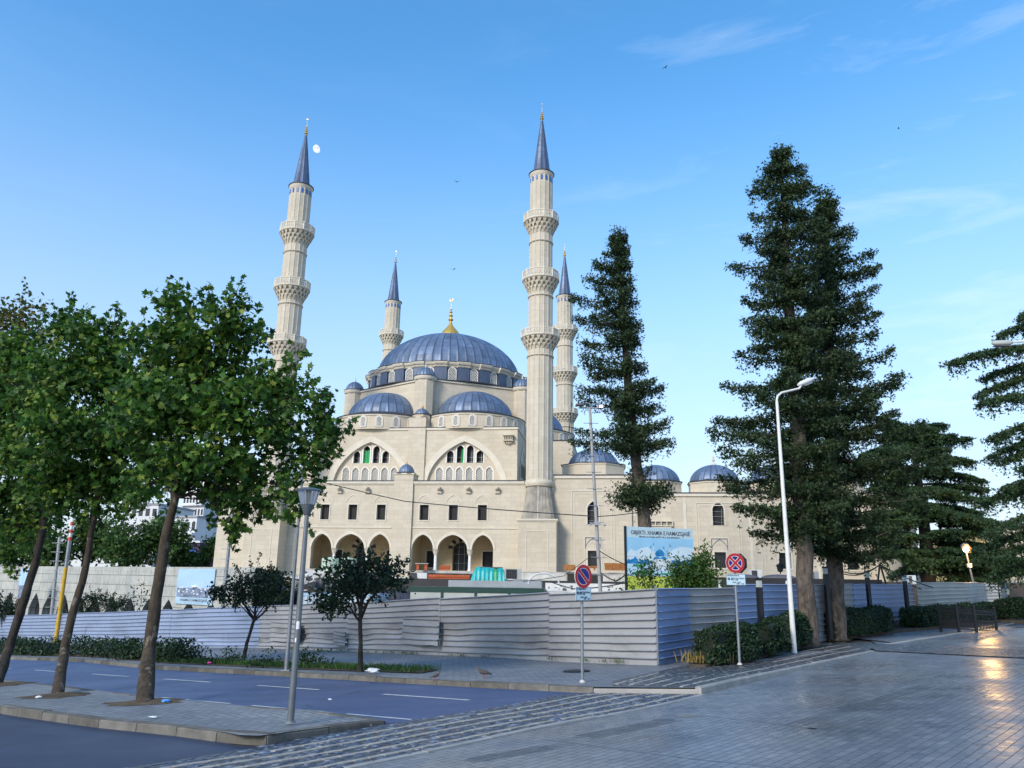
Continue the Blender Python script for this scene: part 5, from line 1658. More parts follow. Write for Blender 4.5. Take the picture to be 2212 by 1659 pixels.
# white block below the tanks, broken slabs, formwork
def slab_stack(name, label, cat, u0, v0, u1, v1, Y, n, mat, depth=1.2, group=None, jit=.08):
    t, w, h = box_thing(name, label, cat, u0, v0, u1, v1, Y, depth, 0, group)
    th = h / n
    for k in range(n):
        mb = MB(); dx = random.uniform(-jit, jit)
        mb.box(-w / 2 + dx, w / 2 + dx * .5, random.uniform(0, .1), depth, k * th + .004, (k + 1) * th - .006)
        part('slab', mb, M[mat], t)
    return t
slab_stack('slab_stack', 'stack of white stone slabs left of the water tanks', 'slabs', 661, 1233, 700, 1247, 64.5, 5, 'cont_white')
slab_stack('slab_stack', 'pale concrete block below the water tanks', 'slabs', 672, 1240, 745, 1250, 63.5, 1, 'conc_white', 1.6)
slab_stack('slab_stack', 'neat pile of white stone slabs left of the orange bricks', 'slabs', 901, 1238, 922, 1251, 68, 5, 'cont_white', 1.0)
slab_stack('brick_stack', 'low wide stack of orange hollow bricks before the arcade', 'bricks', 925, 1243, 1014, 1252.5, 67.6, 2, 'orange_brick', 1.4, None, .15)
slab_stack('brick_stack', 'few orange bricks standing by the left column of the right arcade', 'bricks', 951, 1222, 972, 1232, 71.0, 2, 'orange_brick', .6)
t, w, h = box_thing('trestle_table', 'low work table with orange bricks under it in the right arcade', 'table', 896, 1217, 925, 1231, 72, 1)
mb = MB(); mb.box(-w / 2, w / 2, 0, .7, h - .06, h); part('table_top', mb, M['conc_slab'], t)
for x in (-w / 2 + .1, w / 2 - .35): mb = MB(); mb.box(x, x + .25, .1, .5, 0, h - .065); part('brick_leg', mb, M['orange_brick'], t)
for k, u in enumerate((686, 698, 710, 722)):
    a, b = at(u - 6, 1279, 58), at(u + 6, 1248, 58)
    t = thing('formwork_panel', ('leftmost of four grey formwork panels leaning by the pale block', 'second of four grey formwork panels from the left', 'third of four grey formwork panels from the left', 'rightmost of four grey formwork panels partly behind the street tree')[k], 'panel', ((a.x + b.x) / 2, 58, a.z), 0, 'grey formwork panels')
    w, h = b.x - a.x, b.z - a.z
    mb = MB(); mb.box(-w / 2, w / 2, 0, .05, 0, h); part('board', mb, M['formwork'], t)
    mb = MB(); mb.box(w / 2 + .005, w / 2 + .06, -.04, .08, 0, h + .05); part('edge_rail', mb, M['galv'], t)
rb = thing('rubble_heap', 'tumbled broken concrete and white frames left of the formwork', 'rubble', at(650, 1278, 57), 0)
for k in range(16):
    c = Vector((random.uniform(-1.3, .9), random.uniform(0, .6), .05 + k * .075))
    mb = MB(); e = Matrix.Rotation(random.uniform(-.35, .35), 3, 'Y') @ Matrix.Rotation(random.uniform(-.5, .5), 3, 'Z')
    mb.obox(c, e @ Vector((random.uniform(.3, .8), 0, 0)), e @ Vector((0, .25, 0)), e @ Vector((0, 0, .05)))
    part('slab_fragment', mb, M['conc_slab' if k % 3 else 'cont_white'], rb)
mb = MB()
for a, b in (((.3, -.2, 1.0), (.95, -.2, 1.25)), ((.95, -.2, 1.25), (.85, -.2, .75)), ((.85, -.2, .75), (.25, -.2, .55)), ((.25, -.2, .55), (.3, -.2, 1.0))): mb.bar(a, b, .07)
part('white_frame', mb, M['cont_white'], rb)
# turquoise sheeted heap
a, b = at(1018, 1257, 56), at(1095, 1226, 56)
tp = thing('sheeted_heap', 'turquoise tarpaulin draped over a heap beside the air conditioner', 'tarpaulin', ((a.x + b.x) / 2, 56, a.z), 0)
w, h = b.x - a.x, b.z - a.z
g = MB(); n, m = 30, 18
for i in range(n + 1):
    for j in range(m + 1):
        x, y = -1 + 2 * i / n, j / m * 2 - 1
        e = max(abs(x), abs(y)) ** 9
        z = h * (1 - .06 * math.sin(3 * x + 1) - .04 * math.sin(7 * x + 3 * y)) * (1 - e * .96)
        k = 1 + .05 * (1 - z / h) * (1 + .8 * math.sin(i * 1.9))
        g.v.append((x * w / 2 * k * (.97 if abs(x) < .99 else 1), .9 + y * 1.0 * k + .05 * math.sin(i * 1.7), z + .02 * math.sin(i * 2.3 + j)))
for i in range(n):
    for j in range(m):
        k = i * (m + 1) + j; g.f.append([k, k + 1, k + m + 2, k + m + 1]); g.m.append(1 if 19 <= i <= 21 else 0)
part('tarpaulin', g, [M['tarp'], M['tarp_green']], tp, smooth=True)
mb = MB(); mb.box(-w * .3, w * .38, .5, 1.3, h * .97, h * 1.03); part('board', mb, M['formwork'], tp)
# outdoor air-conditioning unit
def ac(label, u0, v0, u1, v1, Y, rz, group=None, mat='cont_panel'):
    t, w, h = box_thing('air_conditioner', label, 'air conditioner', u0, v0, u1, v1, Y, .5, rz, group)
    mb = MB(); mb.box(-w / 2, w / 2, 0, .42, .02, h); part('case', mb, M[mat], t)
    mb = MB(); mb.box(-w / 2 + .06, w / 2 - .34, -.012, -.002, .07, h - .06); part('coil', mb, M['dark'], t)
    mb = MB()
    for k in range(7): x = -w / 2 + .06 + (w - .40) * k / 6; mb.box(x - .01, x + .01, -.03, -.014, .07, h - .06)
    for k in range(7): z = .07 + (h - .13) * k / 6; mb.box(-w / 2 + .06, w / 2 - .34, -.032, -.016, z - .01, z + .01)
    part('grille', mb, M['formwork'], t)
    for x in (-w / 2 + .12, w / 2 - .12): mb = MB(); mb.box(x - .05, x + .05, .05, .37, -.06, .018); part('foot', mb, M['galv'], t)
    return t, w, h
ac('large air conditioning unit standing on the grey cabin roof', 1091, 1229, 1127, 1252, 54, rad(8))
ac('small air conditioning unit with teal side below the wing windows', 1623, 1231, 1647, 1252, 50, rad(4), None, 'cont_white')
ac('small air conditioning unit behind the near big conifer trunk', 1757, 1235, 1769, 1252, 50, rad(4), None, 'cont_grey')
ac('white box shaped air conditioner beyond the black light columns', 1963, 1243, 1980, 1262, 56, rad(10), None, 'cont_blue')
# concrete parapet at the foot of the near right minaret
pp = thing('parapet_wall', 'low pale rendered parapet wall in front of the near minaret pedestal', 'wall', ML(11.1, -3.6), -TH)
mb = MB(); mb.box(0, 11.5, 0, .3, -3.0, .78); part('wall', mb, M['conc_white'], pp)
mb = MB(); mb.box(-.05, 11.55, -.05, .35, .783, .84); part('coping', mb, M['conc_white'], pp)
mb = MB(); mb.box(4.6, 7.6, -.02, -.003, .1, .72); part('black_opening', mb, M['dark'], pp)
for k in range(3): mb = MB(); mb.box(.9 + k * 3.6, .94 + k * 3.6, -.006, -.001, -1, .78); part('joint', mb, M['raw_concrete'], pp)
# wooden crates and a bench on the parapet level
def crate(label, u0, v0, u1, v1, Y, rz, tip=0.0):
    t, w, h = box_thing('wooden_crate', label, 'crate', u0, v0, u1, v1, Y, .8, rz, 'orange wooden crates on the parapet')
    for k in range(4):
        z0, z1 = h * k / 4 + .004, h * (k + 1) / 4 - .008
        f0, f1 = 1 - .12 * (1 - z0 / h), 1 - .12 * (1 - z1 / h)
        for y in (0, .55):
            mb = MB(); mb.add([(-w / 2 * f0, y, z0), (w / 2 * f0, y, z0), (w / 2 * f1, y, z1), (-w / 2 * f1, y, z1), (-w / 2 * f0, y + .03, z0), (w / 2 * f0, y + .03, z0), (w / 2 * f1, y + .03, z1), (-w / 2 * f1, y + .03, z1)],
                              [[0, 1, 2, 3], [7, 6, 5, 4], [0, 4, 5, 1], [1, 5, 6, 2], [2, 6, 7, 3], [3, 7, 4, 0]])
            part('plank', mb, M['wood'], t)
    for x in (-w / 2 * .93, w / 2 * .9):
        mb = MB(); mb.box(x - .015, x + .035, .031, .549, .01, h - .02); part('side', mb, M['wood'], t)
    for x in (-w * .2, w * .18): mb = MB(); mb.box(x - .04, x + .04, -.03, -.001, .02, h * .98); part('batten', mb, M['wood'], t)
    return t
crate('smaller orange wooden crate behind the round blue sign', 1217, 1220, 1243, 1232, 67.5, rad(-6))
crate('larger orange wooden crate at the left edge of the billboard', 1308, 1217, 1353, 1232, 67, rad(5))
t, w, h = box_thing('wooden_bench', 'low orange wooden bench between the crates and the ladder pole', 'bench', 1248, 1223, 1290, 1232, 67.8, .6)
mb = MB(); mb.box(-w / 2, w / 2, 0, .5, h - .14, h); part('seat', mb, M['wood'], t)
for x in (-w / 2 + .15, w / 2 - .25): mb = MB(); mb.box(x, x + .1, .05, .45, 0, h - .142); part('leg', mb, M['wood'], t)

# ------------------------------------------------------------------ billboard
BY = 42.0
c0, c1, c2 = at(1352.5, 1137, BY), at(1497, 1145, BY * 1.03), at(1354, 1268, BY)
bd = Vector((c1.x - c0.x, c1.y - c0.y, 0)); BW = bd.length; brz = math.atan2(bd.y, bd.x)
BT = c0.z
bb = thing('billboard', 'large building site billboard with a blue mosque picture above the hoarding', 'billboard', (c0.x, c0.y, H(c0.x, c0.y)), brz)
zt = BT - H(c0.x, c0.y); BH = 3.45
M['bb_sky'] = plain('billboard sky', (.30, .58, .80), .45, 0, .12, .5)
M['bb_cloud'] = plain('billboard cloud', (.60, .76, .84), .45, 0, .1, 1.0)
M['bb_blue'] = plain('billboard deep blue', (.02, .22, .50), .45, 0, .5, 4.0)
M['bb_pale'] = plain('billboard pale blue', (.46, .70, .85), .45, 0, .12, 4.0)
M['bb_green'] = plain('billboard green', (.02, .30, .10), .45, 0, .4, 4.0)
M['bb_lime'] = plain('billboard lime', (.50, .58, .08), .45, 0, .25, 1.5)
M['bb_white'] = plain('billboard white', (.70, .78, .82), .45, 0, .06, 4.0)
mb = MB(); mb.box(0, BW, .02, .10, zt - BH, zt); part('board', mb, M['plate'], bb)
mb = MB(); mb.box(-.07, -.004, -.02, .14, zt - BH - .6, zt + .02); part('side_frame', mb, M['iron'], bb)
for x in (.12, BW - .12): mb = MB(); mb.box(x - .07, x + .07, .105, .22, 0, zt - .1); part('leg', mb, M['iron'], bb)
def layer(name, mat, polys, k):
    mb = MB(); d = .018 - k * .0035
    for p in polys:
        pts = [(x * BW, zt - BH * (1 - z)) for x, z in p]
        tr = tessellate_polygon([[Vector((a, b, 0)) for a, b in pts]])
        mb.add([(a, d, b) for a, b in pts], [list(t) for t in tr])
    part(name, mb, M[mat], bb)
R4 = lambda x0, z0, x1, z1: [(x0, z0), (x1, z0), (x1, z1), (x0, z1)]
layer('picture_sky', 'bb_sky', [R4(.0, .27, 1, .84)], 1)
layer('picture_cloud', 'bb_cloud', [[(0, .58), (.06, .66), (.13, .63), (.22, .68), (.31, .70), (.36, .64), (.46, .62), (.5, .56), (0, .54)], [(.6, .6), (.7, .68), (.8, .72), (1, .70), (1, .56), (.62, .54)], R4(0, .47, 1, .55)], 2)
sk = [(0, .42)]
for k in range(41): sk.append((k / 40, .47 + .05 * random.random() + (.08 if 3 < k < 7 and k % 2 else 0) + (.04 if k > 37 else 0)))
sk.append((1, .42))
layer('picture_skyline', 'bb_blue', [sk, R4(0, .34, .2, .425)] + [R4(.11 + k * .022, .39, .12 + k * .022, .47) for k in range(9)], 3)
layer('picture_ground', 'bb_pale', [R4(0, .27, 1, .44), [(.37, .44), (.6, .44), (.6, .52), (.55, .56), (.42, .56), (.37, .52)]], 4)
mn = []
for x, zb, zt_ in ((.355, .4, .74), (.395, .4, .78), (.545, .4, .73), (.64, .3, .765)):
    mn += [R4(x - .006, zb, x + .006, zt_ - .06)] + [R4(x - .011, zb + (zt_ - zb) * f, x + .011, zb + (zt_ - zb) * f + .012) for f in (.35, .5, .64)]
layer('picture_mosque', 'bb_white', mn + [R4(.38, .40, .62, .52), R4(.4, .34, .64, .41), R4(.64, .34, .80, .40)], 5)
dm = [[(.415 + .14 * .5 * (1 - math.cos(PI * k / 12)) - .0, .585 + .075 * math.sin(PI * k / 12)) for k in range(13)], R4(.42, .56, .548, .584)]
dm += [[(c - .05 + .1 * .5 * (1 - math.cos(PI * k / 8)), .52 + .035 * math.sin(PI * k / 8)) for k in range(9)] for c in (.44, .54)]
dm += [[(x - .008, zt_ - .06), (x + .008, zt_ - .06), (x, zt_)] for x, zt_ in ((.355, .74), (.395, .78), (.545, .73), (.64, .765))]
dm += [R4(.437 + k * .022 + (.035 if k > 2 else 0), .355, .451 + k * .022 + (.035 if k > 2 else 0), .375) for k in range(6)] + [[(.477, .66), (.483, .66), (.48, .70)]]
layer('picture_domes', 'bb_blue', dm, 6)
layer('picture_lawn', 'bb_green', [R4(.09, .40, .26, .43), R4(.62, .30, .75, .335), R4(.5, .285, .6, .31), R4(.28, .30, .38, .325), [(.06, .3), (.2, .345), (.34, .34), (.36, .29), (.1, .28)]], 7)
layer('lime_strip', 'bb_lime', [R4(0, .045, 1, .255)], 3)
mb = MB(); mb.box(.5 * BW, .58 * BW, -.004, .01, zt - BH, zt - BH + .16); part('logo_patch', mb, M['orange_brick'], bb)
text_part('title', 'OBJEKTI: XHAMIA E NAMAZGJASË', .30, M['ink'], bb, (BW * .51, .012, zt - .30), (PI / 2, 0, 0), BW * .88, .002, bold=.002)
text_part('subtitle', 'Miratuar me Vendim të KKT Nr.2, Datë 08/10/2013', .13, M['ink'], bb, (BW * .49, .012, zt - .51), (PI / 2, 0, 0), BW * .60, .002, bold=.0005)
text_part('caption', 'Investitor: Komuniteti', .1, M['ink'], bb, (BW * .45, .012, zt - BH * .745), (PI / 2, 0, 0), BW * .8, .001)
# ------------------------------------------------------------------ street furniture
def pole_at(u, v, dz=.0):
    p = gp(u, v, dz); return p
# lantern on the island
p = pole_at(627, 1561, .12)
lp = thing('street_lamp', 'grey street lamp with a conical glass head on the island pavement', 'street lamp', p)
top = at(663, 1110, p.y).z - p.z
mb = MB(); mb.lathe([(.050, 0), (.050, .02), (.046, .9), (.041, 2.0), (.032, top), (.032, top + .01)], 20, cap=True); part('pole', mb, M['pole_grey'], lp, smooth=40)
mb = MB(); mb.lathe([(.075, -.0), (.075, .02), (.055, .025)], 16, cap=True); part('base_plate', mb, M['galv'], lp)
mb = MB(); mb.lathe([(.034, top - .02), (.05, top), (.105, top + .13), (.11, top + .14), (.02, top + .145)], 20); part('collar', mb, M['pole_grey'], lp, smooth=40)
hh = .20
mb = MB(); mb.lathe([(.11, top + .14), (.165, top + .14 + hh)], 20); part('glass', mb, M['lampglass'], lp, smooth=40)
mb = MB()
for k in range(6): mb.lathe([(.055, top + .17 + k * .027), (.075, top + .165 + k * .027), (.075, top + .172 + k * .027)], 14)
mb.lathe([(.02, top + .14), (.045, top + .15), (.045, top + .34)], 12)
part('louvre', mb, M['galv'], lp)
for k in range(3):
    a = .6 + 2 * PI * k / 3
    mb = MB(); mb.bar((.112 * math.cos(a), .112 * math.sin(a), top + .14), (.168 * math.cos(a), .168 * math.sin(a), top + .14 + hh), .012); part('strut', mb, M['pole_grey'], lp)
mb = MB(); z = top + .14 + hh
mb.lathe([(.02, z - .005), (.20, z), (.205, z + .012), (.17, z + .035), (.09, z + .055), (.001, z + .06)], 24); part('cap', mb, M['pole_grey'], lp, smooth=40)
for a0, zz, s in ((-1.9, 1.28, 1.0), (-2.0, 1.10, .5)):
    mb = MB(); mb.lathe([(.0465, zz), (.046, zz + .11 * s)], 6, a0=a0, a1=a0 + 1.0 * s)
    part('sticker', mb, M['paper'], lp)
# tall pole behind it
p = pole_at(618, 1449, .12)
tp2 = thing('lamp_pole', 'tall slim grey pole rising from the planting strip behind the lantern', 'pole', p)
top = at(641, 960, p.y).z - p.z
mb = MB(); mb.lathe([(.056, 0), (.053, 1), (.042, top * .6), (.034, top)], 14, cap=True); part('pole', mb, M['galv'], tp2, smooth=40)
mb = MB(); mb.box(-.11, .11, -.11, .11, 0, .03); part('base_plate', mb, M['galv'], tp2)
# white street light
p = pole_at(1716, 1411, .05)
wl_ = thing('street_light', 'tall white street light with flaking paint leaning over the raised cobbles', 'street light', p)
top = at(1674, 868, p.y).z - p.z
q = at(1757, 818, p.y + .6) - p
mb = MB(); mb.lathe([(.078, 0), (.078, .01), (.072, 1.2), (.058, top * .6), (.045, top)], 12, cap=True); part('pole', mb, M['pole_white'], wl_, smooth=40)
mb = MB(); mb.tube([(0, 0, top - .05), (0, 0, top + .06), (.05, .03, top + .2), (.2, .1, top + .32), (q.x * .6, q.y * .6, q.z * .35 + (top + .32) * .65), (q.x * .72, q.y * .7, q.z - .16)], .036, 10); part('arm', mb, M['pole_white'], wl_, smooth=40)
mb = MB(); d = Vector((q.x, q.y, 0)).normalized()
a, b = Vector((q.x * .58, q.y * .58, q.z - .28)), Vector((q.x, q.y, q.z))
mb.tube([a, a.lerp(b, .2), a.lerp(b, .75), b], [.04, .075, .085, .04], 10); part('lamp_head', mb, M['white_paint'], wl_, smooth=40)
mb = MB(); mb.bar(a.lerp(b, .35) - Vector((0, 0, .10)), a.lerp(b, .85) - Vector((0, 0, .10)), .12, .03); part('lens', mb, M['cont_grey'], wl_)
# street light at the right edge: only its head reaches into the picture
hd = at(2143, 741, 26); pb = at(2440, 1400, 26)
sl2 = thing('street_light', 'grey street light head reaching in from the right above the cedar', 'street light', (pb.x, pb.y, G(pb.x, pb.y)))
o_ = Vector(sl2.location); hh = hd - o_
mb = MB(); mb.lathe([(.12, 0), (.07, hh.z - .15)], 12, cap=True); part('pole', mb, M['galv'], sl2, smooth=40)
mb = MB(); mb.tube([(0, 0, hh.z - .16), (-.1, 0, hh.z + .05), (-.5, 0, hh.z + .15), (hh.x * .9, 0, hh.z + .03)], .04, 8); part('arm', mb, M['pole_white'], sl2, smooth=40)
mb = MB(); mb.tube([(hh.x + .72, 0, hh.z + .03), (hh.x + .6, 0, hh.z + .02), (hh.x + .08, 0, hh.z), (hh.x, 0, hh.z)], [.05, .10, .09, .05], 10); part('lamp_head', mb, M['cont_panel'], sl2, smooth=40)
mb = MB(); mb.box(hh.x + .06, hh.x + .62, -.09, .09, hh.z - .12, hh.z - .09); part('lens', mb, M['formwork'], sl2)

# no-stopping and no-parking signs
def disc(mb, r, y0, y1, n=40):
    mb.lathe([(.0001, y0), (r, y0), (r, y1), (.0001, y1)], n)
    for i in range(len(mb.v) - 4 * n, len(mb.v)): x, z, y = mb.v[i]; mb.v[i] = (x, y, z)
def sector(r0, r1, a0, a1, n=14):
    return [(r0 * math.cos(a), r0 * math.sin(a)) for a in [a0 + (a1 - a0) * k / n for k in range(n + 1)]]
def sign(u, v, usign, vtop, vdisc0, vdisc1, vpl0, vpl1, cross, rz, label, tilt=0.0):
    p = pole_at(u, v, .11)
    t = thing('road_sign', label, 'road sign', p, rz)
    Z = lambda vv: at(usign, vv, p.y).z - p.z
    zt, zd0, zd1, zp0, zp1 = Z(vtop), Z(vdisc0), Z(vdisc1), Z(vpl0), Z(vpl1)
    mb = MB(); mb.lathe([(.033, 0), (.030, zt)], 12, cap=True); part('post', mb, M['galv'], t, smooth=40)
    mb = MB(); mb.lathe([(.06, 0), (.055, .02), (.036, .05)], 12); part('foot', mb, M['conc_white'], t)
    R = (zd0 - zd1) / 2; zc = (zd0 + zd1) / 2
    mb = MB(); disc(mb, R * .985, -.05, -.036); d = part('disc', mb, M['white_paint'], t, loc=(0, 0, zc))
    mb = MB(); n = 48
    mb.band([(R * .72 * math.cos(2 * PI * k / n), R * .72 * math.sin(2 * PI * k / n)) for k in range(n)], [(R * .97 * math.cos(2 * PI * k / n), R * .97 * math.sin(2 * PI * k / n)) for k in range(n)], -.051, -.056, True)
    part('red_ring', mb, M['red_sign'], d)
    ang = rad(45) if cross else rad(45)
    w = .11 * R
    mb = MB()
    for a in ((PI / 4, 3 * PI / 4) if cross else (3 * PI / 4,)):
        e, f = Vector((math.cos(a), 0, math.sin(a))), Vector((-math.sin(a), 0, math.cos(a)))
        mb.obox((0, -.0545 - (.0008 if a > 1 else 0), 0), e * R * .74, f * w, Vector((0, .0025, 0)))
    part('red_bar', mb, M['red_sign'], d)
    rb = R * .66
    if cross:
        for k in range(4):
            c = PI / 2 * k; da = PI / 4 - .0
            # sector between the bars, pulled back from them by the white edge
            g = w * 1.55
            pts = []
            lim = PI / 4 - math.asin(min(.9, g / rb))
            for i in range(11): a = c - lim + 2 * lim * i / 10; pts.append((rb * math.cos(a), rb * math.sin(a)))
            pts.append((g * math.sqrt(2) * math.cos(c), g * math.sqrt(2) * math.sin(c)))
            mb = MB(); mb.prism(pts, -.055, -.051, 'y'); part('blue_field', mb, M['blue_sign'], d)
    else:
        for s in (0, 1):
            c = PI / 4 + PI * s; g = w * 1.5
            lim = PI / 2 - math.asin(g / rb)
            pts = [(rb * math.cos(c - lim + 2 * lim * i / 18), rb * math.sin(c - lim + 2 * lim * i / 18)) for i in range(19)]
            mb = MB(); mb.prism(pts, -.055, -.051, 'y'); part('blue_field', mb, M['blue_sign'], d)
    pw_ = R * (1.98 if cross else 1.75) / 2
    ph = zp0 - zp1
    mb = MB(); mb.box(-pw_, pw_, -.048, -.036, 0, ph); pl = part('plate', mb, M['plate'], t, loc=(0, 0, zp1))
    mb = MB()
    mb.band([(-pw_ + .006, .006), (-pw_ + .006, ph - .006), (pw_ - .006, ph - .006), (pw_ - .006, .006)], [(-pw_, 0), (-pw_, ph), (pw_, ph), (pw_, 0)], -.048, -.051, True); part('plate_edge', mb, M['formwork'], pl)
    for body, x, z, wd_, sz, al in (('NË PËRJASHTIM TË', -pw_ + .02, .85, pw_ * 1.25, .05, 'LEFT'), ('MJETEVE TË AUTORIZUARA', -pw_ * .52, .60, pw_ * 1.42, .045, 'LEFT'), ('ME LEJE', -pw_ * .52, .49, pw_ * .75, .045, 'LEFT'), ('ORARI   NATE', -pw_ * .4, .24, pw_ * .9, .045, 'LEFT'), ('00:00  -  06:00', pw_ * .05, .12, pw_ * .8, .04, 'LEFT')):
        text_part('lettering', body, sz, M['ink'], pl, (x, -.0495, ph * z), (PI / 2, 0, 0), wd_, .0008, al, .001)
    mb = MB(); mb.lathe([(.012, -.053), (.032, -.053), (.032, -.049)], 16)
    for i in range(len(mb.v)): x, z, y = mb.v[i]; mb.v[i] = (x, y, z)
    part('emblem', mb, M['ink'], pl, loc=(-pw_ * .75, 0, ph * .56))
    return t, zc, R
sign(1258, 1474, 1251, 1225, 1219, 1271, 1268, 1297, False, rad(38), 'no parking road sign with one red bar seen slantwise on the kerb')
t, zc, R = sign(1598, 1436, 1584, 1200, 1194.5, 1238, 1240, 1264, True, rad(6), 'no stopping road sign with a red cross in front of the hedges')
mb = MB(); mb.prism([(R * 1.06 * math.cos(PI / 8 + k * PI / 4) + .0, R * 1.06 * math.sin(PI / 8 + k * PI / 4)) for k in range(8)], .07, .082, 'y')
part('octagon_back', mb, M['black'], t, loc=(.12, .02, zc), label='dark back of an octagonal sign facing away')

# --- poles with climbing rungs
def rung_pole(label, ub, vb, ut, vt, Y, r0, r1, step, mat, band=None, name='utility_pole'):
    b = at(ub, vb, Y); z0 = H(b.x, b.y); tz = at(ut, vt, Y)
    t = thing(name, label, 'pole', (b.x + (b.x - tz.x) / max(.1, (tz.z - b.z)) * (b.z - z0), b.y, z0))
    o = Vector(t.location); tp = tz - o
    mb = MB(); mb.tube([(0, 0, 0), (tp.x * .5, 0, tp.z * .5), (tp.x, 0, tp.z)], [r0, (r0 + r1) / 2, r1], 12); part('pole', mb, M[mat], t, smooth=40)
    z = 1.2
    while z < tp.z - .3 and step:
        f = z / tp.z
        mb = MB(); mb.bar((tp.x * f - .42, -r0, z), (tp.x * f + .42, -r0, z), .035); part('rung', mb, M['galv'], t)
        z += step
    return t, tp
rp1, tpv = rung_pole('grey utility pole with climbing rungs left of the billboard, floodlights on top', 1297, 1278, 1274, 880, 43.5, .11, .075, .93, 'conc_pole')
mb = MB(); mb.box(tpv.x - .5, tpv.x + .7, -.05, .05, tpv.z - .06, tpv.z); part('bracket', mb, M['galv'], rp1)
mb = MB(); mb.obox((tpv.x - .58, -.1, tpv.z + .12), (.24, 0, .03), (0, .2, 0), (0, 0, .05)); part('floodlight', mb, M['formwork'], rp1)
mb = MB(); mb.obox((tpv.x + .62, -.12, tpv.z + .02), (.14, 0, 0), (0, .12, 0), (0, 0, .1)); fl_ = part('floodlight', mb, M['formwork'], rp1)
mb = MB(); mb.box(tpv.x + .52, tpv.x + .72, -.26, -.242, tpv.z - .05, tpv.z + .09); part('lit_lens', mb, emit('cold flood lamp', (.75, .6, 1.0), 2.5), fl_, label='lit violet white lens')
mb = MB(); zc = at(1287, 1131, 43.5).z - rp1.location.z; xc = tpv.x * zc / tpv.z
mb.box(xc - .14, xc + .14, -.2, -.1, zc - .1, zc + .1); part('junction_box', mb, M['cont_grey'], rp1)
for s in (-1, 1):
    mb = MB(); mb.tube([(xc + s * .1, -.16, zc), (xc + s * .32, -.2, zc - .05)], .02, 6); mb.tube([(xc + s * .3, -.18, zc - .03), (xc + s * .42, -.4, zc - .12)], [.05, .065], 10); part('camera', mb, M['cont_panel'], rp1)
rp2, _ = rung_pole('grey utility pole with climbing rungs in front of the plain corner block', 488, 1245, 509, 1040, 50, .12, .09, .62, 'galv')
rp3, _ = rung_pole('pale utility pole with climbing rungs above the left podium arches', 113, 1310, 133, 1120, 56, .12, .09, .62, 'conc_pole')
yp = at(119, 1393, 47)
t = thing('barrier_pole', 'slanting pole painted yellow below and red and white above, left of the second plane tree', 'pole', (yp.x, yp.y, H(yp.x, yp.y)))
tt = at(157, 1122, 47) - Vector(t.location)
cut = [0, .62, .83, .86, .89, .92, .95, .98, 1.0]
for k, (a, b) in enumerate(zip(cut, cut[1:])):
    m = 'yellow_pole' if k == 0 else ('galv' if k == 1 else ('red_pole' if k % 2 == 0 else 'white_paint'))
    mb = MB(); mb.tube([(tt.x * a, 0, tt.z * a), (tt.x * b, 0, tt.z * b)], .11 - .02 * k / 8, 10); part('painted_band', mb, M[m], t, smooth=40)
# cables
def cable(label, pts, r=.018, sag=.0, name='overhead_cable'):
    P = []
    for a, b in zip(pts, pts[1:]):
        a, b = Vector(a), Vector(b)
        for k in range(13):
            f = k / 12; q = a.lerp(b, f); q.z -= sag * (b - a).length * 4 * f * (1 - f); P.append(q)
    t = MB(); t.tube(P, r, 6)
    o = t.build(name, M['rubber']); tag(o, label, 'cable'); return o
cable('thin overhead cable slanting across the mosque front to the rung pole', [at(610, 1020, 50), at(875, 1083, 49), at(1280, 1115, 43.6)], .03, .004)
cable('overhead cable from the rung pole to the leaning conifer trunk', [at(1282, 1116, 43.6), at(1378, 1107, 45.8)], .025, .01)
cable('cable sagging from the rung pole to the billboard frame', [at(1292, 1188, 43.6), at(1353, 1220, 42.2)], .025, .03)
cable('thick black cable looping from the rung pole to the billboard foot', [at(1295, 1235, 43.5), at(1330, 1255, 43), at(1354, 1238, 42.2)], .035, .05)
cable('cable strung low from the white cabin to the rung pole', [at(1130, 1256, 44), at(1218, 1244, 44), at(1287, 1192, 43.6)], .02, .01)
cable('black cable over the white cabin roof', [at(1190, 1257, 46), at(1240, 1272, 45.5), at(1354, 1258, 42.6)], .03, .02)
cable('slim cable running down the far right minaret', [at(1235, 870, 104), at(1222, 1010, 104), at(1232, 1060, 96)], .06, .01)
hp = at(1094, 1262, 50)
cable('white flexible pipe arched over the site cabin roof', [at(1186, 1262, 46.5) + Vector((-1.2 + .9 * (1 - math.cos(PI * k / 8)), 0, .62 * math.sin(PI * k / 8))) for k in range(9)], .05, 0, 'flexible_pipe').data.materials[0] = M['cont_white']
# --- black light columns by the right hedges
def light_column(u, v, vt, Y, label):
    p = at(u, v, Y); z0 = G(p.x, p.y) + .13
    t = thing('light_column', label, 'light column', (p.x, p.y, z0), rad(20), 'black light columns by the hedges')
    h = at(u, vt, Y).z - z0
    mb = MB(); mb.box(-.07, .07, -.07, .07, 0, h - .26); part('column', mb, M['black'], t)
    mb = MB(); mb.box(-.06, .06, -.06, .06, h - .258, h - .06); part('lamp_glass', mb, M['cont_panel'], t)
    mb = MB(); mb.box(-.075, .075, -.075, .075, h - .06, h); part('cap', mb, M['black'], t)
    return t
for a in ((1643, 1320, 1249, 23.6, 'black light column behind the first clipped hedge'), (1789, 1313, 1224, 28.6, 'black light column just left of the second big conifer trunk'),
          (1880, 1320, 1234, 33, 'black light column before the pale blue hoarding'), (1964, 1350, 1243, 36.5, 'black light column at the gap before the off white hoarding')): light_column(*a)
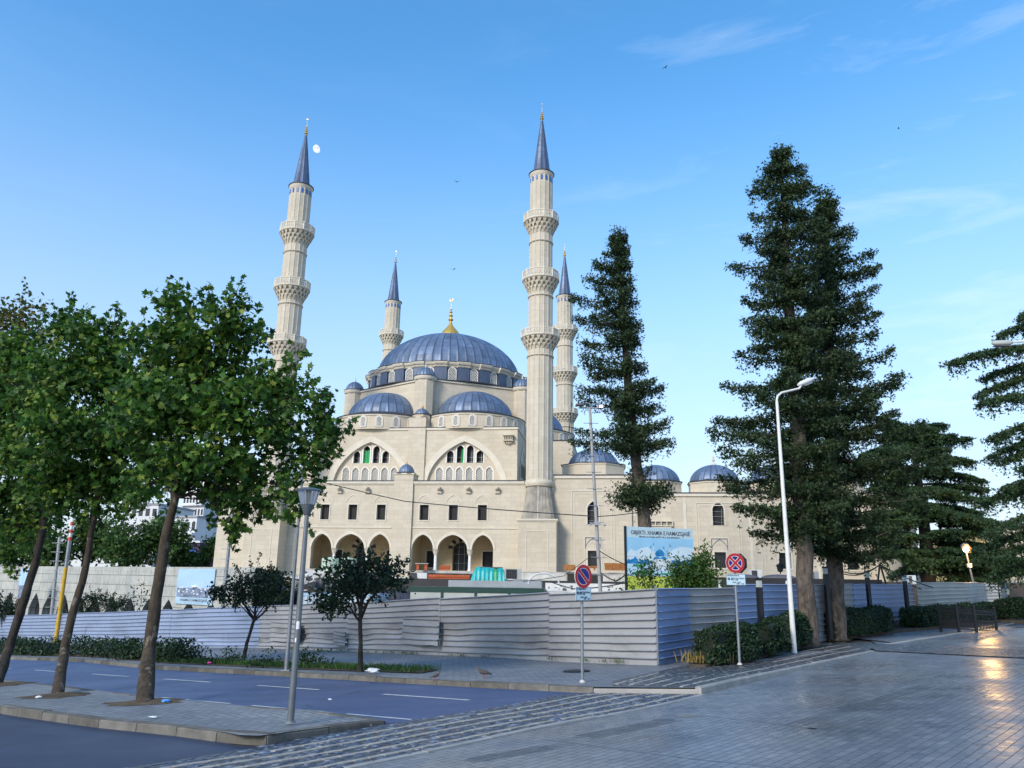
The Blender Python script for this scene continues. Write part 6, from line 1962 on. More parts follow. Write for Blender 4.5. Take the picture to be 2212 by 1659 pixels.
# --- wrought iron gate fence
wg = thing('iron_railing', 'low black wrought iron railing with spikes in front of the far hedge', 'railing', gp(2090, 1350, .2))
o_ = Vector(wg.location)
ps = [gp(2031, 1346, .38) - o_, gp(2070, 1349, .33) - o_, gp(2108, 1352, .25) - o_, gp(2152, 1353.5, .12) - o_]
for p in ps:
    mb = MB(); mb.box(p.x - .045, p.x + .045, p.y - .045, p.y + .045, p.z - .4, p.z + .72); mb.sphere((p.x, p.y, p.z + .76), .055, 6); part('post', mb, M['black'], wg)
for k in range(3):
    a, b = ps[k], ps[k + 1]; mb = MB()
    for z in (-.16, .2, .46, .60): mb.bar(a + Vector((0, 0, z)), b + Vector((0, 0, z)), .03)
    for i in range(1, 14):
        q = a.lerp(b, i / 14); mb.bar(q + Vector((0, 0, -.2)), q + Vector((0, 0, .70)), .018)
    for i in range(7):
        q = a.lerp(b, (i + .5) / 7); r = .065
        pts = [q + Vector((0, 0, .53)) + (b - a).normalized() * (r * math.cos(x)) + Vector((0, 0, r * math.sin(x))) for x in [2 * PI * j / 10 for j in range(11)]]
        mb.tube(pts, .01, 4)
        q2 = [q + Vector((0, 0, .02)) + (b - a).normalized() * (r * 1.5 * math.cos(x)) + Vector((0, 0, r * 1.8 * math.sin(x))) for x in [2 * PI * j / 10 for j in range(11)]]
        mb.tube(q2, .01, 4)
    part('railing_panel', mb, M['black'], wg)
# --- ornamental lamp post and boom barrier
p = gp(2166, 1338)
ol = thing('lamp_post', 'black ornamental lamp post with two pale lanterns beside the boom barrier', 'lamp post', p)
h = at(2155, 1262, p.y).z - p.z
mb = MB(); mb.lathe([(.14, 0), (.14, .1), (.09, .2), (.06, .5), (.075, .55), (.045, .7), (.04, h * .7), (.07, h * .72), (.035, h * .75), (.03, h)], 12); part('post', mb, M['black'], ol, smooth=40)
mb = MB(); mb.tube([(-.5, 0, h * .86), (-.3, 0, h * .92), (0, 0, h * .80), (.3, 0, h * .92), (.5, 0, h * .86)], .025, 6); mb.bar((-.35, 0, h), (.35, 0, h), .05); part('arm', mb, M['black'], ol)
for x in (-.5, .5):
    mb = MB(); mb.lathe([(.05, h * .70), (.13, h * .84), (.02, h * .86)], 6, (x, 0)); part('lantern', mb, M['cont_panel'], ol)
p = gp(2164, 1340)
br = thing('boom_barrier', 'white boom barrier on a short black post at the right edge', 'barrier', p)
e = at(2330, 1329, p.y) - p; hb = at(2164, 1325.5, p.y).z - p.z
mb = MB(); mb.box(-.12, .12, -.12, .12, 0, hb + .06); part('post', mb, M['black'], br)
mb = MB(); mb.bar((-.1, -.17, hb), (e.x, e.y - .17, e.z), .09, .12); part('boom', mb, M['white_paint'], br)
# --- lantern on the wing wall
p = at(1690, 1215, 66)
wl2 = thing('wall_lantern', 'black hanging lantern on a curled arm left of the white street light', 'lantern', at(1686, 1240, 27.5))
wl2.scale = (.62, .62, .62)
mb = MB(); s = .55
mb.lathe([(.02, 0), (.03, .08), (.13, .14), (.19, .42), (.15, .43)], 6); part('glass_cage', mb, M['pane'], wl2)
for k in range(6):
    a = 2 * PI * k / 6; mb = MB(); mb.bar((.13 * math.cos(a), .13 * math.sin(a), .14), (.19 * math.cos(a), .19 * math.sin(a), .42), .018); part('cage_bar', mb, M['black'], wl2)
mb = MB(); mb.lathe([(.25, .42), (.24, .45), (.12, .54), (.05, .58), (.03, .66), (.001, .68)], 12); part('roof', mb, M['black'], wl2)
mb = MB(); mb.tube([(0, 0, .66), (-.02, 0, .8), (.06, 0, .9), (.2, 0, .92), (.33, 0, .86), (.42, 0, .84)], .025, 6); mb.box(.40, .46, -.04, .04, -2.2, .95); part('arm', mb, M['black'], wl2)
# --- the lit street lamp among the cedars
p = at(2110, 1262, 54)
ll = thing('street_lamp', 'lit street lamp glowing orange under the dark cedar branches', 'street lamp', (p.x, p.y, H(p.x, p.y)))
tp = at(2085.5, 1186, 54) - Vector(ll.location)
mb = MB(); mb.tube([(0, 0, 0), (tp.x * .5, 0, tp.z * .5), (tp.x, 0, tp.z - .05)], [.09, .07, .05], 10); part('pole', mb, M['pole_grey'], ll, smooth=40)
mb = MB(); mb.box(tp.x * .72 - .1, tp.x * .72 + .1, -.12, .1, tp.z * .72, tp.z * .72 + .25); part('junction_box', mb, M['cont_white'], ll)
mb = MB(); mb.lathe([(.10, tp.z - .1), (.30, tp.z + .15), (.22, tp.z + .34), (.05, tp.z + .42)], 14, (tp.x, 0)); part('shade', mb, M['formwork'], ll)
mb = MB(); mb.sphere((tp.x - .04, -.14, tp.z - .06), .17, 8, (1, 1, .8)); part('bulb', mb, emit('glowing lamp bulb', (1.0, .80, .62), 30.0), ll, smooth=True, label='glowing white bulb')
mb = MB(); mb.sphere((tp.x + .14, -.06, tp.z - .04), .27, 8, (1, .6, .9)); part('flare_ball', mb, emit('orange lamp flare', (1.0, .36, .04), .42), ll, smooth=True, label='added glowing ball imitating the orange flare of the lamp')  # orange flare round the bulb imitated by an added glowing ball
pl = bpy.data.lights.new('street_lamp_light', 'POINT'); pl.energy = LAMPW; pl.color = (1.0, .55, .16); pl.shadow_soft_size = .16
po_ = link(bpy.data.objects.new('street_lamp_light', pl)); po_.parent = ll; po_.location = (tp.x - .05, -.75, tp.z - .12)

# ------------------------------------------------------------------ buildings beyond
def block(name, label, u0, u1, vt, Y, depth, mat, rz=0.0, floors=0, bays=0, band='block_grey', z0=None, balc=False):
    a, b = at(u0, vt, Y), at(u1, vt, Y)
    zb = z0 if z0 is not None else H(a.x, a.y) - 1
    t = thing(name, label, 'building', ((a.x + b.x) / 2, Y, zb), rz)
    w, h = b.x - a.x, a.z - zb
    mb = MB(); mb.box(-w / 2, w / 2, 0, depth, 0, h); part('wall', mb, M[mat], t)
    mb = MB(); mb.box(-w / 2 - .2, w / 2 + .2, -.2, depth + .2, h + .002, h + .35); part('roof_edge', mb, M[band], t)
    if floors:
        fh = 3.0; n = min(floors, int(h / fh))
        for k in range(n):
            z = h - (k + 1) * fh + .9
            for j in range(bays):
                x = -w / 2 + w * (j + .5) / bays
                mb = MB(); mb.box(-w / bays * .3, w / bays * .3, -.03, -.002, 0, 1.4); part('window', mb, M['pane'], t, loc=(x, 0, z))
            if balc:
                mb = MB(); mb.box(-w / 2, w / 2, -.9, -.035, z - .75, z - .35); part('balcony', mb, M[mat], t)
    return t
block('apartment_block', 'white high rise with horizontal ribs between the plane trunk and the corner block', 392, 455, 1040, 190, 24, 'block_white', rad(-25), 12, 7, 'block_grey', None, True)
block('apartment_block', 'grey high rise wing right of the ribbed white one', 440, 476, 1085, 200, 20, 'block_white', rad(18), 8, 4)
block('apartment_block', 'white flats with purple lower wall and projecting balconies', 372, 432, 1118, 130, 14, 'block_white', rad(-20), 6, 4, 'block_grey', None, True)
pb = thing('purple_house', 'small purple walled house with blue windows below the white flats', 'building', at(411, 1210, 122), rad(-20))
mb = MB(); mb.box(-3.0, 1.5, 0, 8, -5, 2.6); part('wall', mb, M['purple_wall'], pb)
mb = MB(); mb.box(-3.2, 1.7, -.3, 8.2, 2.61, 2.9); part('roof_edge', mb, M['block_white'], pb)
for x in (-2, .3): mb = MB(); mb.box(x - .6, x + .6, -.04, -.003, .4, 1.8); part('window', mb, M['blue_pane'], pb)
block('apartment_block', 'pale block glimpsed through leaves left of the first plane trunk', 268, 345, 1090, 150, 14, 'block_white', rad(-5), 5, 5)
yb = block('yellow_house', 'yellow rendered house with drain pipes at the right edge', 2118, 2172, 1150, 78, 14, 'yellow_wall', rad(-6))
for k, x in enumerate((-.7, 1.1)):
    mb = MB(); mb.tube([(x, -.12, 0), (x, -.12, 7.5)], .07, 8); part('drain_pipe', mb, M['formwork'], yb)
cb = block('cream_house', 'cream rendered house with pale plinth beyond the boom barrier', 2170, 2290, 1140, 74, 14, 'cream_wall', rad(-6))
for x in (-2.0,): mb = MB(); mb.tube([(x, -.12, 0), (x, -.12, 8)], .07, 8); part('drain_pipe', mb, M['formwork'], cb)
mb = MB(); mb.box(-3, 3, -.12, -.003, 0, 2.2); part('plinth', mb, M['cont_white'], cb)
# parked roofs glimpsed over the right hoarding: dark screen wall with rolled sheets
sw = thing('dark_screen', 'long dark screen just above the hoarding behind the right signs', 'screen', at(1640, 1262, 44), rad(-6))
mb = MB(); mb.box(-3.4, 6.5, 0, .12, -2.5, .34); part('screen', mb, M['membrane'], sw)
for x in (-2.2, 1.4, 4.2): mb = MB(); mb.box(x, x + .16, -.1, -.02, -.6, .2); part('white_post', mb, M['cont_white'], sw)
for k, (u, lab) in enumerate(((1612, 'low dark bundle on the screen below the small air conditioner'), (1683, 'low dark bundle on the screen below the wall lantern'))):
    t = thing('sheet_bundle', lab, 'bundle', at(u, 1254.5, 44.5), rad(-6))
    g = MB(); g.sphere((0, 0, .12), .5, 8, (1.5 + .5 * k, .8, .45)); part('roll', g, M['formwork'], t, smooth=True)
ds = thing('dark_screen', 'dark screen behind the off white hoarding near the lit lamp', 'screen', at(2040, 1271, 58), rad(-35))
mb = MB(); mb.box(-6, 12, 0, .1, -2, .42); part('screen', mb, M['membrane'], ds)
tr_ = thing('cable_trestle', 'black tripod with drooping cables behind the blue hoarding', 'trestle', at(1905, 1263, 41), 0)
mb = MB()
for x in (-.35, .35): mb.bar((x, 0, -.6), (0, 0, 1.05), .07)
part('leg', mb, M['black'], tr_)
mb = MB()
for k, e in enumerate(((-2.6, .95), (-2.6, .8), (2.6, -.1), (2.0, -.2), (1.4, -.3))):
    P = [Vector((0, 0, 1.0)).lerp(Vector((e[0], 0, e[1])), f / 8) - Vector((0, 0, (.45 if k < 2 else .1) * 4 * f / 8 * (1 - f / 8))) for f in range(9)]
    mb.tube(P, .03, 5)
part('cable', mb, M['rubber'], tr_)

# ------------------------------------------------------------------ moon, birds, litter
mo = at(685, 321, 3000)
mn_ = MB(); R = mo.length / FPX * 8.2
vs, fs = [], []
n, m = 24, 48
for i in range(n + 1):
    for j in range(m):
        th, ph = PI * i / n, 2 * PI * j / m
        x, y, z = math.sin(th) * math.cos(ph), math.sin(th) * math.sin(ph), math.cos(th)
        if x < 0: x *= .62  # shaded side of the phase is flattened away in the shape
        vs.append((x, y, z))
rot = Matrix.Rotation(rad(155), 3, 'Y')
mn_.add([tuple(rot @ Vector(v) * R) for v in vs], [[i * m + j, i * m + (j + 1) % m, (i + 1) * m + (j + 1) % m, (i + 1) * m + j] for i in range(n) for j in range(m)])
t = NT('glowing moon face')
t.p.inputs['Base Color'].default_value = (0, 0, 0, 1)
mc = t.ramp(t.noise(1.9 / R, 4, .55), [(.38, (.52, .60, .72)), (.6, (.86, .86, .86))])
t.link(mc, t.p.inputs['Emission Color']); t.p.inputs['Emission Strength'].default_value = MOONE  # sunlight on the moon is given as its own emission
moon = mn_.build('moon', t.mat, None, True); moon.location = mo
tag(moon, 'pale gibbous moon beside the spire of the left minaret', 'moon')
def bird(u, v, Y, s, label, rz):
    b = thing('bird', label, 'bird', at(u, v, Y), rz, 'birds in the sky')
    mb = MB(); mb.tube([(-.22 * s, 0, 0), (-.1 * s, 0, .01), (.06 * s, 0, .02), (.16 * s, 0, .02), (.22 * s, 0, .01)], [.005, .035 * s, .05 * s, .035 * s, .008], 8); part('body', mb, M['pigeon'], b, smooth=True)
    for q in (-1, 1):
        mb = MB(); mb.add([(.10 * s, q * .03 * s, .03 * s), (-.08 * s, q * .03 * s, .03 * s), (-.10 * s, q * .28 * s, .12 * s), (.04 * s, q * .30 * s, .14 * s), (-.06 * s, q * .55 * s, .08 * s), (.02 * s, q * .04 * s, .05 * s)], [[0, 1, 2, 3], [3, 2, 4]]); part('wing', mb, M['pigeon'], b)
bird(1437, 146, 90, 1.0, 'tiny dark bird high in the sky right of the tallest spire', .6)
bird(987, 393, 90, .8, 'tiny dark bird in the sky between the two near minarets', 2.0)
bird(980, 582, 90, .8, 'tiny dark bird just above the dome finial', 1.0)
bird(1941, 278, 90, .7, 'tiny dark bird in the sky above the right conifers', 2.6)
def pigeon(u, v, label, rz, s=1.0):
    p = gp(u, v, .125)
    b = thing('pigeon', label, 'pigeon', p, rz, 'pigeons on the far pavement')
    mb = MB(); mb.tube([(-.20 * s, 0, .06 * s), (-.12 * s, 0, .085 * s), (-.03 * s, 0, .11 * s), (.06 * s, 0, .125 * s), (.10 * s, 0, .15 * s), (.12 * s, 0, .19 * s), (.135 * s, 0, .215 * s), (.16 * s, 0, .21 * s), (.185 * s, 0, .20 * s)],
                       [.008, .03 * s, .055 * s, .055 * s, .04 * s, .026 * s, .028 * s, .02 * s, .004], 10); part('body', mb, M['pigeon'], b, smooth=True)
    for q in (-1, 1): mb = MB(); mb.tube([(0, q * .025 * s, 0), (.0, q * .025 * s, .08 * s)], .006, 5); mb.box(-.01, .03, q * .025 * s - .01, q * .025 * s + .01, 0, .005); part('leg', mb, M['red_pole'], b)
    mb = MB(); mb.add([(-.22 * s, -.03 * s, .05 * s), (-.22 * s, .03 * s, .05 * s), (-.10 * s, .02 * s, .09 * s), (-.10 * s, -.02 * s, .09 * s)], [[0, 1, 2, 3]]); part('tail', mb, M['pigeon'], b)
pigeon(1045, 1463, 'grey brown pigeon walking on the pavement before the hoarding', rad(200), .95)
pigeon(940, 1467, 'pigeon at the kerb beside the end of the grass strip', rad(30), .7)
def crumple(name, label, cat, u, v, dz, s, mat, flat=.35):
    p = gp(u, v, dz)
    bm = bmesh.new(); bmesh.ops.create_icosphere(bm, subdivisions=2, radius=1)
    for q in bm.verts:
        k = random.uniform(.6, 1.25); q.co = Vector((q.co.x * k * s, q.co.y * k * s * .7, max(0, (q.co.z * k * flat + flat * .8) * s)))
    me = bpy.data.meshes.new(name); bm.to_mesh(me); bm.free(); me.materials.append(M[mat])
    o = link(bpy.data.objects.new(name, me)); o.location = p; tag(o, label, cat); return o
crumple('plastic_bag', 'crumpled white plastic bag on the grass strip by the kerb', 'bag', 805, 1453, .15, .17, 'paper')
crumple('plastic_bottle', 'squashed blue plastic bottle at the foot of the near plane tree', 'bottle', 358, 1518, .13, .10, 'plastic_blue')
crumple('paper_scrap', 'white paper scrap on the island pavement near its kerb', 'litter', 331, 1550, .125, .07, 'paper', .2)
crumple('paper_scrap', 'pink scrap among the weeds of the planting strip', 'litter', 452, 1433, .2, .07, 'pink')
crumple('paper_scrap', 'small white scrap on the street at the far kerb', 'litter', 466, 1446, .0, .06, 'paper')
crumple('paper_scrap', 'tiny white scrap in the middle of the street', 'litter', 713, 1512, .0, .04, 'paper')
crumple('paper_scrap', 'white scrap lying by the tip of the island kerb', 'litter', 797, 1568, .0, .05, 'paper')
crumple('paper_scrap', 'pale scrap beside the second plane tree pit', 'litter', 83, 1508, .125, .07, 'paper')
# ------------------------------------------------------------------ foliage
def tpl_maple():
    pts = [(0, -.42)]
    for k in range(5):
        a = rad(-125 + 62.5 * k) + PI / 2 - PI
    P = [(0.0, -0.40), (.16, -.22), (.42, -.28), (.30, -.02), (.52, .16), (.24, .20), (.0, .58), (-.24, .20), (-.52, .16), (-.30, -.02), (-.42, -.28), (-.16, -.22)]
    V = np.array([(0, 0, .03)] + [(x, y, -.10 * abs(x) - .06 * max(0, y)) for x, y in P])
    F = np.array([(0, 1 + k, 1 + (k + 1) % 12) for k in range(12)])
    return V, F
def tpl_oval(w=.5, bend=.15):
    V = np.array([(0, -.5, 0), (w / 2, -.1, -.04), (w * .35, .28, -bend * .5), (0, .5, -bend), (-w * .35, .28, -bend * .5), (-w / 2, -.1, -.04)])
    F = np.array([(0, 1, 5), (1, 2, 4), (1, 4, 5), (2, 3, 4)])
    return V, F
def tpl_blade(w=.3):
    V = np.array([(-w / 2, -.5, 0), (w / 2, -.5, 0), (w * .55, .1, .03), (0, .5, -.05), (-w * .55, .1, .03)])
    F = np.array([(0, 1, 2), (0, 2, 4), (2, 3, 4)])
    return V, F
def tpl_sprig():
    """short shoot with a handful of needle blades"""
    V, F = [], []
    for k, (a, l) in enumerate(((0, .62), (40, .5), (-40, .5), (75, .36), (-75, .36))):
        c, s = math.cos(rad(90 - a)), math.sin(rad(90 - a)); b = len(V)
        ox, oy = 0, -.28 + .12 * (k + 1) // 2
        oy = -.3 + .16 * ((k + 1) // 2)
        nx, ny = -s * .085, c * .085
        V += [(ox + nx, oy + ny, 0), (ox - nx, oy - ny, 0), (ox + c * l, oy + s * l, -.06 * (k % 2))]
        F.append((b, b + 1, b + 2))
    return np.array(V), np.array(F)
def scatter(tpl, C, N, S, droop=None, spin=None):
    """one leaf of the template per centre C, facing N, size S"""
    V0, F0 = tpl
    n = len(C)
    N = N / np.maximum(np.linalg.norm(N, axis=1, keepdims=True), 1e-6)
    R = RNG.normal(size=(n, 3)) if spin is None else spin + RNG.normal(size=(n, 3)) * .25
    Y = R - (R * N).sum(1, keepdims=True) * N
    Y /= np.maximum(np.linalg.norm(Y, axis=1, keepdims=True), 1e-6)
    X = np.cross(Y, N)
    S = np.asarray(S).reshape(-1, 1, 1)
    V = C[:, None, :] + S * (V0[None, :, 0:1] * X[:, None, :] + V0[None, :, 1:2] * Y[:, None, :] + V0[None, :, 2:3] * N[:, None, :])
    F = F0[None] + (np.arange(n) * len(V0))[:, None, None]
    return V.reshape(-1, 3), F.reshape(-1, F0.shape[1])
MAPLE, OVAL, BLADE, SPRIG = tpl_maple(), tpl_oval(), tpl_blade(), tpl_sprig()
def loc_arr(o): return np.array(o.location)
def crooked(a, b, n=5, amp=.06):
    a, b = Vector(a), Vector(b); L = (b - a).length; out = []
    for k in range(n + 1):
        f = k / n; q = a.lerp(b, f)
        if 0 < k < n: q = q + Vector((random.uniform(-1, 1), random.uniform(-1, 1), random.uniform(-.5, .5))) * amp * L
        out.append(q)
    return out
def px_blob(u, v, ru, rv, Y, dY=0.0, depth=None):
    """a lump of crown: centre seen at (u,v), Y metres ahead"""
    c = at(u, v, Y + dY)
    m = (Y + dY) / FPX * .94
    return np.array(c), np.array([ru * m, depth if depth else max(ru, rv) * m * .95, rv * m])
def fill_blobs(blobs, spacing):
    P = []
    for c, r in blobs:
        n = max(3, int(4.19 * r[0] * r[1] * r[2] / spacing ** 3))
        q = RNG.normal(size=(n, 3)); q /= np.linalg.norm(q, axis=1, keepdims=True)
        q *= (RNG.random((n, 1)) ** (1 / 2.2))
        P.append(c + q * r)
    return np.vstack(P)
def leafy_tree(name, label, cat, trunk, radii, blobs, leaf, per, spacing, spread, lm, bm, tpl=MAPLE, group=None, limbs=7, twig=.010, up=.5, tilt=1.0, extra=None, sprays=0, spray_len=1.0, gaps=0):
    """trunk: world points; blobs: lumps of the crown"""
    base = Vector(trunk[0])
    t = thing(name, label, cat, base, 0, group)
    o = np.array(base)
    mb = MB(); P = []
    for a, b in zip(trunk, trunk[1:]):
        for k in range(4): P.append(Vector(a).lerp(Vector(b), k / 4))
    P.append(Vector(trunk[-1]))
    n = len(P)
    RR = []
    for k, p in enumerate(P):
        f = k / (n - 1) * (len(radii) - 1); i = min(int(f), len(radii) - 2); RR.append((radii[i] * (1 - f + i) + radii[i + 1] * (f - i)) * random.uniform(.93, 1.09))
    P = [p - base + Vector((random.gauss(0, RR[0] * .06), random.gauss(0, RR[0] * .06), 0)) * (k > 1) for k, p in enumerate(P)]
    P.insert(0, P[0] - Vector((0, 0, .08))); RR.insert(0, RR[0] * 1.45)
    mb.tube(P, RR, 12)
    part('trunk', mb, M[bm], t, smooth=True, merge=0)
    C = fill_blobs(blobs, spacing)
    if gaps:                                       # hollows between the leafy masses
        q = C / gaps
        g = np.sin(q[:, 0] * 2.9 + q[:, 2] * 1.7) * np.sin(q[:, 1] * 2.5 + 1.3) + np.sin(q[:, 2] * 3.3 + q[:, 0] * 1.1 + 2.0) * .8 + np.sin(q[:, 0] * 5.1 - q[:, 2] * 4.3) * .5
        C = C[g > np.quantile(g, .24)]
    tb = MB()
    mid = np.mean([b[0] for b in blobs], 0)
    SP = []
    for _ in range(sprays):
        c, r = blobs[random.randrange(len(blobs))]
        d = RNG.normal(size=3) + np.array([0, -.2, .25]) + (c - mid) / max(.5, np.linalg.norm(c - mid)) * .9
        d /= np.linalg.norm(d); q0 = c + d * r * .8; l = random.uniform(.25, .75) * spray_len
        dd = d * .8 + np.array([0, 0, random.uniform(-.25, .55)])
        tb.tube([Vector(q0 - o), Vector(q0 + dd * l * .6 - o), Vector(q0 + dd * l - o)], [twig, twig * .7, twig * .4], 4, False)
        m_ = int(11 * l / (leaf / .155) / .5) + 4
        f = RNG.random((m_, 1))
        SP.append(q0 + dd * l * f + RNG.normal(size=(m_, 3)) * leaf * .55 * (1.1 - .5 * f))
    if SP: extra = np.vstack(SP + ([extra] if extra is not None else []))
    top = P[-1]
    lim = []
    for c, r in blobs:
        c = Vector(c) - base
        j = max(1, int(len(P) * random.uniform(.62, .98)) - 1); s = P[j]
        if c.z < s.z + .1: s = P[max(1, int(len(P) * .6))]
        mid = s.lerp(c, .55) + Vector((0, 0, .12 * (c - s).length))
        q = [s, s.lerp(mid, .5) + Vector((random.gauss(0, .05), random.gauss(0, .05), 0)), mid, c]
        rr = max(.018, RR[j] * .5)
        tb.tube(q, [rr, rr * .75, rr * .5, rr * .25], 6, False)
        lim.append((np.array(s), np.array(mid), np.array(c)))
    for c in C[::2]:
        cl = c - o
        k = int(np.argmin([np.linalg.norm(l[2] - cl) for l in lim])); l = lim[k]
        a = Vector(l[1] * .5 + l[2] * .5) if random.random() < .5 else Vector(l[2])
        tb.tube([a, a.lerp(Vector(cl), .5) + Vector((0, 0, .05)), Vector(cl)], [twig * 1.6, twig, twig * .5], 4, False)
    part('branches', tb, M[bm], t, recalc=False) if False else tb.build('branches', M[bm], t, True, 0, False)
    n = len(C) * per
    ctr = np.repeat(C, per, 0) + RNG.normal(size=(n, 3)) * spread * np.array([1, 1, .75])
    if extra is not None: ctr = np.vstack([ctr, extra]); n = len(ctr)
    mid = np.mean([b[0] for b in blobs], 0)
    N = RNG.normal(size=(n, 3)) * tilt + np.array([0, 0, up]) + (ctr - mid) * .12
    V, F = scatter(tpl, ctr - o, N, RNG.uniform(.55, 1.3, n) * leaf)
    np_mesh('crown', V, F, M[lm], t)
    return t
# --- the plane trees on the island
def spikes(l, Y, k=14):
    """upright leading shoots: (u, v of tip, length px)"""
    E_ = []
    for u, v, n in l:
        for i in range(k):
            f = i / k; p = np.array(at(u + random.gauss(0, 2 + 7 * f) , v + n * f, Y + random.gauss(0, .12))); E_.append(p)
    return np.array(E_)
Y1 = 16.3
b1 = gp(312, 1520, .12)
tr1 = [b1, at(322, 1400, Y1), at(345, 1255, Y1), at(352, 1195, Y1), at(372, 1100, Y1), at(395, 1000, Y1 + .1), at(420, 880, Y1 + .2), at(440, 760, Y1 + .2)]
bl1 = [px_blob(*a, Y1, d) for a, d in (((430, 740, 95, 75), .2), ((385, 680, 45, 45), .3), ((480, 690, 55, 55), -.1), ((520, 760, 60, 70), .4), ((585, 830, 50, 38), .1), ((650, 860, 34, 30), -.2),
      ((650, 925, 55, 40), .3), ((690, 940, 30, 22), .3), ((590, 930, 70, 50), -.4), ((510, 890, 100, 75), -.6), ((420, 850, 110, 90), .5), ((345, 900, 80, 110), -.3), ((330, 780, 50, 80), .3), ((440, 990, 110, 55), -.5),
      ((560, 1010, 75, 35), .3), ((610, 1050, 40, 30), -.2), ((645, 1085, 28, 30), -.2), ((340, 1040, 85, 45), .4), ((480, 1060, 60, 30), .6), ((540, 1075, 30, 26), .0), ((665, 985, 40, 22), .0), ((500, 1115, 25, 20), .1), ((590, 870, 50, 40), .6))]
sp1 = spikes(((350, 640, 60), (405, 612, 70), (450, 625, 60), (500, 603, 90), (545, 690, 50), (566, 690, 50), (668, 790, 50), (710, 900, 40), (465, 640, 60)), Y1)
leafy_tree('plane_tree', 'tall plane tree with mottled trunk nearest the lantern, leaves spreading over the mosque', 'tree', tr1, [.155, .122, .115, .105, .09, .07, .045, .022], bl1, .15, 23, .31, .17, 'leaf_plane', 'bark_plane', MAPLE, 'plane trees on the island pavement', extra=sp1, sprays=250, gaps=.62)
Y2 = 18.9
b2_ = gp(124, 1503, .12)
tr2 = [b2_, at(140, 1400, Y2), at(160, 1310, Y2), at(182, 1240, Y2), at(198, 1150, Y2), at(212, 1080, Y2), at(225, 960, Y2), at(215, 820, Y2)]
bl2 = [px_blob(*a, Y2, d) for a, d in (((190, 770, 90, 60), .2), ((240, 740, 50, 45), .0), ((150, 720, 40, 40), .4), ((130, 830, 90, 70), -.3), ((240, 850, 80, 90), .3), ((160, 930, 110, 80), -.5), ((260, 960, 70, 80), -.3), ((200, 1030, 110, 50), .4), ((120, 1040, 80, 45), -.2), ((270, 1070, 50, 35), .2), ((190, 1100, 70, 22), .2), ((290, 900, 40, 90), .5))]
leafy_tree('plane_tree', 'slender plane tree standing second from the lantern with a bare earth pit', 'tree', tr2, [.13, .092, .085, .08, .07, .055, .04, .02], bl2, .15, 24, .34, .19, 'leaf_plane', 'bark_plane', MAPLE, 'plane trees on the island pavement', sprays=190, gaps=.66, extra=spikes(((255, 658, 70), (150, 635, 75), (210, 690, 50), (175, 690, 50)), Y2))
Y3 = 21.5
b3 = gp(-10, 1481, .12)
tr3 = [b3, at(20, 1400, Y3), at(48, 1310, Y3), at(75, 1220, Y3), at(95, 1130, Y3), at(105, 1050, Y3), at(100, 900, Y3), at(80, 780, Y3)]
bl3 = [px_blob(*a, Y3, d) for a, d in (((60, 760, 60, 50), .2), ((20, 800, 70, 70), .4), ((80, 860, 80, 70), -.2), ((0, 930, 80, 90), .0), ((80, 970, 90, 70), -.5), ((20, 1060, 90, 60), .3), ((100, 1060, 70, 50), .3), ((40, 1140, 70, 35), .2), ((-60, 900, 80, 120), .3), ((-50, 1080, 70, 80), .2), ((20, 1190, 30, 25), .0))]
leafy_tree('plane_tree', 'leaning plane tree at the left edge with a forked trunk', 'tree', tr3, [.14, .115, .105, .10, .09, .07, .05, .03], bl3, .155, 22, .36, .21, 'leaf_plane', 'bark_dark', MAPLE, 'plane trees on the island pavement', sprays=170, gaps=.7)
Y4 = 27.0
b4 = gp(-190, 1450, .12)
tr4 = [(b4.x, b4.y, b4.z), at(-120, 1200, b4.y), at(-60, 900, b4.y), at(0, 750, b4.y)]
bl4 = [px_blob(*a, b4.y, d) for a, d in (((45, 690, 46, 58), -.6), ((5, 740, 60, 70), .0), ((75, 750, 44, 48), -.8), ((30, 790, 60, 50), -1.2), ((-30, 830, 80, 80), .2), ((40, 850, 50, 50), .2), ((120, 730, 26, 36), .2))]
leafy_tree('plane_tree', 'plane tree with top leaves coloured as orange-lit behind the leftmost trunk', 'tree', tr4, [.25, .2, .12, .05], bl4, .17, 24, .5, .27, 'leaf_gold', 'bark_dark', MAPLE, 'plane trees on the island pavement', extra=spikes(((52, 600, 110), (8, 640, 80), (130, 680, 70)), b4.y, 26))

# --- row of trees beyond the podium
for k, (u, v, ru, rv, Y, lab) in enumerate(((95, 1165, 70, 70, 92, 'leafy tree beyond the podium at the far left'), (185, 1165, 60, 66, 95, 'leafy tree beyond the podium behind the second plane trunk'),
        (265, 1170, 60, 65, 90, 'bright green tree beyond the podium between the two plane trunks'), (345, 1160, 58, 72, 93, 'tall leafy tree beyond the podium behind the first plane trunk'), (400, 1195, 40, 46, 96, 'low dark tree beyond the podium below the white flats'), (447, 1200, 34, 44, 98, 'round tree beyond the podium beside the plain corner block'), (20, 1170, 50, 70, 90, 'leafy tree beyond the podium past the blue banner'))):
    p = at(u, v, Y); z0 = H(p.x, p.y)
    m = Y / FPX
    bl = [(np.array(p) + np.array([random.uniform(-.5, .5) * ru * m, random.uniform(-1.5, 1.5), random.uniform(-.55, .5) * rv * m]), np.array([ru, ru * .9, rv * .8]) * m * random.uniform(.42, .62)) for _ in range(9)]
    leafy_tree('broadleaf_tree', lab, 'tree', [(p.x, p.y, z0), (p.x + .2, p.y, z0 + (p.z - z0) * .5), (p.x, p.y, p.z)], [.35, .28, .12], bl, .40, 10, .85, .5, 'leaf_far', 'bark_dark', MAPLE, 'trees beyond the podium', twig=.02, sprays=60, spray_len=2.0)

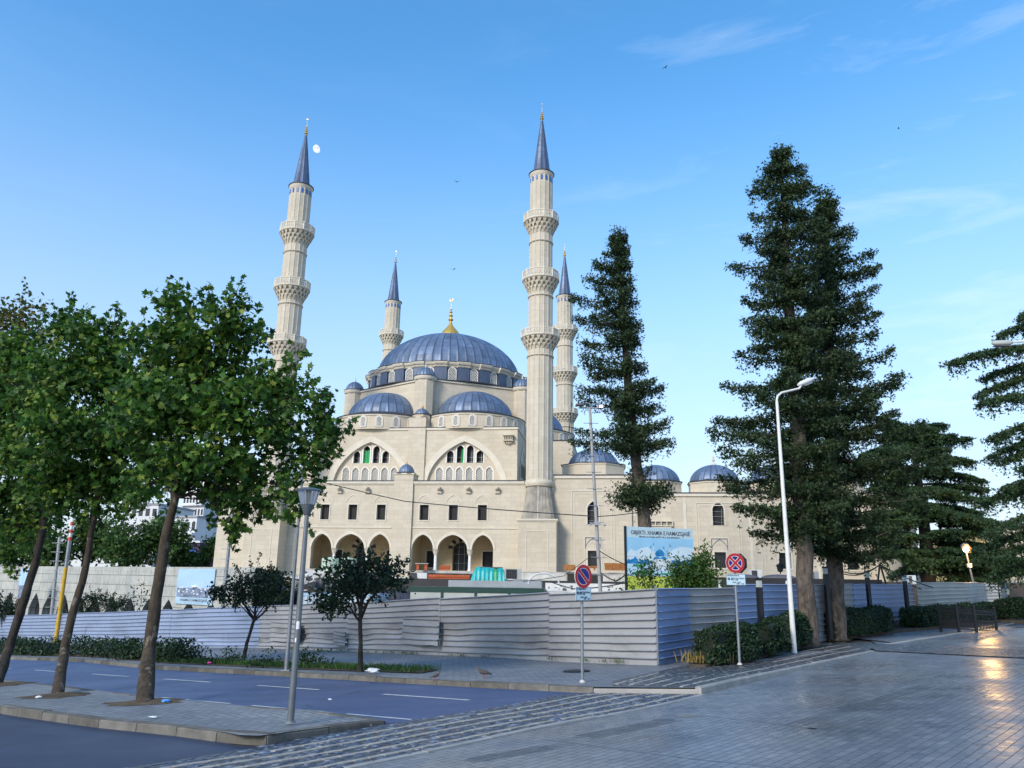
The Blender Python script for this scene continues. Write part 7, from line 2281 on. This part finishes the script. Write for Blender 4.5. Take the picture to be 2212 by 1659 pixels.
# --- small street trees in the far planting strip
def small_tree(label, base, forks, bl, leaf=.11, per=14, sp=.24, spread=.15, lm='leaf_dark', name='small_street_tree'):
    t = leafy_tree(name, label, 'tree', base, [.07, .055, .05, .045], bl, leaf, per, sp, spread, lm, 'bark_dark', OVAL, 'small trees in the planting strip', twig=.008, sprays=90, spray_len=.8)
    o = Vector(t.location)
    mb = MB()
    for f in forks: mb.tube([Vector(p) - o for p in f], [.042, .032, .024, .014][:len(f)], 8)
    part('fork', mb, M['bark_dark'], t, smooth=True)
    return t
p = gp(778, 1449, .13); Y = p.y
small_tree('round topped small tree in the grass strip before the containers', [p, at(779, 1390, Y), at(778, 1330, Y), at(782, 1285, Y)], [[at(780, 1335, Y), at(795, 1300, Y), at(825, 1265, Y)], [at(779, 1320, Y), at(770, 1285, Y), at(745, 1260, Y)], [at(781, 1300, Y), at(800, 1270, Y + .2), at(800, 1245, Y + .3)]],
           [px_blob(*a, Y, d) for a, d in (((790, 1225, 55, 22), 0), ((750, 1235, 40, 25), .2), ((835, 1240, 35, 24), .1), ((780, 1255, 80, 25), -.2), ((720, 1275, 28, 30), 0), ((738, 1300, 38, 22), -.1), ((712, 1310, 14, 12), 0), ((845, 1265, 28, 20), 0), ((775, 1280, 40, 18), .3))])
p = gp(526, 1425, .13); Y = p.y
small_tree('flat crowned dark tree with a forked stem in front of the poster', [p, at(533, 1390, Y), at(548, 1340, Y), at(552, 1325, Y)], [[at(545, 1345, Y), at(568, 1325, Y), at(590, 1300, Y)], [at(548, 1335, Y), at(535, 1318, Y), at(525, 1302, Y)], [at(550, 1325, Y), at(553, 1305, Y), at(560, 1285, Y)]],
           [px_blob(*a, Y, d) for a, d in (((545, 1258, 55, 26), 0), ((585, 1262, 40, 24), .2), ((505, 1278, 34, 18), 0), ((560, 1285, 60, 20), -.2), ((520, 1295, 40, 12), 0), ((602, 1280, 24, 22), .1), ((480, 1285, 14, 9), 0))], .11, 14, .26)
p = gp(205, 1388, .13); Y = p.y
small_tree('low twisted dark tree with two stems between the plane trunks', [p, at(208, 1360, Y), at(210, 1335, Y), at(216, 1318, Y)], [[at(206, 1388, Y), at(222, 1355, Y), at(240, 1328, Y), at(246, 1310, Y)], [at(210, 1335, Y), at(225, 1322, Y), at(235, 1318, Y)]],
           [px_blob(*a, Y, d) for a, d in (((200, 1302, 24, 18), 0), ((225, 1297, 26, 14), .2), ((245, 1308, 18, 12), 0), ((258, 1305, 14, 12), .1), ((190, 1318, 14, 9), 0), ((262, 1323, 10, 6), 0))], .13, 13, .3)
p = gp(8, 1395, .13); Y = p.y
small_tree('dark bushy tree cut by the left edge', [p, at(6, 1370, Y), at(4, 1340, Y), at(2, 1325, Y)], [[at(4, 1350, Y), at(12, 1330, Y), at(18, 1318, Y)]], [px_blob(*a, Y, d) for a, d in (((10, 1310, 22, 22), 0), ((-15, 1310, 30, 28), 0), ((18, 1325, 12, 12), 0))], .14, 12, .34)
def sapling(label, u0, v0, u1, v1, lean):
    p = gp(u0, v0, .13); Y = p.y; o = Vector(p)
    t = thing('sapling', label, 'sapling', p, 0, 'thin saplings along the hoarding')
    mb = MB(); C = []
    for k in range(3):
        a, b = at(u0 + k * 6 - 6, v0, Y), at(u1 + lean * (k - 1), v1 + 12 * abs(k - 1), Y + .1 * k)
        P = crooked(a, b, 6, .025); mb.tube([q - o for q in P], [.018, .016, .014, .012, .01, .008, .005], 5)
        for q in P[3:]:
            for _ in range(9): C.append(np.array(q) + RNG.normal(size=3) * .16)
    part('stem', mb, M['bark_dark'], t)
    C = np.array(C); V, F = scatter(OVAL, C - np.array(o), RNG.normal(size=(len(C), 3)), RNG.uniform(.12, .2, len(C))); np_mesh('foliage', V, F, M['leaf_dark'], t)
sapling('tall thin sapling with sparse leaves left of the near plane trunk', 296, 1395, 305, 1262, 14)
sapling('thin leaning sapling against the pale hoarding at the left', 112, 1392, 135, 1322, 6)

# --- undergrowth, grass
def strip_pts(poly, n, w0, w1):
    P = []
    for _ in range(n):
        s = random.random(); p = poly_at(poly, s); q = poly_at(poly, min(1, s + .01)); d = (q - p)
        if d.length < 1e-6: d = Vector((1, 0))
        d.normalize(); nn = Vector((d.y, -d.x))
        if nn.y < 0: nn = -nn
        p = p + nn * random.uniform(w0, w1); P.append((p.x, p.y, G(p.x, p.y) + .125))
    return np.array(P)
kl = [(-40.2, 54.0), (-21.9, 36.7), (-16.4, 32.6), (-11.6, 27.2)]
C = strip_pts(kl, 420, .25, 1.5); n = 60
ctr = np.repeat(C, n, 0) + RNG.normal(size=(len(C) * n, 3)) * np.array([.22, .22, .0]); hgt = np.repeat(RNG.uniform(.25, .8, len(C)), n)
ctr[:, 2] += RNG.random(len(ctr)) ** .8 * hgt
V, F = scatter(OVAL, ctr, RNG.normal(size=(len(ctr), 3)) + [0, 0, .5], RNG.uniform(.08, .15, len(ctr)))
tag(np_mesh('undergrowth', V, F, M['leaf_dark'], None), 'dark weedy undergrowth along the far kerb at the left', None, None, 'stuff')
kl2 = [(-12.5, 28.3), (-8.6, 24.9), (-5.6, 22.35)]
C = strip_pts(kl2, 44, .3, 1.3); n = 38
ctr = np.repeat(C, n, 0) + RNG.normal(size=(len(C) * n, 3)) * np.array([.14, .14, 0]); ctr[:, 2] += RNG.random(len(ctr)) * np.repeat(RNG.uniform(.12, .62, len(C)) ** 1.2, n)
V, F = scatter(OVAL, ctr, RNG.normal(size=(len(ctr), 3)) + [0, 0, .5], RNG.uniform(.06, .12, len(ctr)))
tag(np_mesh('weeds', V, F, M['leaf_hedge'], None), 'leafy weeds thinning out along the planting strip', None, None, 'stuff')
def grass(label, C, h0, h1, mat, name='grass'):
    n = len(C); N = RNG.normal(size=(n, 3)) * np.array([1, 1, .15]); up = np.tile([0, 0, 1.0], (n, 1)) + RNG.normal(size=(n, 3)) * .28
    S = RNG.uniform(h0, h1, n); C = C.copy(); C[:, 2] += S * .45
    V, F = scatter(tpl_blade(.10), C, N, S, spin=up * 4)
    return tag(np_mesh(name, V, F, M[mat], None), label, None, None, 'stuff')
gl = [(-12.3, 28.3), (-6.0, 22.9), (-2.3, 20.05)]
grass('green grass growing in the planting strip behind the kerb', strip_pts(gl, 6000, .12, 1.1), .04, .17, 'grass')
tuft = [strip_pts([(P0.x - .1, P0.y - .15), (-11.3, 36.9)], 1, 0, .05) for _ in range(26)]
grass('weed tufts sprouting at the foot of the hoarding', np.vstack([np.repeat(q, 26, 0) + RNG.normal(size=(26, 3)) * [.07, .07, 0] for q in tuft]), .03, .12, 'grass', 'weed_tufts')
for u, v, r, lab in ((1520, 1431, .35, 'a'), (1800, 1371, .6, 'b'), (1840, 1368, .5, 'c')): pass
C = np.vstack([np.array(gp(u, v, .16)) + RNG.normal(size=(k, 3)) * [r, r * .5, 0] for u, v, r, k in ((1528, 1430, .22, 500), (1795, 1370, .5, 900), (1830, 1367, .45, 500), (1960, 1352, .5, 200))])
grass('dry straw coloured grass along the foot of the clipped hedges', C, .10, .34, 'straw', 'dry_grass')

# --- clipped hedges
def hedge(label, A, B, dz, h, depth, wob=.06, n=5200, leaf=.085):
    """A,B: pixels of the front foot"""
    a, b = gp(A[0], A[1], dz), gp(B[0], B[1], dz)
    d = Vector((b.x - a.x, b.y - a.y, 0)); L = d.length; rz = math.atan2(d.y, d.x)
    t = thing('hedge', label, 'hedge', (a.x, a.y, a.z - .12), rz, 'clipped hedges before the hoarding')
    sl = (b.z - a.z) / L
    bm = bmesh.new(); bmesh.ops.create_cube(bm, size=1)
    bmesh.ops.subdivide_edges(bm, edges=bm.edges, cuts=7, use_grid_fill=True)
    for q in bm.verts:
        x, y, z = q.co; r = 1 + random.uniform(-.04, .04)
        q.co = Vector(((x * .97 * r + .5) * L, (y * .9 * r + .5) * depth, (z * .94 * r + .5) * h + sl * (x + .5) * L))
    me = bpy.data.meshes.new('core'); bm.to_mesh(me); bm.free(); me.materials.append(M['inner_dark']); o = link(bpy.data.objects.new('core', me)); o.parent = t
    # leaves on a lumpy shell
    F_ = RNG.choice(4, n, p=[.48, .34, .09, .09]); u = RNG.random(n); v = RNG.random(n)
    P = np.zeros((n, 3)); N = np.zeros((n, 3))
    for k, (ax, nv) in enumerate((((u, v * 0, v), (0, -1, .3)), ((u, v, v * 0 + 1), (0, 0, 1)), ((u * 0, u, v), (-1, 0, .3)), ((u * 0 + 1, u, v), (1, 0, .3)))):
        s = F_ == k
        for c in range(3): P[s, c] = ax[c][s]
        N[s] = nv
    lump = wob * (np.sin(P[:, 0] * L * 2.1 + label.__len__()) + np.sin(P[:, 0] * L * 5.3 + P[:, 2] * 4) * .6 + np.sin(P[:, 1] * 6 + P[:, 2] * 5))
    P = P * [L, depth, h] + N * (lump[:, None] * .8 + RNG.normal(size=(n, 1)) * .03)
    P[:, 2] += sl * P[:, 0]
    V, F = scatter(OVAL, P, N * .8 + RNG.normal(size=(n, 3)) * .8, RNG.uniform(.7, 1.3, n) * leaf); np_mesh('foliage', V, F, M['leaf_hedge'], t)
hedge('first clipped hedge block at the corner of the hoarding', (1548, 1424), (1640, 1411), .25, .76, .6)
hedge('clipped hedge block between the red cross sign and the white street light', (1668, 1404), (1700, 1395), .28, .74, .7, .08, 3600)
hedge('taller clipped hedge lump at the foot of the near big conifer', (1716, 1391), (1750, 1381), .28, .84, .7, .08, 4200)
hedge('long clipped hedge block behind the dry grass right of the conifer', (1800, 1371), (1929, 1356), .28, .86, .9, .05, 8000)
hedge('very long low clipped hedge behind the iron railing', (1990, 1348), (2178, 1330), .28, .74, .9, .05, 12000, .10)
hedge('far clipped hedge running out of the picture behind the boom barrier', (2150, 1331), (2330, 1330), .3, .95, 1.0, .05, 6000, .11)

# --- shrubs behind the hoarding near the billboard
def shrub(label, bl, base, leaf, lm, per=13, sp=.26, spread=.16, tpl=OVAL, extra=None):
    return leafy_tree('shrub', label, 'shrub', [base, (base[0], base[1], base[2] + .8), (base[0], base[1], base[2] + 1.6)], [.05, .04, .02], bl, leaf, per, sp, spread, lm, 'bark_dark', tpl, 'shrubs before the billboard', twig=.007, extra=extra)
Y = 24.5; p = at(1490, 1290, Y)
shrub('leafy green shrub with upright shoots spilling over the hoarding', [px_blob(*a, Y, d) for a, d in (((1490, 1252, 56, 32), 0), ((1520, 1232, 34, 44), .2), ((1470, 1232, 34, 30), 0), ((1512, 1205, 16, 22), .1), ((1530, 1270, 28, 14), -.25), ((1460, 1265, 26, 16), .2), ((1545, 1255, 18, 14), 0))],
      (p.x, p.y, G(p.x, p.y)), .10, 'leaf_bush', 14, .2, .13, extra=spikes(((1522, 1165, 60), (1530, 1170, 50), (1500, 1195, 40), (1445, 1195, 40), (1462, 1200, 40), (1538, 1200, 40)), Y, 26))
Y = 27.5; p = at(1400, 1290, Y)
shrub('darker loose shrub hiding the lower left of the billboard', [px_blob(*a, Y, d) for a, d in (((1405, 1240, 24, 42), 0), ((1385, 1250, 30, 32), .1), ((1372, 1238, 14, 18), -.1), ((1360, 1265, 20, 16), 0), ((1410, 1265, 20, 18), 0), ((1345, 1250, 10, 14), 0))], (p.x, p.y, G(p.x, p.y)), .10, 'leaf_far', 10, .26, .16)
Y = 62; p = at(2037, 1290, Y)
shrub('bright yellow green shrub beside the cedar trunk', [px_blob(*a, Y, d) for a, d in (((2037, 1252, 14, 12), 0), ((2030, 1258, 10, 10), .3), ((2042, 1260, 10, 8), 0))], (p.x, p.y, H(p.x, p.y)), .28, 'leaf_bright', 12, .45, .3)

# --- conifers
def conifer(label, trunk, radii, prof, step, lm, tuft, per, sp, droop, group, sz, seed, core=.33, upt=.14, name='conifer', side=1.0):
    """trunk: world points bottom to top; prof: (v pixel, reach left px, reach right px, u of the trunk) down the crown; a whorl of boughs every 'step' px"""
    random.seed(seed)
    base = Vector(trunk[0]); t = thing(name, label, 'tree', base, 0, group); o = np.array(base)
    P = [Vector(q) for q in trunk]
    mb = MB(); Q = []
    for a, b in zip(P, P[1:]):
        for k in range(3): Q.append(a.lerp(b, k / 3))
    Q.append(P[-1]); m = len(Q)
    RR = [np.interp(k / (m - 1), np.linspace(0, 1, len(radii)), radii) * random.uniform(.92, 1.08) for k in range(m)]
    mb.tube([Q[0] - base - Vector((0, 0, .15))] + [q - base + Vector((random.gauss(0, .03), random.gauss(0, .03), 0)) for q in Q], [RR[0] * 1.35] + RR, 14)
    part('trunk', mb, M['bark_con'], t, smooth=True)
    vs = [q[0] for q in prof]
    tb = MB(); C, D = [], []
    Y = P[0].y
    zs = np.array([q.z for q in Q]); xs_ = np.array([q.x for q in Q])
    def clump(c, w, n, d, fl=.6):
        C.append(c + np.clip(RNG.normal(size=(n, 3)), -1.35, 1.35) * w * np.array([.46, .46, .46 * fl])); D.append(np.tile(d, (n, 1)))
    v = vs[0]
    first = True
    while v < vs[-1]:
        rl = np.interp(v, vs, [q[1] for q in prof]) * Y / FPX; rr = np.interp(v, vs, [q[2] for q in prof]) * Y / FPX
        uu = np.interp(v, vs, [q[3] for q in prof])
        z0 = at(uu, v, Y).z
        az = [PI + random.gauss(0, .25), random.gauss(0, .25), -PI / 2 + random.gauss(0, .4), -PI * .75 + random.gauss(0, .25), -PI * .25 + random.gauss(0, .25), PI / 2 + random.gauss(0, .8)]
        for a in az:
            c, s = math.cos(a), math.sin(a)
            full = (rr if c > 0 else rl) * abs(c) + (rl + rr) / 2 * .8 * (1 - abs(c))
            reach = full * (random.uniform(.85, 1.12) if random.random() < .72 else random.uniform(.5, .8)) * side
            z = z0 + random.uniform(-.2, .2) * step * Y / FPX
            x = np.interp(z, zs, xs_)
            A = Vector((x, Y, z)); B = Vector((x + c * reach, Y + s * reach, z - droop * reach * .35 + upt * reach * random.uniform(.4, 1.3)))
            md = A.lerp(B, .55) - Vector((0, 0, droop * reach * .45))
            bz = lambda f: A.lerp(md, f).lerp(md.lerp(B, f), f)
            r0 = .014 + .016 * reach
            tb.tube([bz(i / 8) - base for i in range(9)], [r0 * (1 - .85 * i / 8) for i in range(9)], 5, False)
            n = max(3, int(reach / sp))
            for i in range(n):
                f = (.10 + .90 * (i + random.random()) / n)
                q = bz(f); wd = reach * .20 * math.sin(PI * min(.95, .15 + f * .8)); off = random.uniform(-1, 1) * wd
                cc = np.array([q.x - s * off, q.y + c * off, q.z - abs(off) * .25 + random.uniform(-.08, .12) * tuft])
                w = tuft * (1.05 - .42 * f) * random.uniform(.7, 1.2)
                clump(cc, w, per, [c, s, .1])
                if random.random() < .55:                                   # hanging twigs
                    m_ = per // 2; hang = random.uniform(.5, 1.4) * tuft
                    pp = cc + RNG.normal(size=(m_, 3)) * w * np.array([.25, .25, .1]); pp[:, 2] -= RNG.random(m_) * hang
                    C.append(pp); D.append(np.tile([0, 0, -1.6], (m_, 1)))
        # short inner shoots round the trunk
        for _ in range(int(9 * core / .33)):
            a = random.uniform(0, 2 * PI); rad_ = (rl + rr) / 2 * random.uniform(.05, core); z = z0 + random.uniform(-.6, .6) * step * Y / FPX
            clump(np.array([np.interp(z, zs, xs_) + math.cos(a) * rad_, Y + math.sin(a) * rad_, z]), tuft * .9, per, [math.cos(a), math.sin(a), 0], .9)
        v += step * random.uniform(.8, 1.2) * (.6 if first else 1); first = False
    tb.build('branches', M['bark_con'], t, True, 0, False)
    C = np.vstack(C); D = np.vstack(D); nn = len(C)
    V, F = scatter(SPRIG, C - o, RNG.normal(size=(nn, 3)) + [0, 0, .7], RNG.uniform(.7, 1.35, nn) * sz, spin=D * .8 + RNG.normal(size=(nn, 3)) * .45)
    np_mesh('crown', V, F, M[lm], t)
    random.seed(seed + 100)
    return t
GRPC = 'tall dark conifers'
YA = 26.2
ba = gp(1746, 1378, .2); ba = at(1748, 1382, YA)
conifer('tallest big conifer behind the white street light with a thick bare trunk', [ba, at(1742, 1290, YA), at(1735, 1150, YA), at(1722, 950, YA), at(1706, 700, YA), at(1697, 480, YA), at(1688, 335, YA)], [.30, .27, .26, .24, .2, .12, .04],
        [(341, 22, 18, 1688), (362, 62, 46, 1689), (398, 86, 66, 1691), (450, 84, 82, 1696), (540, 116, 90, 1700), (620, 124, 98, 1704), (690, 126, 100, 1708), (770, 130, 104, 1712), (850, 150, 110, 1717), (905, 195, 112, 1721), (960, 190, 112, 1724), (1030, 156, 105, 1728), (1085, 156, 100, 1733), (1120, 140, 95, 1735), (1150, 90, 70, 1736)],
        46, 'leaf_con', .50, 40, .13, .35, GRPC, .165, 11, .42)
YB_ = 29.0
bb_ = at(1806, 1330, YB_)
bb_ = Vector((bb_.x + .03, bb_.y, G(bb_.x, bb_.y) + .15))
conifer('second big conifer close behind the tallest one with long ragged right branches', [bb_, at(1803, 1250, YB_), at(1800, 1130, YB_), at(1795, 900, YB_), at(1788, 650, YB_), at(1784, 430, YB_)], [.32, .29, .27, .22, .15, .04],
        [(440, 18, 18, 1784), (462, 40, 46, 1785), (500, 60, 74, 1786), (560, 84, 96, 1788), (620, 100, 112, 1789), (680, 112, 124, 1790), (740, 116, 130, 1792), (800, 118, 138, 1793), (860, 120, 185, 1795), (895, 120, 230, 1796), (960, 120, 214, 1798), (1040, 115, 180, 1799), (1110, 110, 185, 1801), (1165, 90, 190, 1803), (1205, 70, 160, 1804)],
        47, 'leaf_con', .52, 40, .14, .45, GRPC, .175, 14, .42, .26)
YM = 46.0
bm_ = at(1396, 1290, YM)
tm = [(bm_.x, bm_.y, H(bm_.x, bm_.y)), at(1392, 1140, YM), at(1376, 1000, YM), at(1358, 850, YM), at(1344, 680, YM), at(1335, 510, YM)]
conifer('leaning conifer with clumped foliage rising behind the billboard', tm, [.46, .38, .34, .27, .18, .04],
        [(520, 14, 18, 1335), (542, 44, 26, 1336), (590, 74, 22, 1339), (640, 112, 28, 1342), (690, 118, 36, 1345), (740, 104, 40, 1349), (800, 126, 36, 1354), (850, 116, 76, 1358), (900, 124, 66, 1363), (950, 142, 80, 1369), (985, 140, 84, 1375), (1000, 110, 60, 1376)],
        44, 'leaf_con', .78, 44, .22, .25, GRPC, .25, 13, .40, .2)
# its lowest whorl, apart from the rest
mt = kids([o for o in bpy.data.objects if o.get('label', '').startswith('leaning conifer')][0])
mo_ = [o for o in bpy.data.objects if o.get('label', '').startswith('leaning conifer')][0]
bl = [px_blob(*a, YM, d) for a, d in (((1385, 1070, 52, 26), 0), ((1345, 1078, 34, 14), -.5), ((1430, 1060, 26, 18), .4), ((1372, 1030, 24, 14), .3), ((1395, 1020, 20, 12), -.3), ((1400, 1095, 26, 14), .3), ((1340, 1052, 14, 6), -.3), ((1440, 1050, 8, 7), .4), ((1370, 1090, 22, 14), -.8))]
C = fill_blobs(bl, .36); ctr = np.repeat(C, 26, 0) + RNG.normal(size=(len(C) * 26, 3)) * .2
V, F = scatter(SPRIG, ctr - np.array(mo_.location), RNG.normal(size=(len(ctr), 3)) + [0, 0, .5], RNG.uniform(.7, 1.3, len(ctr)) * .27); np_mesh('lowest_whorl', V, F, M['leaf_con'], mo_)
mb = MB()
for c, r in bl: mb.tube([Vector(at(1388, 1095, YM)) - Vector(mo_.location), Vector(c) - Vector(mo_.location)], [.08, .03], 6, False)
mb.build('whorl_limbs', M['bark_con'], mo_, True, 0, False)
mb = MB()
for tip in ((1445, 940), (1452, 950), (1430, 935)): mb.tube([q - Vector(mo_.location) for q in crooked(at(1395, 985, YM), at(*tip, YM + .3), 4, .05)], [.05, .03, .02, .012, .006], 5, False)
mb.build('bare_branch', M['bark_con'], mo_, True, 0, False)
# --- cedars
def cedar(label, trunk, radii, limbs, sz=.2, seed=3, dens=1.0):
    """limbs: (start on trunk u,v, tip u,v, depth offset of the tip in m, plate width in m)"""
    random.seed(seed)
    base = Vector(trunk[0]); t = thing('cedar', label, 'tree', base, 0, 'cedars'); o = np.array(base)
    Y = base.y
    mb = MB(); P = [Vector(q) for q in trunk]; mb.tube([q - base for q in P], radii, 14); part('trunk', mb, M['bark_con'], t, smooth=True)
    tb = MB(); C, D = [], []
    for su, sv, tu, tv, dy, w in limbs:
        tv += random.uniform(-16, 22); sv += random.uniform(-10, 10); tu = su + (tu - su) * random.uniform(.78, 1.08)
        A, B = at(su, sv, Y), at(tu, tv, Y + dy)
        A.x = float(np.interp(A.z, [q.z for q in P], [q.x for q in P])); L = (B - A).length
        md = A.lerp(B, .6) + Vector((0, 0, .10 * L))
        pts = [A.lerp(md, f).lerp(md.lerp(B, f), f) for f in [i / 12 for i in range(13)]]
        r0 = .03 + .018 * L; tb.tube([q - base for q in pts], [r0 * (1 - .85 * i / 12) for i in range(13)], 6, False)
        d = (B - A).normalized(); side = Vector((-d.y, d.x, 0)).normalized()
        nt = int(L / .16 * dens)
        for i in range(nt):
            f = .18 + .82 * (i + random.random()) / nt
            q = A.lerp(md, f).lerp(md.lerp(B, f), f)
            for s in (-1, 1):
                wl = w * (1 - .55 * f) * random.uniform(.4, 1.1)
                e = q + side * s * wl + d * wl * .5 - Vector((0, 0, .12 * wl + random.uniform(.0, .25)))
                tb.tube([q - base, q.lerp(e, .5) + Vector((0, 0, .04)) - base, e - base], [.014, .009, .004], 4, False)
                k = max(4, int(wl / .1))
                for j in range(k):
                    g = (j + random.random()) / k
                    c = np.array(q.lerp(e, g)) + RNG.normal(size=(7, 3)) * [.11, .11, .05]
                    C.append(c); D.append(np.tile([side.x * s + d.x, side.y * s + d.y, -.55], (7, 1)))
                    if random.random() < .42:                 # drooping twig tips
                        c = np.array(q.lerp(e, g)) + np.array([0, 0, -1.0]) * (np.linspace(.05, random.uniform(.25, .7), 6)[:, None]) + RNG.normal(size=(6, 3)) * .04
                        C.append(c); D.append(np.tile([.1, 0, -1.5], (6, 1)))
    tb.build('branches', M['bark_con'], t, True, 0, False)
    C = np.vstack(C); D = np.vstack(D); n = len(C)
    V, F = scatter(SPRIG, C - o, RNG.normal(size=(n, 3)) + [0, 0, .5], RNG.uniform(.7, 1.3, n) * sz, spin=D * 1.2 + RNG.normal(size=(n, 3)) * .3)
    np_mesh('crown', V, F, M['leaf_cedar'], t)
    return t
YC = 60
cb_ = at(2008, 1285, YC)
cl = []
for v, ul, ur in ((918, 1930, 2040), (945, 1895, 2070), (975, 1890, 2108), (1010, 1880, 2120), (1045, 1875, 2150), (1085, 1890, 2130), (1110, 1880, 2165), (1150, 1880, 2150), (1180, 1905, 2190), (1205, 1930, 2200), (1215, 1960, 2180)):
    tu = 1966 + (v - 918) * .125
    for r_ in (0, 1): cl.append((tu, v + 14 + r_ * 9, random.choice((ul, ur)) + random.uniform(-30, 30), v + random.uniform(0, 34), random.uniform(-3.5, 2), 1.3))
    cl += [(tu, v + 6, ur, v + 8, -1.0, 1.5), (tu, v + 10, ul, v + 18, 1.0, 1.5), (tu, v + 4, (tu + ur) / 2, v + 4, -3.0, 1.5), (tu, v + 8, (tu + ul) / 2, v + 12, -2.5, 1.5), (tu, v + 8, (tu * 1.2 + ur * .8) / 2, v + 10, 2.8, 1.4)]
cedar('broad flat layered cedar beyond the hoarding beside the lit lamp', [(cb_.x, cb_.y, H(cb_.x, cb_.y)), cb_, at(1998, 1150, YC), at(1982, 1030, YC), at(1966, 918, YC)], [.62, .55, .42, .28, .06], cl, .28, 21, 1.0)
YR = 33
rb_ = at(2400, 1330, YR)
rl = [(2272, 640, 2185, 670, -.5, .7), (2270, 690, 2165, 720, .3, .8), (2272, 740, 2040, 765, -.8, .8), (2274, 770, 2100, 800, .5, .9), (2276, 800, 2110, 840, .2, .9), (2278, 850, 2125, 870, -.5, 1.0), (2280, 900, 2105, 945, -.4, 1.0), (2282, 930, 2115, 975, .4, 1.0), (2284, 960, 2150, 1000, 0, .9), (2290, 1010, 2140, 1040, -.5, 1.1), (2292, 1050, 2130, 1085, .3, 1.1), (2296, 1090, 2115, 1130, -.3, 1.1), (2300, 1120, 2120, 1170, .4, 1.1), (2303, 1160, 2140, 1200, -.2, 1.0), (2305, 1190, 2150, 1232, .5, .9),
      (2278, 720, 2220, 700, -2, 1.0), (2282, 860, 2225, 850, -2, 1.0), (2290, 1020, 2215, 1010, -2.2, 1.2), (2300, 1130, 2205, 1130, -2, 1.2)]
cedar('large cedar reaching in from the right edge with drooping branch tips', [Vector((rb_.x, YR, G(rb_.x, rb_.y)))] + [Vector((rb_.x, YR, at(2300, v, YR).z)) for v in (1100, 850, 600, 480, 440)], [.42, .36, .28, .18, .08, .03],
      rl + [(2300, v, 2330 + random.uniform(-60, 210), v + random.uniform(-10, 40), random.choice((-4, -2.5, 2.5, 4, 0)), 1.1) for v in range(470, 1200, 40)] + [(2300, v, 2430 + random.uniform(-20, 110), v + random.uniform(0, 40), random.uniform(-1, 1), 1.0) for v in range(500, 1200, 60)], .22, 22, .85)
# dark trees behind the lit lamp
for k, (u, v, ru, rv, Y, lab) in enumerate(((2085, 1215, 70, 40, 70, 'dark mass of a round evergreen behind the lit lamp'), (1925, 1235, 30, 26, 72, 'dark evergreen between the wing end and the cedar trunk'), (2128, 1232, 16, 18, 64, 'dark palm like tree with hanging crown beside the yellow house'), (1975, 1225, 34, 34, 76, 'dark round evergreen just behind the cedar trunk'))):
    p = at(u, v, Y); z0 = H(p.x, p.y); m = Y / FPX
    bl = [(np.array(p) + np.array([random.uniform(-.5, .5) * ru * m, random.uniform(-1.5, 1.5), random.uniform(-.5, .5) * rv * m]), np.array([ru, ru * .9, rv * .9]) * m * random.uniform(.5, .7)) for _ in range(7)]
    leafy_tree('evergreen_tree', lab, 'tree', [(p.x, p.y, z0), (p.x + .1, p.y, z0 + (p.z - z0) * .6), (p.x, p.y, p.z)], [.3, .25, .12], bl, .4, 9, .7, .42, 'leaf_dark', 'bark_dark', OVAL, 'dark trees behind the right hoarding', twig=.02)
